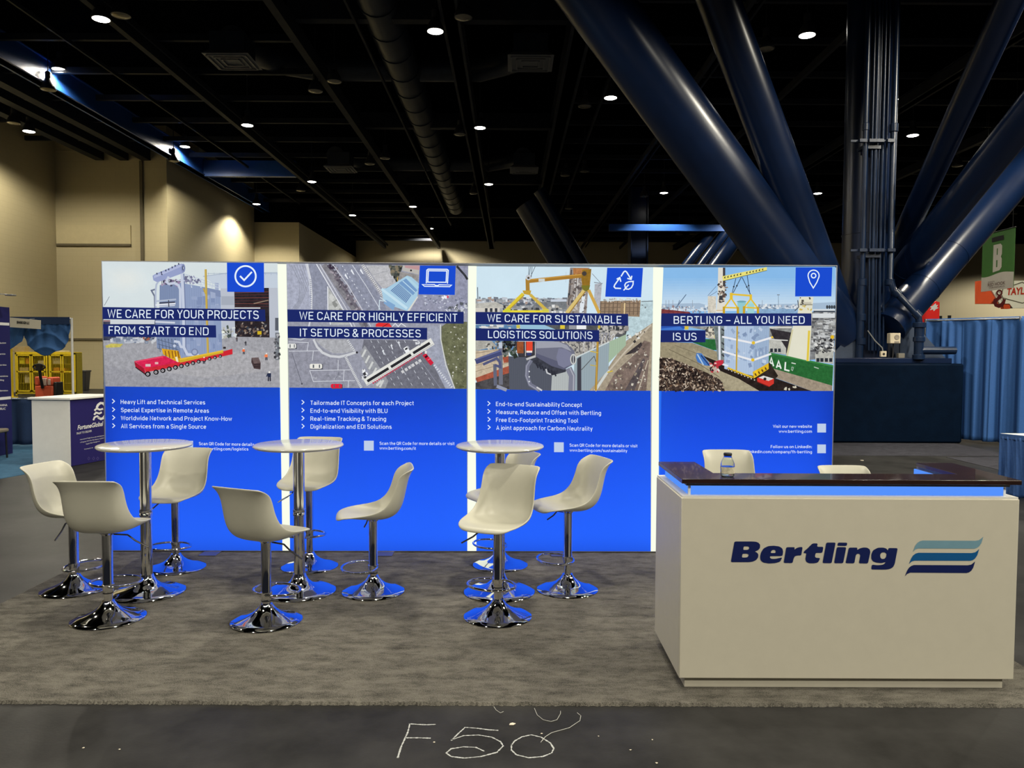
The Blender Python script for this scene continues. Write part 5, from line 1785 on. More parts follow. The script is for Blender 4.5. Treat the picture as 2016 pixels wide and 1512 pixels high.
BODY = {1: [("Heavy Lift and Technical Services", (203, 152), (925, 157), 36), ("Special Expertise in Remote Areas", (206, 221), (957, 227), 36), ("Worldwide Network and Project Know-How", (207, 290), (1153, 296), 36), ("All Services from a Single Source", (208, 358), (933, 363), 36),
            ("Scan QR Code for more details or visit", (870, 502), (1455, 512), 26), ("www.bertling.com/logistics", (870, 545), (1292, 548), 25)],
        2: [("Tailormade IT Concepts for each Project", (262, 160), (1145, 163), 36), ("End-to-end Visibility with BLU", (261, 227), (920, 229), 36), ("Real-time Tracking & Tracing", (261, 295), (908, 297), 36), ("Digitalization and EDI Solutions", (262, 362), (955, 364), 36),
            ("Scan the QR Code for more details or visit", (851, 500), (1491, 502), 26), ("www.bertling.com/it", (851, 540), (1163, 543), 25)],
        3: [("End-to-end Sustainability Concept", (240, 170), (976, 178), 36), ("Measure, Reduce and Offset with Bertling", (241, 238), (1137, 247), 36), ("Free Eco-Footprint Tracking Tool", (241, 305), (943, 312), 36), ("A joint approach for Carbon Neutrality", (245, 372), (1065, 380), 36),
            ("Scan QR Code for more details or visit", (868, 515), (1448, 522), 26), ("www.bertling.com/sustainability", (869, 558), (1360, 563), 25)],
        4: [("Visit our new website", (1043, 355), (1375, 355), 25), ("www.bertling.com", (1092, 397), (1375, 397), 24), ("Follow us on LinkedIn:", (1022, 528), (1375, 528), 25), ("www.linkedin.com/company/fh-bertling", (752, 569), (1375, 572), 24)]}
CHEV = {1: [(134, 111), (135, 182), (136, 250), (136, 319)], 2: [(190, 120), (190, 187), (190, 255), (191, 323)], 3: [(173, 130), (173, 197), (174, 265), (175, 333)], 4: []}
TILES = {1: [(1332, 90), (1708, 92), (1710, 390), (1335, 386)], 2: [(1432, 119), (1796, 122), (1786, 418), (1418, 412)], 3: [(1422, 142), (1786, 143), (1766, 441), (1402, 436)], 4: [(1476, 138), (1848, 138), (1838, 432), (1470, 433)]}
CODE = {1: [[(740, 466), (822, 466), (822, 545), (740, 545)]], 2: [[(720, 465), (803, 465), (803, 549), (720, 549)]], 3: [[(738, 478), (820, 479), (820, 562), (738, 562)]], 4: [[(1421, 320), (1495, 320), (1495, 395), (1421, 395)], [(1421, 497), (1494, 497), (1494, 571), (1421, 571)]]}
M_patch = glow('backlit_pale_patch', S(190, 206, 232), 1.0, False)
random.seed(11)
for k, ph in ((1, photo1), (2, photo2), (3, photo3), (4, photo4)):
    p = flat(PXW, BLUE[k], 0.0).build('graphic_panel', M_blue_fab, lw, fix=False)
    p['label'] = LABELS[k]
    ph().build('printed_photograph', p)
    tb = MB()
    for txt, b0, b1, cp_ in HEAD[k]:
        din_text(tb, txt, off(C[k], 0.0105), b0, b1, cp_)
    tb.build('headline_lettering', M_white_text, p, fix=False)
    tb = MB()
    for txt, b0, b1, cp_ in BODY[k]:
        din_text(tb, txt, off(T[k], 0.0012), b0, b1, cp_, 1.25)
    for x, y in CHEV[k]:
        strokes(tb, T[k], [(x, y), (x + 20, y + 18), (x, y + 36)], 7, k=0.0012)
    tb.build('body_lettering', M_white_text, p, fix=False)
    flat(C[k], TILES[k], 0.0100).build('icon_tile', M_tile, p, fix=False)
    ic = MB()
    c = C[k]
    if k == 1:
        strokes(ic, c, arc(1522, 228, 104, 0, 360, 48)[:-1], 17, True)
        strokes(ic, c, [(1466, 226), (1508, 268), (1586, 184)], 17)
    elif k == 2:
        strokes(ic, c, [(1497, 300), (1503, 166), (1516, 156), (1708, 158), (1720, 168), (1712, 302)], 11)
        strokes(ic, c, [(1512, 288), (1518, 172), (1704, 174), (1698, 290)], 11, True)
        strokes(ic, c, [(1456, 312), (1580, 313), (1590, 322), (1618, 322), (1626, 314), (1754, 318), (1734, 334), (1478, 330)], 10, True)
    elif k == 3:
        strokes(ic, c, [(1562, 230), (1590, 184), (1604, 176), (1618, 184), (1664, 258)], 13)
        strokes(ic, c, [(1626, 250), (1664, 260), (1672, 224)], 13)
        strokes(ic, c, [(1562, 352), (1504, 350), (1491, 334), (1498, 316), (1548, 246)], 13)
        strokes(ic, c, [(1518, 258), (1550, 242), (1560, 284)], 13)
        strokes(ic, c, [(1606, 345), (1600, 318), (1612, 296), (1640, 284), (1686, 280), (1684, 312), (1668, 344), (1640, 360), (1616, 358)], 12, True)
        strokes(ic, c, [(1588, 372), (1640, 314)], 12)
    else:
        strokes(ic, c, arc(1657, 222, 56, 165, 375, 26) + [(1690, 290), (1654, 348), (1618, 288)], 11, True)
        strokes(ic, c, arc(1657, 222, 23, 0, 360, 24)[:-1], 11, True)
    ic.build('icon', M_white_text, p, fix=False)
    for pts in CODE[k]:
        flat(T[k], pts, 0.0008).build('code_patch', M_patch, p, fix=False)
for q in ([(546, 519.5), (564, 519.8), (571.5, 1091), (556, 1091)], [(921.5, 523.5), (938.5, 523.8), (938.2, 1091), (920, 1091)], [(1285.6, 526), (1306, 526.4), (1296.8, 1096), (1281, 1096)]):
    flat(lambda x, y, lay=0.0: PXW(x, y, -0.0002), q, 0.0).build('light_strip', M_white_fab, lw, fix=False)
# pale print border beside the blue icon tiles of the outer panels
flat(PXW, [(1637.4, 527), (1646.4, 527), (1640.4, 769.5), (1637.2, 769.5)], 0.0).build('print_border', glow('backlit_pale_print', S(176, 204, 232), 1.0, False), lw, fix=False)

# ------------------------------------------------------------------ bar stools
def build_shell(t, h):
    cen = [(0.250, 0.020), (0.246, 0.036), (0.222, 0.047), (0.165, 0.043), (0.08, 0.029), (0.0, 0.019), (-0.085, 0.017), (-0.155, 0.042), (-0.196, 0.100), (-0.215, 0.178), (-0.230, 0.255), (-0.247, 0.318), (-0.270, 0.362), (-0.276, 0.372)]
    edg = [(0.140, 0.222, 0.028), (0.172, 0.208, 0.040), (0.194, 0.175, 0.050), (0.209, 0.12, 0.060), (0.214, 0.06, 0.068), (0.212, 0.0, 0.078), (0.206, -0.058, 0.100), (0.198, -0.102, 0.146), (0.192, -0.127, 0.198), (0.189, -0.142, 0.250), (0.188, -0.156, 0.298), (0.190, -0.185, 0.336), (0.188, -0.240, 0.360), (0.180, -0.258, 0.366)]
    n = len(cen) - 1
    NU = 14
    m = MB()

    def fn(u, v):
        j = min(int(v * n), n - 1)
        f = v * n - j
        c = [cen[j][i] * (1 - f) + cen[j + 1][i] * f for i in (0, 1)]
        e = [edg[j][i] * (1 - f) + edg[j + 1][i] * f for i in (0, 1, 2)]
        s = 2 * u - 1
        a = abs(s)
        w = a ** 3.0 * 0.7 + a ** 7 * 0.3
        x = math.copysign(e[0] * (1 - (1 - a) ** 1.25), s) if a > 0 else 0
        return (x, c[0] + (e[1] - c[0]) * w, c[1] + (e[2] - c[1]) * w)
    m.grid(fn, NU, n)
    o = m.build('seat_shell', M_shell, t, solid=0.011, sub=2, angle=180)
    o.location = (0, 0, h)
    return o


def make_stool(px, py, ang, h, label, z0=FZ):
    g = G(px, py, z0)
    t = thing('bar_stool', label, 'bar stool', (g.x, g.y, z0), math.radians(ang - 90), 'cream bar stools with chrome bases')
    m = MB()
    m.lathe([(0.214, 0.0), (0.218, 0.004), (0.214, 0.010), (0.175, 0.020), (0.125, 0.036), (0.085, 0.056), (0.056, 0.080), (0.040, 0.102), (0.036, 0.112), (0.0, 0.112)], 64)
    m.build('base', M_chrome, t, angle=50)
    zc = h - 0.375
    m = MB()
    m.tube([(0, 0, 0.105), (0, 0, zc + 0.02)], 0.0255, 24)
    m.build('gas_column', M_chrome, t)
    m = MB()
    m.lathe([(0.029, zc), (0.031, zc + 0.004), (0.031, zc + 0.05), (0.030, zc + 0.052), (0.031, h - 0.012), (0.055, h + 0.014)], 28)
    m.build('sleeve', M_chrome, t)
    m = MB()
    m.lathe([(0.0315, zc - 0.004), (0.0315, zc + 0.003)], 28)
    m.build('collar_ring', M_black, t)
    m = MB()
    pts = [(0.155 * math.cos(q), 0.095 + 0.122 * math.sin(q), zc + 0.04) for q in [2 * math.pi * k / 40 for k in range(40)]]
    m.tube(pts, 0.0085, 10, closed=True)
    m.lathe([(0.033, zc + 0.028), (0.036, zc + 0.03), (0.036, zc + 0.052), (0.033, zc + 0.054)], 24)
    m.build('foot_ring', M_chrome, t)
    build_shell(t, h)
    m = MB()
    m.lathe([(0.0, h + 0.004), (0.05, h + 0.004), (0.062, h + 0.014), (0.0, h + 0.014)], 24)
    m.build('mounting_plate', M_black, t)
    m = MB()
    m.tube([(0.03, 0.02, h - 0.012), (0.11, 0.035, h - 0.02), (0.155, 0.045, h - 0.06), (0.23, 0.06, h - 0.105)], 0.0055, 8)
    m.build('height_lever', pm('dark_chrome', (0.20, 0.20, 0.21), 0.2, 1.0, noise=(20, 0.05)), t)
    return t


make_stool(147, 1160, -12, 0.51, 'cream bar stool nearest the carpet edge, turned side-on beside the first round table')
make_stool(214, 1217, 90, 0.54, 'cream bar stool seen from behind, in front of the first round table')
make_stool(347, 1118, 267, 0.53, 'cream bar stool facing us behind the first round table, before the first panel')
make_stool(525, 1222, 66, 0.505, 'cream bar stool with its back turned, in front of the second round table')
make_stool(610, 1115, 264, 0.615, 'raised cream bar stool facing us, partly hidden behind the second round table')
make_stool(735, 1164, 191, 0.51, 'cream bar stool seen in profile beside the second round table')
make_stool(985, 1112, 211, 0.515, 'cream bar stool mostly hidden behind the third round table')
make_stool(980, 1213, 246, 0.565, 'cream bar stool standing frontmost before the third round table, facing out')
make_stool(1117, 1160, 200, 0.56, 'cream bar stool beside the third round table, near the white light strip')
q = at(1430, 886, 5.86)
q2 = at(1658, 917, 5.72)
for q, yy, wh in ((q, 5.62, 'behind the bottle on the counter, its back showing higher'), (q2, 5.48, 'behind the middle of the counter, only the top of its back showing')):
    t = make_stool(1000, 1200, 270, q.z - FZ - 0.372, 'cream bar stool ' + wh)
    t.location = (q.x, yy, FZ)

# ------------------------------------------------------------------ round bar tables
for px, py, wh in ((290, 1166, 'first round white bar table, between three stools at the carpet edge'), (590, 1164, 'second round white bar table, in front of the first white light strip'), (983, 1165, 'third round white bar table, behind the frontmost stool')):
    g = G(px, py, FZ)
    t = thing('bar_table', wh, 'bar table', (g.x, g.y, FZ), 0, 'round white bar tables')
    m = MB()
    m.lathe([(0.246, 0.0), (0.250, 0.005), (0.246, 0.012), (0.20, 0.022), (0.14, 0.036), (0.09, 0.056), (0.062, 0.082), (0.048, 0.11), (0.042, 0.128), (0.0, 0.128)], 64)
    m.build('base', M_chrome, t, angle=50)
    m = MB()
    m.tube([(0, 0, 0.12), (0, 0, 1.01)], 0.038, 32)
    m.build('column', M_chrome, t)
    m = MB()
    m.lathe([(0.038, 0.535), (0.043, 0.538), (0.043, 0.555), (0.040, 0.56), (0.043, 0.565), (0.043, 0.58), (0.038, 0.583)], 32)
    m.build('collar', M_chrome, t)
    m = MB()
    m.lathe([(0.0, 1.0), (0.12, 1.0), (0.12, 1.008), (0.29, 1.012), (0.302, 1.018), (0.306, 1.026), (0.302, 1.034), (0.294, 1.037), (0.0, 1.037)], 72)
    m.build('table_top', M_tabletop, t, angle=50)

# ------------------------------------------------------------------ reception counter
ct = thing('reception_counter', 'cream reception counter with a dark wood top, glowing band and company logo', 'counter', (0, 0, FZ))
KX0, KX1, KY0, KY1 = 0.852, 2.527, 3.74, 4.385
z0, zt = 0.072 - FZ, 0.979 - FZ
m = MB()
m.box(KX0, KX1, KY0, KY0 + 0.03, z0, zt)
m.build('front_panel', M_counter, ct, bevel=0.003)
for x0, x1 in ((KX0, KX0 + 0.03), (KX1 - 0.03, KX1)):
    m = MB()
    m.box(x0, x1, KY0 + 0.0305, KY1, z0, zt)
    m.build('side_panel', M_counter, ct, bevel=0.003)
m = MB()
M_ledge = pm('pale_edge_laminate', (0.74, 0.72, 0.66), 0.4, noise=(14, 0.02))
m.box(KX0 + 0.004, KX1 - 0.004, KY0 + 0.004, KY0 + 0.22, zt, zt + 0.010)
m.box(KX0 + 0.004, KX0 + 0.22, KY0 + 0.22, KY1, zt, zt + 0.010)
m.box(KX1 - 0.22, KX1 - 0.004, KY0 + 0.22, KY1, zt, zt + 0.010)
m.build('ledge', M_ledge, ct)
m = MB()
m.box(KX0 + 0.19, KX1 - 0.19, KY0 + 0.19, KY0 + 0.21, z0, zt)
m.box(KX0 + 0.19, KX0 + 0.21, KY0 + 0.21, KY1, z0, zt)
m.box(KX1 - 0.21, KX1 - 0.19, KY0 + 0.21, KY1, z0, zt)
m.build('inner_lining', M_counter, ct)
m = MB()
m.box(KX0 + 0.035, KX1 - 0.035, KY0 + 0.032, KY0 + 0.20, 0.0005, z0)
m.box(KX0 + 0.035, KX0 + 0.19, KY0 + 0.2, KY1 - 0.03, 0.0005, z0)
m.box(KX1 - 0.19, KX1 - 0.035, KY0 + 0.2, KY1 - 0.03, 0.0005, z0)
m.build('toe_kick', pm('grey_cream_laminate', (0.52, 0.49, 0.41), 0.5, noise=(14, 0.03)), ct)
M_band = glow('lit_blue_band', S(86, 146, 252), 1.0)
zb0, zb1 = zt + 0.010, 1.036 - FZ
m = MB()
I = 0.043
m.box(KX0 + I + 0.012, KX1 - I - 0.012, KY0 + I, KY0 + I + 0.012, zb0, zb1)
m.box(KX0 + I, KX0 + I + 0.012, KY0 + I + 0.012, KY1 - 0.03, zb0, zb1)
m.box(KX1 - I - 0.012, KX1 - I, KY0 + I + 0.012, KY1 - 0.03, zb0, zb1)
m.box(KX1 - 0.20, KX1 - 0.19, KY0 + 0.2, KY1 - 0.03, zb0, zb1)
m.box(KX0 + 0.19, KX0 + 0.20, KY0 + 0.2, KY1 - 0.03, zb0, zb1)
m.build('lit_band', M_band, ct)
m = MB()
for x in (KX0 + I - 0.001, KX1 - I - 0.011):
    m.box(x, x + 0.012, KY0 + I - 0.001, KY0 + I + 0.011, zb0, zb1)
m.build('corner_post', pm('white_acrylic', (0.8, 0.85, 0.95), 0.2, noise=(10, 0.02)), ct)
wz0, wz1 = 1.0515 - FZ, 1.074 - FZ
m = MB()
o_ = 0.03
m.box(KX0 + o_, KX1 - o_, KY0 + o_, KY0 + 0.185, zb1, wz0)
m.box(KX0 + o_, KX0 + 0.185, KY0 + 0.185, KY1 - 0.03, zb1, wz0)
m.box(KX1 - 0.185, KX1 - o_, KY0 + 0.185, KY1 - 0.03, zb1, wz0)
m.build('top_rail', pm('grey_rail', (0.16, 0.15, 0.15), 0.5, noise=(14, 0.05)), ct)
m = MB()
xs0, xs1, ys0, ys1, wd = KX0, KX1 + 0.008, KY0 - 0.002, 4.335, 0.207
m.v = [(xs0, ys0), (xs1, ys0), (xs1, ys1), (xs1 - wd, ys1), (xs1 - wd, ys0 + 0.195), (xs0 + wd, ys0 + 0.195), (xs0 + wd, ys1), (xs0, ys1)]
poly8 = m.v
m = MB()
m.prism(poly8, lambda x, y, d: (x, y, wz0 + d), wz1 - wz0)
m.build('worktop', M_wood, ct, bevel=0.002)

# company lettering and waves on the counter front
KF = KY0 - 0.0015


def PK(px, py, dy=0.0):
    p = at(px, py, KF - dy)
    return (p.x, KF - dy, p.z - FZ)


LS = 2016 / 540.0
KC = lambda x, y: PK(1420 + x / LS, 1040 + y / LS)


def chaikin(l, it=2, k=0.18):
    for _ in range(it):
        o = []
        n = len(l)
        for i in range(n):
            a, b = l[i], l[(i + 1) % n]
            d = math.hypot(b[0] - a[0], b[1] - a[1])
            kk = min(k, 6.0 / max(d, 1e-6)) if d > 36 else k
            o.append((a[0] + (b[0] - a[0]) * kk, a[1] + (b[1] - a[1]) * kk))
            o.append((b[0] + (a[0] - b[0]) * kk, b[1] + (a[1] - b[1]) * kk))
        l = o
    return l


LET = [
    [[(97, 97), (228, 97), (256, 99), (275, 107), (286, 122), (284, 146), (270, 162), (246, 171), (262, 178), (273, 192), (271, 214), (256, 234), (232, 245), (205, 249), (70, 249)], [(165, 133), (192, 133), (204, 137), (206, 148), (198, 157), (184, 159), (161, 159)], [(156, 187), (187, 187), (199, 191), (201, 202), (193, 212), (180, 215), (151, 215)]],
    [[(345, 131), (385, 128), (425, 133), (448, 147), (455, 170), (450, 204), (358, 205), (358, 217), (370, 225), (398, 225), (424, 219), (448, 214), (433, 246), (398, 256), (350, 259), (308, 252), (289, 236), (285, 210), (292, 178), (312, 147)], [(363, 182), (366, 168), (378, 159), (392, 159), (400, 167), (399, 182)]],
    [[(478, 139), (541, 139), (537, 158), (556, 144), (576, 138), (598, 138), (588, 200), (560, 200), (541, 206), (531, 224), (524, 256), (458, 255)]],
    [[(604, 183), (610, 168), (634, 148), (655, 127), (672, 111), (709, 111), (704, 136), (751, 136), (743, 181), (694, 181), (688, 208), (697, 217), (728, 219), (711, 252), (680, 258), (644, 257), (624, 246), (618, 226), (626, 183)]],
    [[(772, 105), (841, 105), (811, 257), (744, 256)]],
    [[(858, 105), (927, 106), (922, 130), (853, 129)]],
    [[(850, 138), (919, 139), (896, 257), (829, 257)]],
    [[(938, 142), (1001, 142), (998, 160), (1020, 147), (1046, 141), (1074, 143), (1092, 156), (1096, 176), (1078, 259), (1011, 258), (1022, 202), (1017, 189), (1001, 187), (989, 197), (978, 258), (913, 257)]],
    [[(1150, 143), (1190, 142), (1214, 149), (1225, 164), (1230, 145), (1297, 146), (1275, 262), (1262, 287), (1238, 300), (1205, 304), (1102, 303), (1107, 267), (1150, 272), (1188, 268), (1203, 258), (1208, 248), (1180, 256), (1142, 253), (1114, 243), (1102, 222), (1103, 192), (1116, 162)], [(1169, 214), (1168, 192), (1180, 178), (1203, 177), (1215, 190), (1211, 212), (1201, 224), (1180, 226)]],
]
for l in LET:
    m = MB()
    m.loops([chaikin(x) for x in l], KC)
    lt = m.build('lettering', M_navy_vinyl, ct, fix=False)
for pts, mt in (([(1410, 173), (1425, 130), (1442, 107), (1460, 95), (1480, 90), (1868, 92), (1894, 87), (1910, 76), (1926, 62), (1912, 108), (1896, 132), (1880, 144), (1860, 150), (1450, 148), (1428, 154)], M_steelblue_vinyl),
                ([(1380, 263), (1396, 222), (1410, 200), (1428, 186), (1449, 180), (1840, 182), (1866, 177), (1882, 166), (1896, 152), (1882, 198), (1866, 222), (1850, 234), (1832, 239), (1420, 238), (1398, 245)], M_midblue_vinyl),
                ([(1350, 353), (1366, 312), (1380, 290), (1396, 277), (1416, 270), (1810, 272), (1838, 267), (1852, 256), (1866, 243), (1852, 290), (1838, 312), (1822, 324), (1804, 329), (1390, 326), (1366, 336)], M_navy_vinyl)):
    m = MB()
    m.loops([pts], KC)
    m.build('logo_wave', mt, ct, fix=False)

# bottle on the counter
g = G(1432, 938, wz1 + FZ)
t = thing('glass_bottle', 'small clear glass bottle with a black cap standing on the wooden counter top', 'bottle', (g.x, g.y, wz1 + FZ + 0.0005))
M_glass = pm('clear_glass', (0.92, 0.96, 0.95), 0.03, noise=(10, 0.01), trans=1.0, ior=1.35)
m = MB()
outer = [(0.0, 0.0), (0.028, 0.0), (0.033, 0.004), (0.0345, 0.02), (0.0355, 0.05), (0.034, 0.065), (0.028, 0.082), (0.021, 0.096), (0.0185, 0.104), (0.0185, 0.110)]
inner = [(r - 0.0016 if r > 0.003 else 0.0, z + 0.003) for r, z in outer[:-1]] + [(0.0168, 0.110)]
m.lathe(outer + inner[::-1], 36)
m.build('glass_body', M_glass, t, angle=60)
m = MB()
m.lathe([(0.0, 0.105), (0.0195, 0.105), (0.0205, 0.107), (0.0205, 0.117), (0.019, 0.119), (0.0, 0.119)], 28)
m.build('cap', M_black, t)
m = MB()
m.lathe([(0.0358, 0.018), (0.0362, 0.05)], 36)
m.f = [f for i, f in enumerate(m.f) if 20 <= (i % 36) <= 34 and len(f) == 4]
m.build('label_band', pm('pale_label', (0.55, 0.52, 0.40), 0.5, noise=(60, 0.3)), t)
m = MB()
m.lathe([(0.0, 0.0035), (0.0315, 0.005), (0.0335, 0.05), (0.0, 0.05)], 30)
m.build('water', pm('water', (0.9, 0.95, 0.9), 0.02, noise=(4, 0.01), trans=1.0, ior=1.05), t)

# ================================================================== chalk, scraps and threads on the hall floor
M_chalk = pm('chalk', (0.36, 0.37, 0.37), 0.9, noise=(120, 0.5))
FS = 2016 / 700.0


def floor_pt(x, y, z=0.0006):
    p = G(600 + x / FS, 1350 + y / FS)
    return (p.x, p.y, z)


def ribbon(mb, pts, w, z=0.0006):
    P3 = [Vector(floor_pt(x, y, z)) for x, y in pts]
    n = len(P3)
    L, R = [], []
    for i, p in enumerate(P3):
        d = (P3[min(i + 1, n - 1)] - P3[max(i - 1, 0)]).normalized()
        ww = w * random.uniform(0.45, 1.25)
        q = Vector((-d.y, d.x, 0)) * ww / 2
        L.append(p + q)
        R.append(p - q)
    mb.add(L + R, [(i, i + 1, n + i + 1, n + i) for i in range(n - 1)])


def dense(pts, n):
    o = []
    for a, b in zip(pts, pts[1:]):
        o += [(a[0] + (b[0] - a[0]) * i / n, a[1] + (b[1] - a[1]) * i / n) for i in range(n)]
    return o + [pts[-1]]


random.seed(3)
t = thing('chalk_mark', 'white chalk letters F50 written on the dark floor before the carpet', 'chalk mark', G(930, 1460, 0))
inv = Matrix.Translation(-Vector(t.location))
for strokes_ in ([[(596, 215), (585, 262), (568, 300), (545, 350), (527, 410)], [(590, 216), (640, 220), (690, 222), (742, 220)], [(568, 296), (640, 296), (714, 298)]],
                 [[(905, 236), (980, 242), (1040, 250), (1098, 254)], [(908, 238), (870, 272), (830, 312)], [(830, 308), (900, 284), (985, 280), (1060, 292), (1110, 318), (1125, 342), (1090, 378), (1000, 402), (905, 411), (830, 402), (802, 382), (830, 358), (900, 347), (970, 350), (1018, 372)]],
                 [[(1172, 334), (1172, 366), (1200, 392), (1270, 409), (1350, 402), (1400, 382), (1412, 356), (1392, 325), (1340, 292), (1284, 279), (1232, 290), (1190, 314), (1172, 338)]]):
    m = MB()
    for st in strokes_:
        ribbon(m, dense(st, 9), 0.0075)
    o = m.build('chalk_letter', M_chalk, t, fix=False)
    o.data.transform(inv)
M_thread = pm('pale_thread', (0.42, 0.42, 0.40), 0.8, noise=(50, 0.1))
for pts, wh in (([(1072, 120), (1085, 140), (1110, 156), (1126, 148)], 'short curled'), ([(1302, 130), (1318, 168), (1352, 195), (1395, 205), (1430, 195), (1450, 160), (1450, 145)], 'looped'), ([(1545, 155), (1565, 172), (1560, 200), (1500, 240), (1400, 268), (1365, 290), (1338, 322)], 'long wavy')):
    m = MB()
    m.tube([floor_pt(x, y, 0.0016) for x, y in pts], 0.0013, 6)
    tag(m.build('carpet_thread', M_thread), wh + ' pale thread pulled from the carpet edge lying on the floor', 'thread', 'loose threads by the carpet edge')
M_scrap = pm('paper_scrap', (0.60, 0.54, 0.44), 0.8, noise=(60, 0.15))
for i, (px, py, r, wh) in enumerate(((1008, 1427, 0.014, 'cream triangular one above the chalk zero'), (855, 1462, 0.006, 'tiny white one beside the chalk F'), (1066, 1445, 0.005, 'tiny one at the end of the long thread'), (1241, 1477, 0.005, 'tiny one beyond the chalk zero'),
                                 (1284, 1457, 0.004, 'tiny one near the counter front'), (1293, 1503, 0.006, 'one at the bottom edge below the counter corner'), (235, 1476, 0.005, 'tiny one on the dark floor far from the chalk'), (1178, 1450, 0.004, 'speck between thread and counter'),
                                 (1697, 907, 0.035, 'crumpled one on the floor behind the counter'), (1733, 871, 0.05, 'torn one on the grey carpet by the plinth'), (164, 1473, 0.006, 'dark smudgy one far from the chalk, near the lit patch'))):
    g = G(px, py)
    random.seed(20 + i)
    pl_ = [(r * random.uniform(0.6, 1.3) * math.cos(q), r * random.uniform(0.5, 1.0) * math.sin(q)) for q in (0.3, 1.4, 2.6, 3.9, 5.2)]
    m = MB()
    m.prism(pl_, lambda x, y, d: (x, y, 0.0008 + d + abs(x) * 0.12), 0.0008 + r * 0.15)
    o = m.build('paper_scrap', M_scrap)
    o.location = (g.x, g.y, 0)
    tag(o, 'small paper scrap, ' + wh, 'scrap', 'paper scraps on the floor')

# ================================================================== neighbours at the right
def cloth(fn, nu, nv, name, mt, parent=None, th=0.004):
    m = MB()
    m.grid(fn, nu, nv)
    return m.build(name, mt, parent, solid=th, angle=180, fix=False)


# tall blue drape between the booths
A0, A1 = at(1822, 650, 15.2), at(2120, 640, 13.2)
H0, H1 = at(1830, 638, 15.15).z, at(2014, 625, 13.9).z + 0.02
t = thing('booth_drape', 'tall blue pipe and drape curtain running beside the plinth and away from the counter', 'drape', (A0.x, A0.y, 0))
da = Vector((A1.x - A0.x, A1.y - A0.y, 0))
dn = Vector((-da.y, da.x, 0)).normalized()
random.seed(7)
ph = [random.uniform(0, 6.28) for _ in range(8)]


def drape(u, v):
    s = u * da.length
    amp = 0.012 + 0.05 * (1 - v) ** 0.6
    f = 1.5 * (abs(math.sin(s * 8.5 + ph[5] + 1.4 * math.sin(s * 2.3 + ph[6]))) ** 0.45 - 0.7) + math.sin(s * 19 + ph[0] + 1.6 * math.sin(s * 4.1 + ph[1])) + 0.55 * math.sin(s * 41 + ph[2] + 1.2 * math.sin(s * 7 + ph[4])) + 0.5 * math.sin(s * 9.5 + ph[3] + v * 0.7)
    z = 0.05 + (H1 - 0.05) * v
    if v > 0.965:
        f *= 0.35
    p = da * u + dn * f * amp * 0.8
    return (p.x, p.y, z)


cloth(drape, 420, 24, 'curtain', M_drape, t, 0.006)
m = MB()
m.tube([(0, 0, H1 - 0.035), (da.x, da.y, H1 - 0.035)], 0.02, 12)
m.build('top_rail', M_alu, t)
for f in (0.0, 0.66, 1.0):
    m = MB()
    m.tube([(da.x * f, da.y * f, 0), (da.x * f, da.y * f, H1)], 0.022, 12)
    m.build('upright', M_alu, t)

# skirted table
g = at(1970, 853, 9.0)
tz = g.z
t = thing('skirted_table', 'white topped table with a gathered navy skirt beyond the counter', 'table', (g.x, 9.0, 0))
m = MB()
m.add([(0.0, 0.0, tz), (1.3, 0.0, tz), (1.3, -0.75, tz), (0.36, -0.75, tz), (0.0, 0.0, tz - 0.03), (1.3, 0.0, tz - 0.03), (1.3, -0.75, tz - 0.03), (0.36, -0.75, tz - 0.03)], [(0, 1, 2, 3), (7, 6, 5, 4), (0, 4, 5, 1), (1, 5, 6, 2), (2, 6, 7, 3), (3, 7, 4, 0)])
m.build('table_top', pm('white_vinyl_cover', (0.72, 0.70, 0.62), 0.5, noise=(10, 0.03)), t)
pts = [Vector((0.0, 0.0, 0)), Vector((0.36, -0.75, 0)), Vector((1.3, -0.75, 0))]


def skirt(u, v):
    L1, L2 = (pts[1] - pts[0]).length, (pts[2] - pts[1]).length
    s = u * (L1 + L2)
    if s < L1:
        p, d = pts[0].lerp(pts[1], s / L1), (pts[1] - pts[0]).normalized()
    else:
        p, d = pts[1].lerp(pts[2], (s - L1) / L2), (pts[2] - pts[1]).normalized()
    n = Vector((d.y, -d.x, 0))
    a = 0.012 + 0.055 * (1 - v)
    p = p + n * (a * (0.5 + 0.5 * math.sin(s * 62 + math.sin(s * 13) * 1.4)) + 0.01 * math.sin(s * 130 + v * 9))
    return (p.x, p.y, 0.03 + (tz - 0.06) * v)


cloth(skirt, 220, 18, 'table_skirt', M_drape_dark, t)
m = MB()
for a, b in zip(pts, pts[1:]):
    m.obox(a + Vector((0, 0, tz - 0.03)), b + Vector((0, 0, tz - 0.03)), 0.03, 0.055)
m.build('skirt_band', M_drape_dark, t)
m = MB()
for x, y in ((0.1, -0.06), (1.2, -0.06), (0.42, -0.66), (1.2, -0.66)):
    m.tube([(x, y, 0), (x, y, tz - 0.03)], 0.016, 10)
m.build('leg', M_alu, t)

# grey aisle carpets behind the counter
M_grey = carpet_material('charcoal_grey_carpet', (0.016, 0.016, 0.020), (0.048, 0.048, 0.060), (1, 1, 1))
for (x0, x1, y0, y1), wh in (((3.3, 8.4, 12.55, 14.3), 'strip of charcoal carpet along the foot of the plinth'), ((7.15, 12.5, 8.4, 12.4), 'charcoal carpet under the skirted table')):
    m = MB()
    m.box(x0, x1, y0, y1, 0.0, 0.006)
    tag(m.build('aisle_carpet', M_grey), wh, 'carpet')

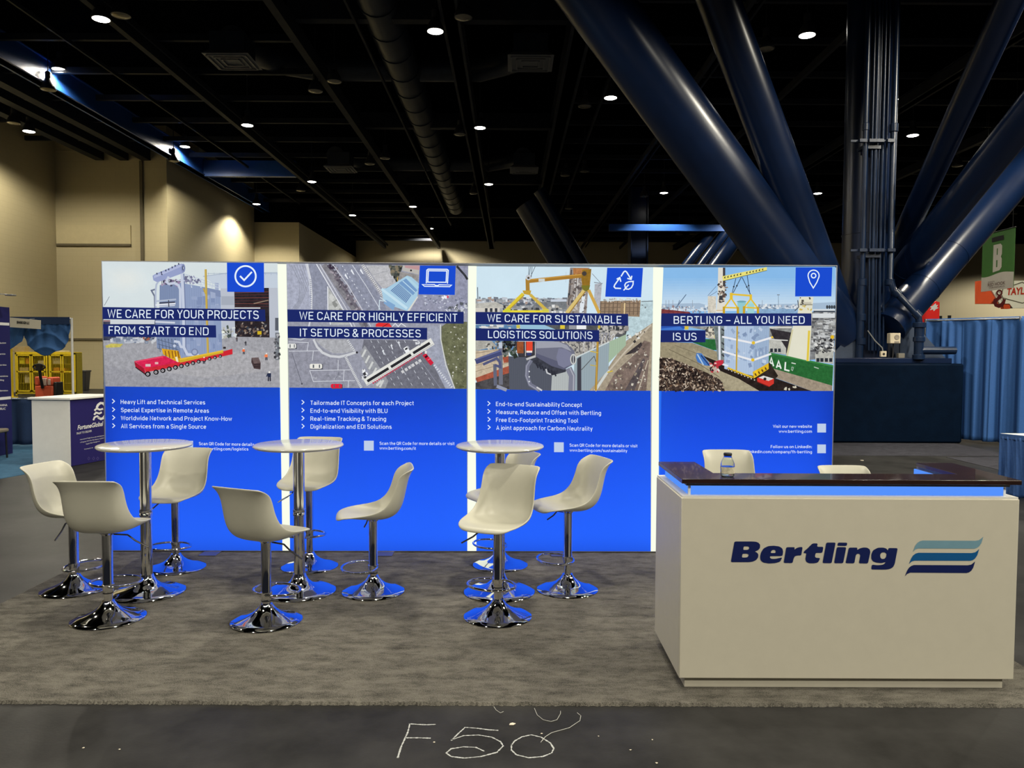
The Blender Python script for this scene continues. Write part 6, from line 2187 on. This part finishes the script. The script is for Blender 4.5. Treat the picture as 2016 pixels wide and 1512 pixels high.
# hanging green banner
b0, b1 = at(1935, 462, 20.8), at(1999, 448, 19.4)
c0, c1 = at(1934, 577, 20.8), at(1994, 564, 19.4)
BT, BB = (b0.z + b1.z) / 2, (c0.z + c1.z) / 2
t = thing('hanging_banner', 'green hanging aisle banner with a pale letter B, above the blue drape', 'banner', (b0.x, b0.y, BB))
bd = Vector((b1.x - b0.x, b1.y - b0.y, 0))
bn = Vector((bd.y, -bd.x, 0)).normalized()
if bn.dot(b0) > 0:
    bn = -bn
BH = BT - BB


def BQ(x, y, k=0.0):
    """x, y as fractions of the banner, y from its top"""
    p = bd * x + bn * k
    return (p.x, p.y, BH * (1 - y))


M_green = pm('green_banner_cloth', (0.022, 0.095, 0.010), 0.7, noise=(6, 0.08))
M_bgrey = pm('grey_banner_print', (0.36, 0.34, 0.30), 0.7, noise=(6, 0.04))
m = MB()
m.prism([(0, 0), (1, 0), (1, 1), (0, 1)], lambda x, y, d: BQ(x, y, d), -0.01)
m.build('cloth', M_green, t)
m = MB()
wv = [(i / 16, 0.735 + 0.02 * math.sin(i / 16 * 6.3 + 0.6) - 0.01 * i / 16) for i in range(17)]
m.loops([wv + [(1, 1), (0, 1)]], lambda x, y: BQ(x, y, 0.003))
m.build('printed_wave', M_bgrey, t, fix=False)
m = MB()
m.loops([[(0.36, 0.22), (0.58, 0.22), (0.63, 0.26), (0.63, 0.40), (0.60, 0.44), (0.63, 0.48), (0.63, 0.62), (0.57, 0.67), (0.36, 0.69)], [(0.47, 0.29), (0.50, 0.29), (0.50, 0.40), (0.47, 0.40)], [(0.46, 0.49), (0.50, 0.49), (0.50, 0.61), (0.46, 0.61)]], lambda x, y: BQ(x, y, 0.003))
m.build('letter', M_bgrey, t, fix=False)
m = MB()
m.loops([[(0.30, 0.085), (0.67, 0.085), (0.67, 0.165), (0.30, 0.165)]], lambda x, y: BQ(x, y, 0.003))
m.build('dark_strip', M_black, t, fix=False)
m = MB()
bf = lambda x, y, lay=0.0: BQ(x, y, 0.005)
put_text(m, "RED HOOK", bf, (0.22, 0.925), (0.76, 0.925), 0.055, 0.008)
put_text(m, "TERMINALS", bf, (0.25, 0.965), (0.74, 0.965), 0.026)
put_text(m, "Sponsored by", bf, (0.22, 0.855), (0.43, 0.855), 0.022)
m.build('lettering', pm('dark_red_print', (0.05, 0.015, 0.012), 0.6, noise=(20, 0.05)), t, fix=False)
m = MB()
for x in (0.08, 0.92):
    m.tube([BQ(x, 0, -0.005), (BQ(x, 0)[0], BQ(x, 0)[1], 11.2 - BB)], 0.006, 6)
m.tube([BQ(-0.02, 0.0, -0.005), BQ(1.02, 0.0, -0.005)], 0.014, 10)
m.build('hanging_rail', M_black, t)

# white and orange company sign with a hook, beyond the drape
SY = 25.0
q = at(1925, 600, SY)
t = thing('hanging_sign', 'white and orange hanging company sign with red letters and a dark red crane hook', 'sign', (q.x, SY, q.z))
M_orange = pm('orange_sign_face', (0.72, 0.10, 0.03), 0.4, noise=(8, 0.04))
M_signwhite = pm('white_sign_face', (0.80, 0.80, 0.66), 0.4, noise=(8, 0.02))
M_hook = pm('dark_red_sign_face', (0.09, 0.012, 0.012), 0.4, noise=(8, 0.05))
SQ = lambda px, py, k=0.0: (lambda p: (p.x - q.x, -k, p.z - q.z))(at(px, py, SY))


def sign_part(name, pts, mt, k, d):
    m = MB()
    m.prism(pts, lambda x, y, dd: SQ(x, y, k - dd), d)
    return m.build(name, mt, t)


sign_part('orange_panel', [(1926, 553), (1950, 552), (1960, 573), (1965, 598), (1926, 598)], M_orange, 0.0, 0.18)
sign_part('orange_panel', [(1975, 597), (1988, 597), (1988, 608), (1975, 608)], M_orange, 0.02, 0.15)
sign_part('white_panel', [(1940, 553), (2080, 553), (2080, 606), (1992, 607), (1985, 598), (1966, 598), (1950, 571)], M_signwhite, 0.06, 0.15)
m = MB()
Ah = Art(lambda x, y, lay=0.0: SQ(x, y, 0.065))
Ah.line((0, 0, 0), [(2040, 583), (2040, 572), (2010, 556), (1972, 569), (1969, 580), (1972, 587), (2010, 597), (2040, 588)], 1.6)
m.add(Ah.v, Ah.f)
m.build('hexagon_outline', pm('olive_sign_line', (0.08, 0.07, 0.04), 0.5, noise=(9, 0.05)), t, fix=False)
m = MB()
put_text(m, "TAYLOR", lambda x, y, lay=0.0: SQ(x, y, 0.07), (1980, 581), (2034, 578), 13, 0.03, 0.15)
m.build('lettering', pm('red_sign_letter', (0.50, 0.03, 0.01), 0.4, noise=(9, 0.04)), t, fix=False)
m = MB()
m.loops([arc(1963, 577, 6.2, 0, 360, 24)[:-1], arc(1963, 577, 3.2, 360, 0, 20)[:-1]], lambda x, y: SQ(x, y, 0.12))
m.loops([[(1960, 583), (1967, 583), (1968, 588), (1974, 590), (1976, 589), (1974, 597), (1970, 604), (1962, 607), (1954, 604), (1950, 596), (1952, 589), (1958, 587)], [(1965, 588), (1969, 588), (1970, 593), (1963, 599), (1958, 598), (1959, 594)]], lambda x, y: SQ(x, y, 0.12))
m.build('crane_hook', M_hook, t, fix=False)
m = MB()
for px in (1935, 2060):
    a = SQ(px, 553)
    m.tube([(a[0], 0.05, a[2]), (a[0], 0.05, 11.2 - q.z)], 0.008, 6)
m.build('hanging_cable', M_black, t)

# red leaf sign and the little black frame past the drape
q = at(1815, 638, 22.0)
t = thing('standing_sign', 'bright red sign with a white leaf emblem peeking out beside the struts', 'sign', (q.x, 22.0, 0))
RQ = lambda px, py, k=0.0: (lambda p: (p.x - q.x, -k, p.z))(at(px, py, 22.0))
m = MB()
m.prism([(1806, 640), (1808, 625), (1838, 596), (1844, 593), (1850, 595), (1849, 640)], lambda x, y, d: RQ(x, y, -d), 0.12)
a, b = RQ(1812, 640), RQ(1848, 640)
m.box(a[0], b[0], 0.02, 0.10, 0, a[2])
m.build('panel', pm('red_sign_face', (0.80, 0.022, 0.018), 0.4, noise=(8, 0.03)), t)
m = MB()
m.loops([[(1842, 597), (1843, 601), (1847, 600), (1844, 605), (1848, 606), (1842, 609), (1838, 613), (1837, 609), (1830, 611), (1834, 606), (1830, 604), (1836, 602)]], lambda x, y: RQ(x, y, 0.004))
m.build('leaf_emblem', M_white_paint, t, fix=False)
q = at(1860, 640, 24.0)
m = MB()
for (x0, x1, y0, y1) in ((1850, 1871, 629, 633), (1850, 1853, 622, 640), (1867, 1871, 621, 640), (1852, 1869, 635, 640)):
    a, b = at(x0, y1, 24.0), at(x1, y0, 24.0)
    m.box(a.x, b.x, 23.95, 24.05, a.z, b.z)
a = at(1860, 640, 24.0)
m.box(a.x - 0.03, a.x + 0.03, 23.97, 24.03, 0, a.z + 0.05)
tag(m.build('display_frame', M_black), 'small black display frame peeking over the drape beside the red leaf sign', 'display frame')

# ================================================================== neighbours at the other side
# blue carpet
e0, e1 = G(0, 943), G(208, 905)
ev = (e1 - e0).normalized()
en = Vector((-ev.y, ev.x, 0))
t0, t1 = e0 - ev * 4.0, e0 + ev * 3.9
m = MB()
pg = [t0, t1, t1 + en * 5.0, t0 + en * 5.0]
m.prism([(p.x, p.y) for p in pg], lambda x, y, d: (x, y, 0.0 + d), 0.006)
tag(m.build('booth_carpet', carpet_material('dusty_blue_carpet', (0.035, 0.085, 0.16), (0.06, 0.15, 0.25), (1, 1, 1))), 'dusty blue carpet of the neighbouring booth', 'carpet')
# podium
a0 = G(140, 918, 0.006)
ang = math.atan2(ev.y, ev.x)
t = thing('podium', 'white podium with a navy printed front standing on the dusty blue carpet', 'podium', (a0.x, a0.y, 0.0063), 0.0)
lx = Vector((-0.585, 0.05, 0))
ly = Vector((0.2143, 1.0, 0)).normalized() * 0.95
PT = at(140, 784, a0.y).z
m = MB()
m.prism([(0, 0), (ly.x, ly.y), (ly.x + lx.x, ly.y + lx.y), (lx.x, lx.y)], lambda x, y, d: (x, y, d), PT - 0.03)
m.build('body', M_white_paint, t, bevel=0.004)
ux, uy = lx.normalized() * 0.035, ly.normalized() * 0.035
m = MB()
m.prism([tuple((-ux - uy)[:2]), tuple((ly - ux + uy)[:2]), tuple((ly + lx + ux + uy)[:2]), tuple((lx + ux - uy)[:2])], lambda x, y, d: (x, y, PT - 0.0295 + d), 0.03)
m.build('top_board', pm('white_podium_top', (0.74, 0.74, 0.72), 0.4, noise=(8, 0.02)), t, bevel=0.004)
fn_ = Vector((ly.y, -ly.x, 0)).normalized()


def PF(u, v, k=0.002):
    """u along the printed front from its near edge, v down from the top, in fractions"""
    p = ly * u + fn_ * k
    return (p.x, p.y, (PT - 0.03) * (1 - v))


M_navyprint = pm('navy_print', (0.018, 0.014, 0.11), 0.45, noise=(9, 0.05))
M_printwhite = pm('white_print', (0.72, 0.72, 0.72), 0.5, noise=(9, 0.03))
m = MB()
m.loops([[(0.0, 0.0), (1, 0.0), (1, 1), (0.0, 1)]], lambda x, y: PF(x, y, 0.002))
m.build('printed_front', M_navyprint, t, fix=False)


def front_uv(px, py):
    d = ray(px, py)
    o = Vector((a0.x, a0.y, 0.0063))
    k = (o - CAMP).dot(fn_) / d.dot(fn_)
    p = CAMP + d * k - o
    return PF(p.dot(ly) / ly.length_squared, 1 - p.z / (PT - 0.03), 0.006)


PC = 1751 / 220.0
pc = lambda x, y, lay=0.0: front_uv(x / PC, 740 + y / PC)
m = MB()
put_text(m, "FortuneGlobal", pc, (1210, 845), (1612, 780), 68, 0.02, 0.2)
put_text(m, "TRUST TO DELIVER", pc, (1192, 920), (1432, 876), 30)
put_text(m, "International Freight Forwarder with Expertise", pc, (1250, 1005), (1632, 940), 16)
put_text(m, "in Property, Oil & Gas, Ship Agency, Logistics &", pc, (1252, 1050), (1636, 975), 16)
put_text(m, "Supply Chain Management", pc, (1342, 1075), (1560, 1028), 16)
put_text(m, "Contact us", pc, (1315, 1158), (1450, 1130), 16)
m.build('lettering', M_printwhite, t, fix=False)
m = MB()
Al = Art(pc)
Al.line((0, 0, 0), [(1510, 500), (1530, 455), (1570, 425), (1610, 430), (1640, 470), (1655, 540), (1645, 610), (1615, 660), (1575, 675), (1530, 650)], 36)
Al.line((0, 0, 0), [(1475, 545), (1510, 510), (1560, 530), (1610, 515)], 28)
Al.line((0, 0, 0), [(1470, 610), (1500, 575), (1550, 590), (1590, 570)], 28)
Al.line((0, 0, 0), [(1458, 695), (1475, 650), (1520, 630), (1560, 665)], 26)
m.add(Al.v, Al.f)
m.build('logo', M_printwhite, t, fix=False)
m = MB()
for x in (1385, 1460, 1525):
    Al = Art(pc)
    Al.line((0, 0, 0), [(x - 18, 1300), (x, 1270), (x + 18, 1290), (x, 1318)], 8, True)
    m.add(Al.v, Al.f)
m.build('round_icon', pm('faint_print', (0.06, 0.05, 0.20), 0.5, noise=(9, 0.05)), t, fix=False)
# navy banner wall, its edge in view
BX = -8.08
yb0, yb1 = 8.2, 12.35
zt_ = at(17, 606, 12.35).z
t = thing('banner_wall', 'tall navy printed banner wall of the neighbouring booth, ending beside the valance', 'banner', (BX, yb1, 0.0063))
m = MB()
m.box(-0.05, 0.0, yb0 - yb1, 0, 0.0, zt_)
m.build('panel', pm('navy_banner_print', (0.016, 0.016, 0.10), 0.5, noise=(6, 0.05)), t)


def BW(px, py, lay=0.0):
    d = ray(px, py)
    p = CAMP + d * ((BX - CAMP.x) / d.x)
    return (0.003, p.y - yb1, p.z - 0.0063)


m = MB()
S7 = 959 / 260.0
for py in ((318, 327), (872, 860)):
    za = BW(1, 550 + (py[0] + py[1]) / 2 / S7)[2]
    m.box(0.0, 0.004, yb0 - yb1 + 0.1, -0.02, za - 0.022, za + 0.022)
m.build('white_stripe', M_printwhite, t)
m = MB()
for txt, x1, y, cp_, wd in (("Contribution", 42, 466, 11, 90), ("Customer Service", 37, 546, 11, 120), ("Freight Service", 45, 626, 11, 110), ("Ship Operations", 56, 707, 11, 110), ("Handling", 28, 736, 11, 60), ("Terminal Operation", 56, 812, 11, 130), ("GHANA", 52, 920, 15, 66), ("REPUBLIC", 40, 946, 15, 88)):
    put_text(m, txt, BW, ((x1 - wd) / S7, 550 + (y + wd * 0.02) / S7), (x1 / S7, 550 + y / S7), cp_ / S7, 0.01)
m.build('lettering', M_printwhite, t, fix=False)
# dining chair of that booth (only its edge is in view)
g = G(3, 905, 0.006)
t = thing('padded_chair', 'black legged chair with a taupe padded seat in front of the navy banner wall', 'chair', (g.x - 0.185, g.y + 0.05, 0.0063), 0.0)
m = MB()
m.box(-0.09, 0.15, -0.20, 0.20, 0.40, 0.46)
m.build('seat', pm('taupe_fabric', (0.20, 0.17, 0.13), 0.8, noise=(60, 0.1)), t, bevel=0.02)
for sx in (-0.07, 0.125):
    for sy in (-0.17, 0.17):
        m = MB()
        m.tube([(sx, sy, 0), (sx * 0.95, sy * 0.95, 0.40)], 0.014, 10)
        m.build('leg', M_black, t)
m = MB()
m.box(-0.09, -0.07, -0.19, 0.19, 0.55, 0.85)
m.tube([(-0.08, -0.17, 0.44), (-0.08, -0.17, 0.6)], 0.012, 8)
m.tube([(-0.08, 0.17, 0.44), (-0.08, 0.17, 0.6)], 0.012, 8)
m.build('backrest', M_black, t)
# arm lamp on the banner wall
hp = at(24, 581, 12.0)
t = thing('arm_lamp', 'small grey arm light reaching out over the navy banner wall', 'lamp', (BX - 0.025, 12.0, zt_))
m = MB()
m.tube([(0.0, 0, 0.0), (0.0, 0, 0.06), (-0.15, -0.1, 0.04), (0.03, -0.05, hp.z - zt_ + 0.02), (hp.x - BX - 0.05, 0, hp.z - zt_ + 0.01)], 0.008, 8)
m.build('arm', M_alu, t)
m = MB()
m.box(hp.x - BX - 0.06, hp.x - BX + 0.06, -0.05, 0.05, hp.z - zt_ - 0.012, hp.z - zt_ + 0.012)
m.build('lamp_head', M_alu, t, bevel=0.005)
# low drape behind the podium
t = thing('low_drape', 'low navy drape rail standing behind the white podium', 'drape', (-9.9, 13.3, 0.0))
zl = at(45, 783, 13.3).z


def lowd(u, v):
    s = u * 3.2
    return (s, 0.03 * math.sin(s * 26 + math.sin(s * 7)) * (1.2 - v * 0.8), 0.03 + (zl - 0.03) * v)


cloth(lowd, 140, 8, 'curtain', M_low, t)
m = MB()
m.tube([(0, 0, zl - 0.02), (3.2, 0, zl - 0.02)], 0.018, 10)
m.build('top_rail', M_alu, t)
for x in (0, 3.2):
    m = MB()
    m.tube([(x, 0, 0.0065), (x, 0, zl - 0.02)], 0.018, 10)
    m.build('upright', M_alu, t)

# pipe and drape arch with the valance and name board
VY = 19.0
u0, u1 = at(-30, 617, VY + 0.2), at(141, 626, VY)
t = thing('drape_arch', 'pipe frame with a swagged blue valance and a white name board', 'drape', (u1.x, VY, 0))
ztop = u1.z
m = MB()
m.tube([(0, 0, 0), (0, 0, ztop)], 0.028, 12)
m.build('upright', M_white_paint, t)
m = MB()
m.tube([(u0.x - u1.x, 0.0, 0), (u0.x - u1.x, 0.0, ztop)], 0.028, 12)
m.build('upright', M_white_paint, t)
m = MB()
m.tube([(0, 0, ztop - 0.02), (u0.x - u1.x, 0.0, ztop - 0.02)], 0.024, 12)
m.build('top_rail', M_alu, t)
VQ = lambda px, py: (lambda p: (p.x - u1.x, p.z))(at(px, py, VY))
low_edge = [(-30, 700), (0, 692), (21, 688), (30, 682), (38, 676), (45, 672), (48, 660), (54, 676), (64, 686), (78, 694), (88, 700), (100, 700), (112, 693), (124, 689), (131, 682), (136, 668), (139.5, 640)]


def val(u, v):
    px = -30 + 169.5 * u
    for (x0_, y0_), (x1_, y1_) in zip(low_edge, low_edge[1:]):
        if x0_ <= px <= x1_:
            py = y0_ + (y1_ - y0_) * (px - x0_) / (x1_ - x0_)
    x, zl_ = VQ(px, py)
    z = ztop + (zl_ - ztop) * v
    cx_ = abs(px - 95) / 48.0
    fold = math.sin(px * 0.30 + 0.5 * math.sin(px * 0.09)) * 0.022 * (1.2 - v) + 0.055 * (abs(math.sin((z * 9) + cx_ * cx_ * 4.5)) ** 0.6) * v * (1 if px > 48 else 0.3)
    return (x, fold - 0.03 - 0.12 * v * max(0, 1 - cx_ * cx_), z)


cloth(val, 200, 44, 'valance', M_swag, t, 0.008)
m = MB()
hx0, hz0 = VQ(-30, 617)
m.box(u0.x - u1.x, -0.01, -0.075, -0.06, ztop - 0.16, ztop + 0.02)
m.build('valance_heading', M_low, t)
m = MB()
s0, s1 = VQ(19, 647), VQ(80, 630)
nx = lambda px, py: (lambda p: (p.x - u1.x, -0.28, p.z))(at(px, py, VY - 0.28))
qs = [nx(19, 625), nx(80, 630.5), nx(80, 648), nx(19, 644)]
m.add(qs + [(x, y + 0.012, z) for x, y, z in qs], [(0, 1, 2, 3), (7, 6, 5, 4), (0, 4, 5, 1), (1, 5, 6, 2), (2, 6, 7, 3), (3, 7, 4, 0)])
nb = m.build('name_board', pm('white_board', (0.62, 0.58, 0.48), 0.5, noise=(8, 0.02)), t)
m = MB()
put_text(m, "SENNEBOGEN LLC", lambda x, y, lay=0.0: (lambda p: (p[0], -0.284, p[2]))(nx(x, y)), (33, 636.7), (58, 638.4), 4.6, 0.05)
m.build('lettering', M_black, nb, fix=False)
m = MB()
m.tube([(s0[0] + 0.1, -0.275, ztop - 0.02), (s0[0] + 0.1, 0, ztop - 0.02)], 0.008, 6)
m.tube([(s1[0] - 0.1, -0.275, ztop - 0.05), (s1[0] - 0.1, 0, ztop - 0.02)], 0.008, 6)
m.build('board_hook', M_alu, t)

# yellow storage cages, what stands in them, the pallet truck and the bin
KY = 28.0
kz = at(60, 694, KY).z
kz2 = at(130, 692, KY).z
mesh_mat = M_rack_panel


def cage(px0, px1, label):
    a, b = at(px0, 700, KY), at(px1, 700, KY)
    w_ = b.x - a.x
    t = thing('storage_cabinet', label, 'cabinet', (a.x, KY, 0))
    m = MB()
    m.box(0, w_, 0.43, 0.45, 0.05, kz)
    m.box(0, 0.012, 0.02, 0.43, 0.05, kz)
    m.box(w_ - 0.012, w_, 0.02, 0.43, 0.05, kz)
    m.build('panel', mesh_mat, t)
    m = MB()
    for x in (0, w_ - 0.06):
        m.box(x, x + 0.06, 0, 0.06, 0, kz)
    m.box(0, w_, 0, 0.06, kz - 0.07, kz)
    m.box(0, w_, 0, 0.45, kz, kz + 0.02)
    m.box(0, w_, 0, 0.06, 0.05, 0.13)
    m.build('frame', M_rack, t, bevel=0.004)
    for s in (0, 1):
        x0, x1 = 0.07 + s * (w_ / 2 - 0.04), w_ / 2 + 0.0 + s * (w_ / 2 - 0.07)
        m = MB()
        for x in (x0, x1 - 0.045):
            m.box(x, x + 0.045, -0.03, -0.005, 0.14, kz - 0.08)
        for z in (0.14, kz * 0.54, kz - 0.125):
            m.box(x0, x1, -0.03, -0.005, z, z + 0.045)
        for i in range(1, 9):
            x = x0 + (x1 - x0) * i / 9
            m.box(x - 0.004, x + 0.004, -0.02, -0.012, 0.14, kz - 0.1)
        m.build('door', M_rack, t)
    for z in (0.45, 0.82, 1.16):
        if z < kz - 0.2:
            m = MB()
            m.box(0.013, w_ - 0.013, 0.06, 0.429, z - 0.02, z)
            m.build('shelf', M_rack_panel, t)
    return a.x, w_


c1 = cage(29, 93, 'yellow wire storage cabinet beneath the swagged valance, farther from the bin')
c2 = cage(95, 148, 'yellow wire storage cabinet beneath the swagged valance, nearer the bin')
M_cart = pm('tan_carton', (0.36, 0.27, 0.13), 0.7, noise=(12, 0.1))
M_oran = pm('orange_carton', (0.62, 0.22, 0.02), 0.6, noise=(12, 0.1))
M_yel = pm('lemon_plastic', (0.75, 0.66, 0.03), 0.5, noise=(12, 0.06))
M_pale = pm('pale_carton', (0.50, 0.44, 0.28), 0.7, noise=(12, 0.08))
for (cx_, f, z, w2, h2, mt, wh) in ((c1, 0.16, 1.16, 0.20, 0.22, M_yel, 'lemon yellow container on the top shelf of the cabinet farther from the bin'), (c1, 0.34, 1.16, 0.16, 0.20, M_oran, 'orange container on the top shelf beside the lemon one'),
                                    (c1, 0.22, 0.82, 0.34, 0.20, M_cart, 'tan carton on the middle shelf of the cabinet farther from the bin'), (c1, 0.28, 0.45, 0.12, 0.32, M_pale, 'pale upright roll carton low in the cabinet'), (c1, 0.40, 0.45, 0.12, 0.34, M_pale, 'second pale upright carton low in the cabinet'),
                                    (c1, 0.75, 1.16, 0.22, 0.12, M_pale, 'flat pale carton behind the valance tip'), (c2, 0.28, 1.16, 0.40, 0.20, M_pale, 'wide pale carton on the top shelf nearer the bin'), (c2, 0.22, 0.82, 0.20, 0.20, M_oran, 'orange carton on the middle shelf nearer the bin'),
                                    (c2, 0.46, 0.82, 0.20, 0.18, M_oran, 'second orange carton on the middle shelf nearer the bin')):
    m = MB()
    x = cx_[0] + cx_[1] * f
    m.box(x - w2 / 2, x + w2 / 2, KY + 0.1, KY + 0.38, z + 0.001, z + h2)
    m.box(x - w2 / 2 - 0.004, x + w2 / 2 + 0.004, KY + 0.1 - 0.004, KY + 0.38, z + h2 * 0.42, z + h2 * 0.6)
    tag(m.build('carton', mt, bevel=0.006), wh, 'box', 'boxes in the yellow cabinets')
for px0, px1, py, mt, wh in ((31, 55, 682, M_cart, 'tan carton lying on top of the yellow cabinet under the valance'), (112, 134, 690, M_pale, 'pale flat carton on top of the yellow cabinet nearer the bin')):
    a, b = at(px0, py, KY + 0.3), at(px1, py, KY + 0.3)
    m = MB()
    m.box(a.x, b.x, KY + 0.08, KY + 0.4, kz + 0.0205, max(a.z, kz + 0.08))
    tag(m.build('carton', mt, bevel=0.006), wh, 'box', 'boxes in the yellow cabinets')
# barricade post beside the cages
a = at(24, 770, 26.5)
m = MB()
m.box(a.x - 0.05, a.x + 0.05, 26.4, 26.5, 0, at(24, 687, 26.5).z)
m.box(a.x - 0.14, a.x + 0.14, 26.3, 26.6, 0, 0.04)
tag(m.build('guard_post', M_rack), 'slim yellow guard post at the edge of the cabinets', 'post')
# powered pallet truck
PY = 25.0
g = at(86, 765, PY)
t = thing('pallet_truck', 'red powered pallet truck with a black tiller handle before the yellow cabinets', 'pallet truck', (g.x, PY, 0))
M_red = pm('red_orange_paint', (0.62, 0.10, 0.045), 0.35, noise=(8, 0.06))
k_ = PY / 1500.0
m = MB()
m.box(-18 * k_, 18 * k_, 0.0, 0.5, 0.06, 0.50)
m.box(-18 * k_, -8 * k_, 0.0, 0.45, 0.50, 0.80)
m.box(6 * k_, 18 * k_, 0.0, 0.45, 0.50, 0.78)
m.build('body', M_red, t, bevel=0.04)
m = MB()
m.box(-6 * k_, 5 * k_, -0.02, 0.3, 0.5, 0.74)
m.box(8 * k_, 14 * k_, -0.012, 0.02, 0.52, 0.72)
m.build('pale_panel', pm('pale_truck_panel', (0.6, 0.45, 0.38), 0.4, noise=(8, 0.05)), t, bevel=0.015)
m = MB()
m.box(19 * k_, 25 * k_, 0.0, 0.4, 0.05, 0.62)
m.build('battery_box', M_black, t, bevel=0.02)
m = MB()
m.tube([(0, -0.05, 0.42), (0, -0.16, 0.80), (0, -0.2, 1.02)], 0.045, 12)
m.build('tiller', M_black, t)
m = MB()
loop = [(10 * k_ * math.cos(q) * (1 + 0.15 * math.cos(2 * q)), -0.22, 1.12 + 5.5 * k_ * math.sin(q)) for q in [2 * math.pi * i / 28 for i in range(28)]]
m.tube(loop, 0.028, 8, closed=True)
m.box(-0.07, 0.07, -0.27, -0.16, 1.0, 1.2)
m.build('handle', M_black, t)
m = MB()
m.box(-0.35, 0.35, -0.25, 0.0, 0.03, 0.14)
for sx in (-0.22, 0.22):
    m.box(sx - 0.08, sx + 0.08, 0.5, 1.6, 0.06, 0.12)
m.build('fork', M_black, t)
m = MB()
for sx in (-0.25, 0.25):
    m.tube([(sx - 0.04, 0.2, 0.1), (sx + 0.04, 0.2, 0.1)], 0.1, 20)
m.build('wheel', M_black, t)
# waste bin
g = at(162, 762, 31.5)
k_ = 31.5 / 1500
zb_ = at(162, 729, 31.5).z
t = thing('waste_bin', 'dark grey waste bin against the tan block wall beside the cabinets', 'bin', (g.x, 31.5, 0))
m = MB()


def ringq(w, z):
    return [(-w, -w * 0.8, z), (w, -w * 0.8, z), (w, w * 0.8, z), (-w, w * 0.8, z)]


m.add(ringq(0.20, 0) + ringq(0.255, zb_ - 0.04), [(3, 2, 1, 0), (0, 1, 5, 4), (1, 2, 6, 5), (2, 3, 7, 6), (3, 0, 4, 7)])
m.build('body', pm('dark_grey_plastic', (0.03, 0.03, 0.035), 0.5, noise=(10, 0.1)), t, bevel=0.02)
m = MB()
m.add(ringq(0.275, zb_ - 0.06) + ringq(0.275, zb_), [(3, 2, 1, 0), (4, 5, 6, 7), (0, 1, 5, 4), (1, 2, 6, 5), (2, 3, 7, 6), (3, 0, 4, 7)])
m.build('rim', pm('dark_grey_rim', (0.045, 0.045, 0.05), 0.5, noise=(10, 0.1)), t, bevel=0.01)
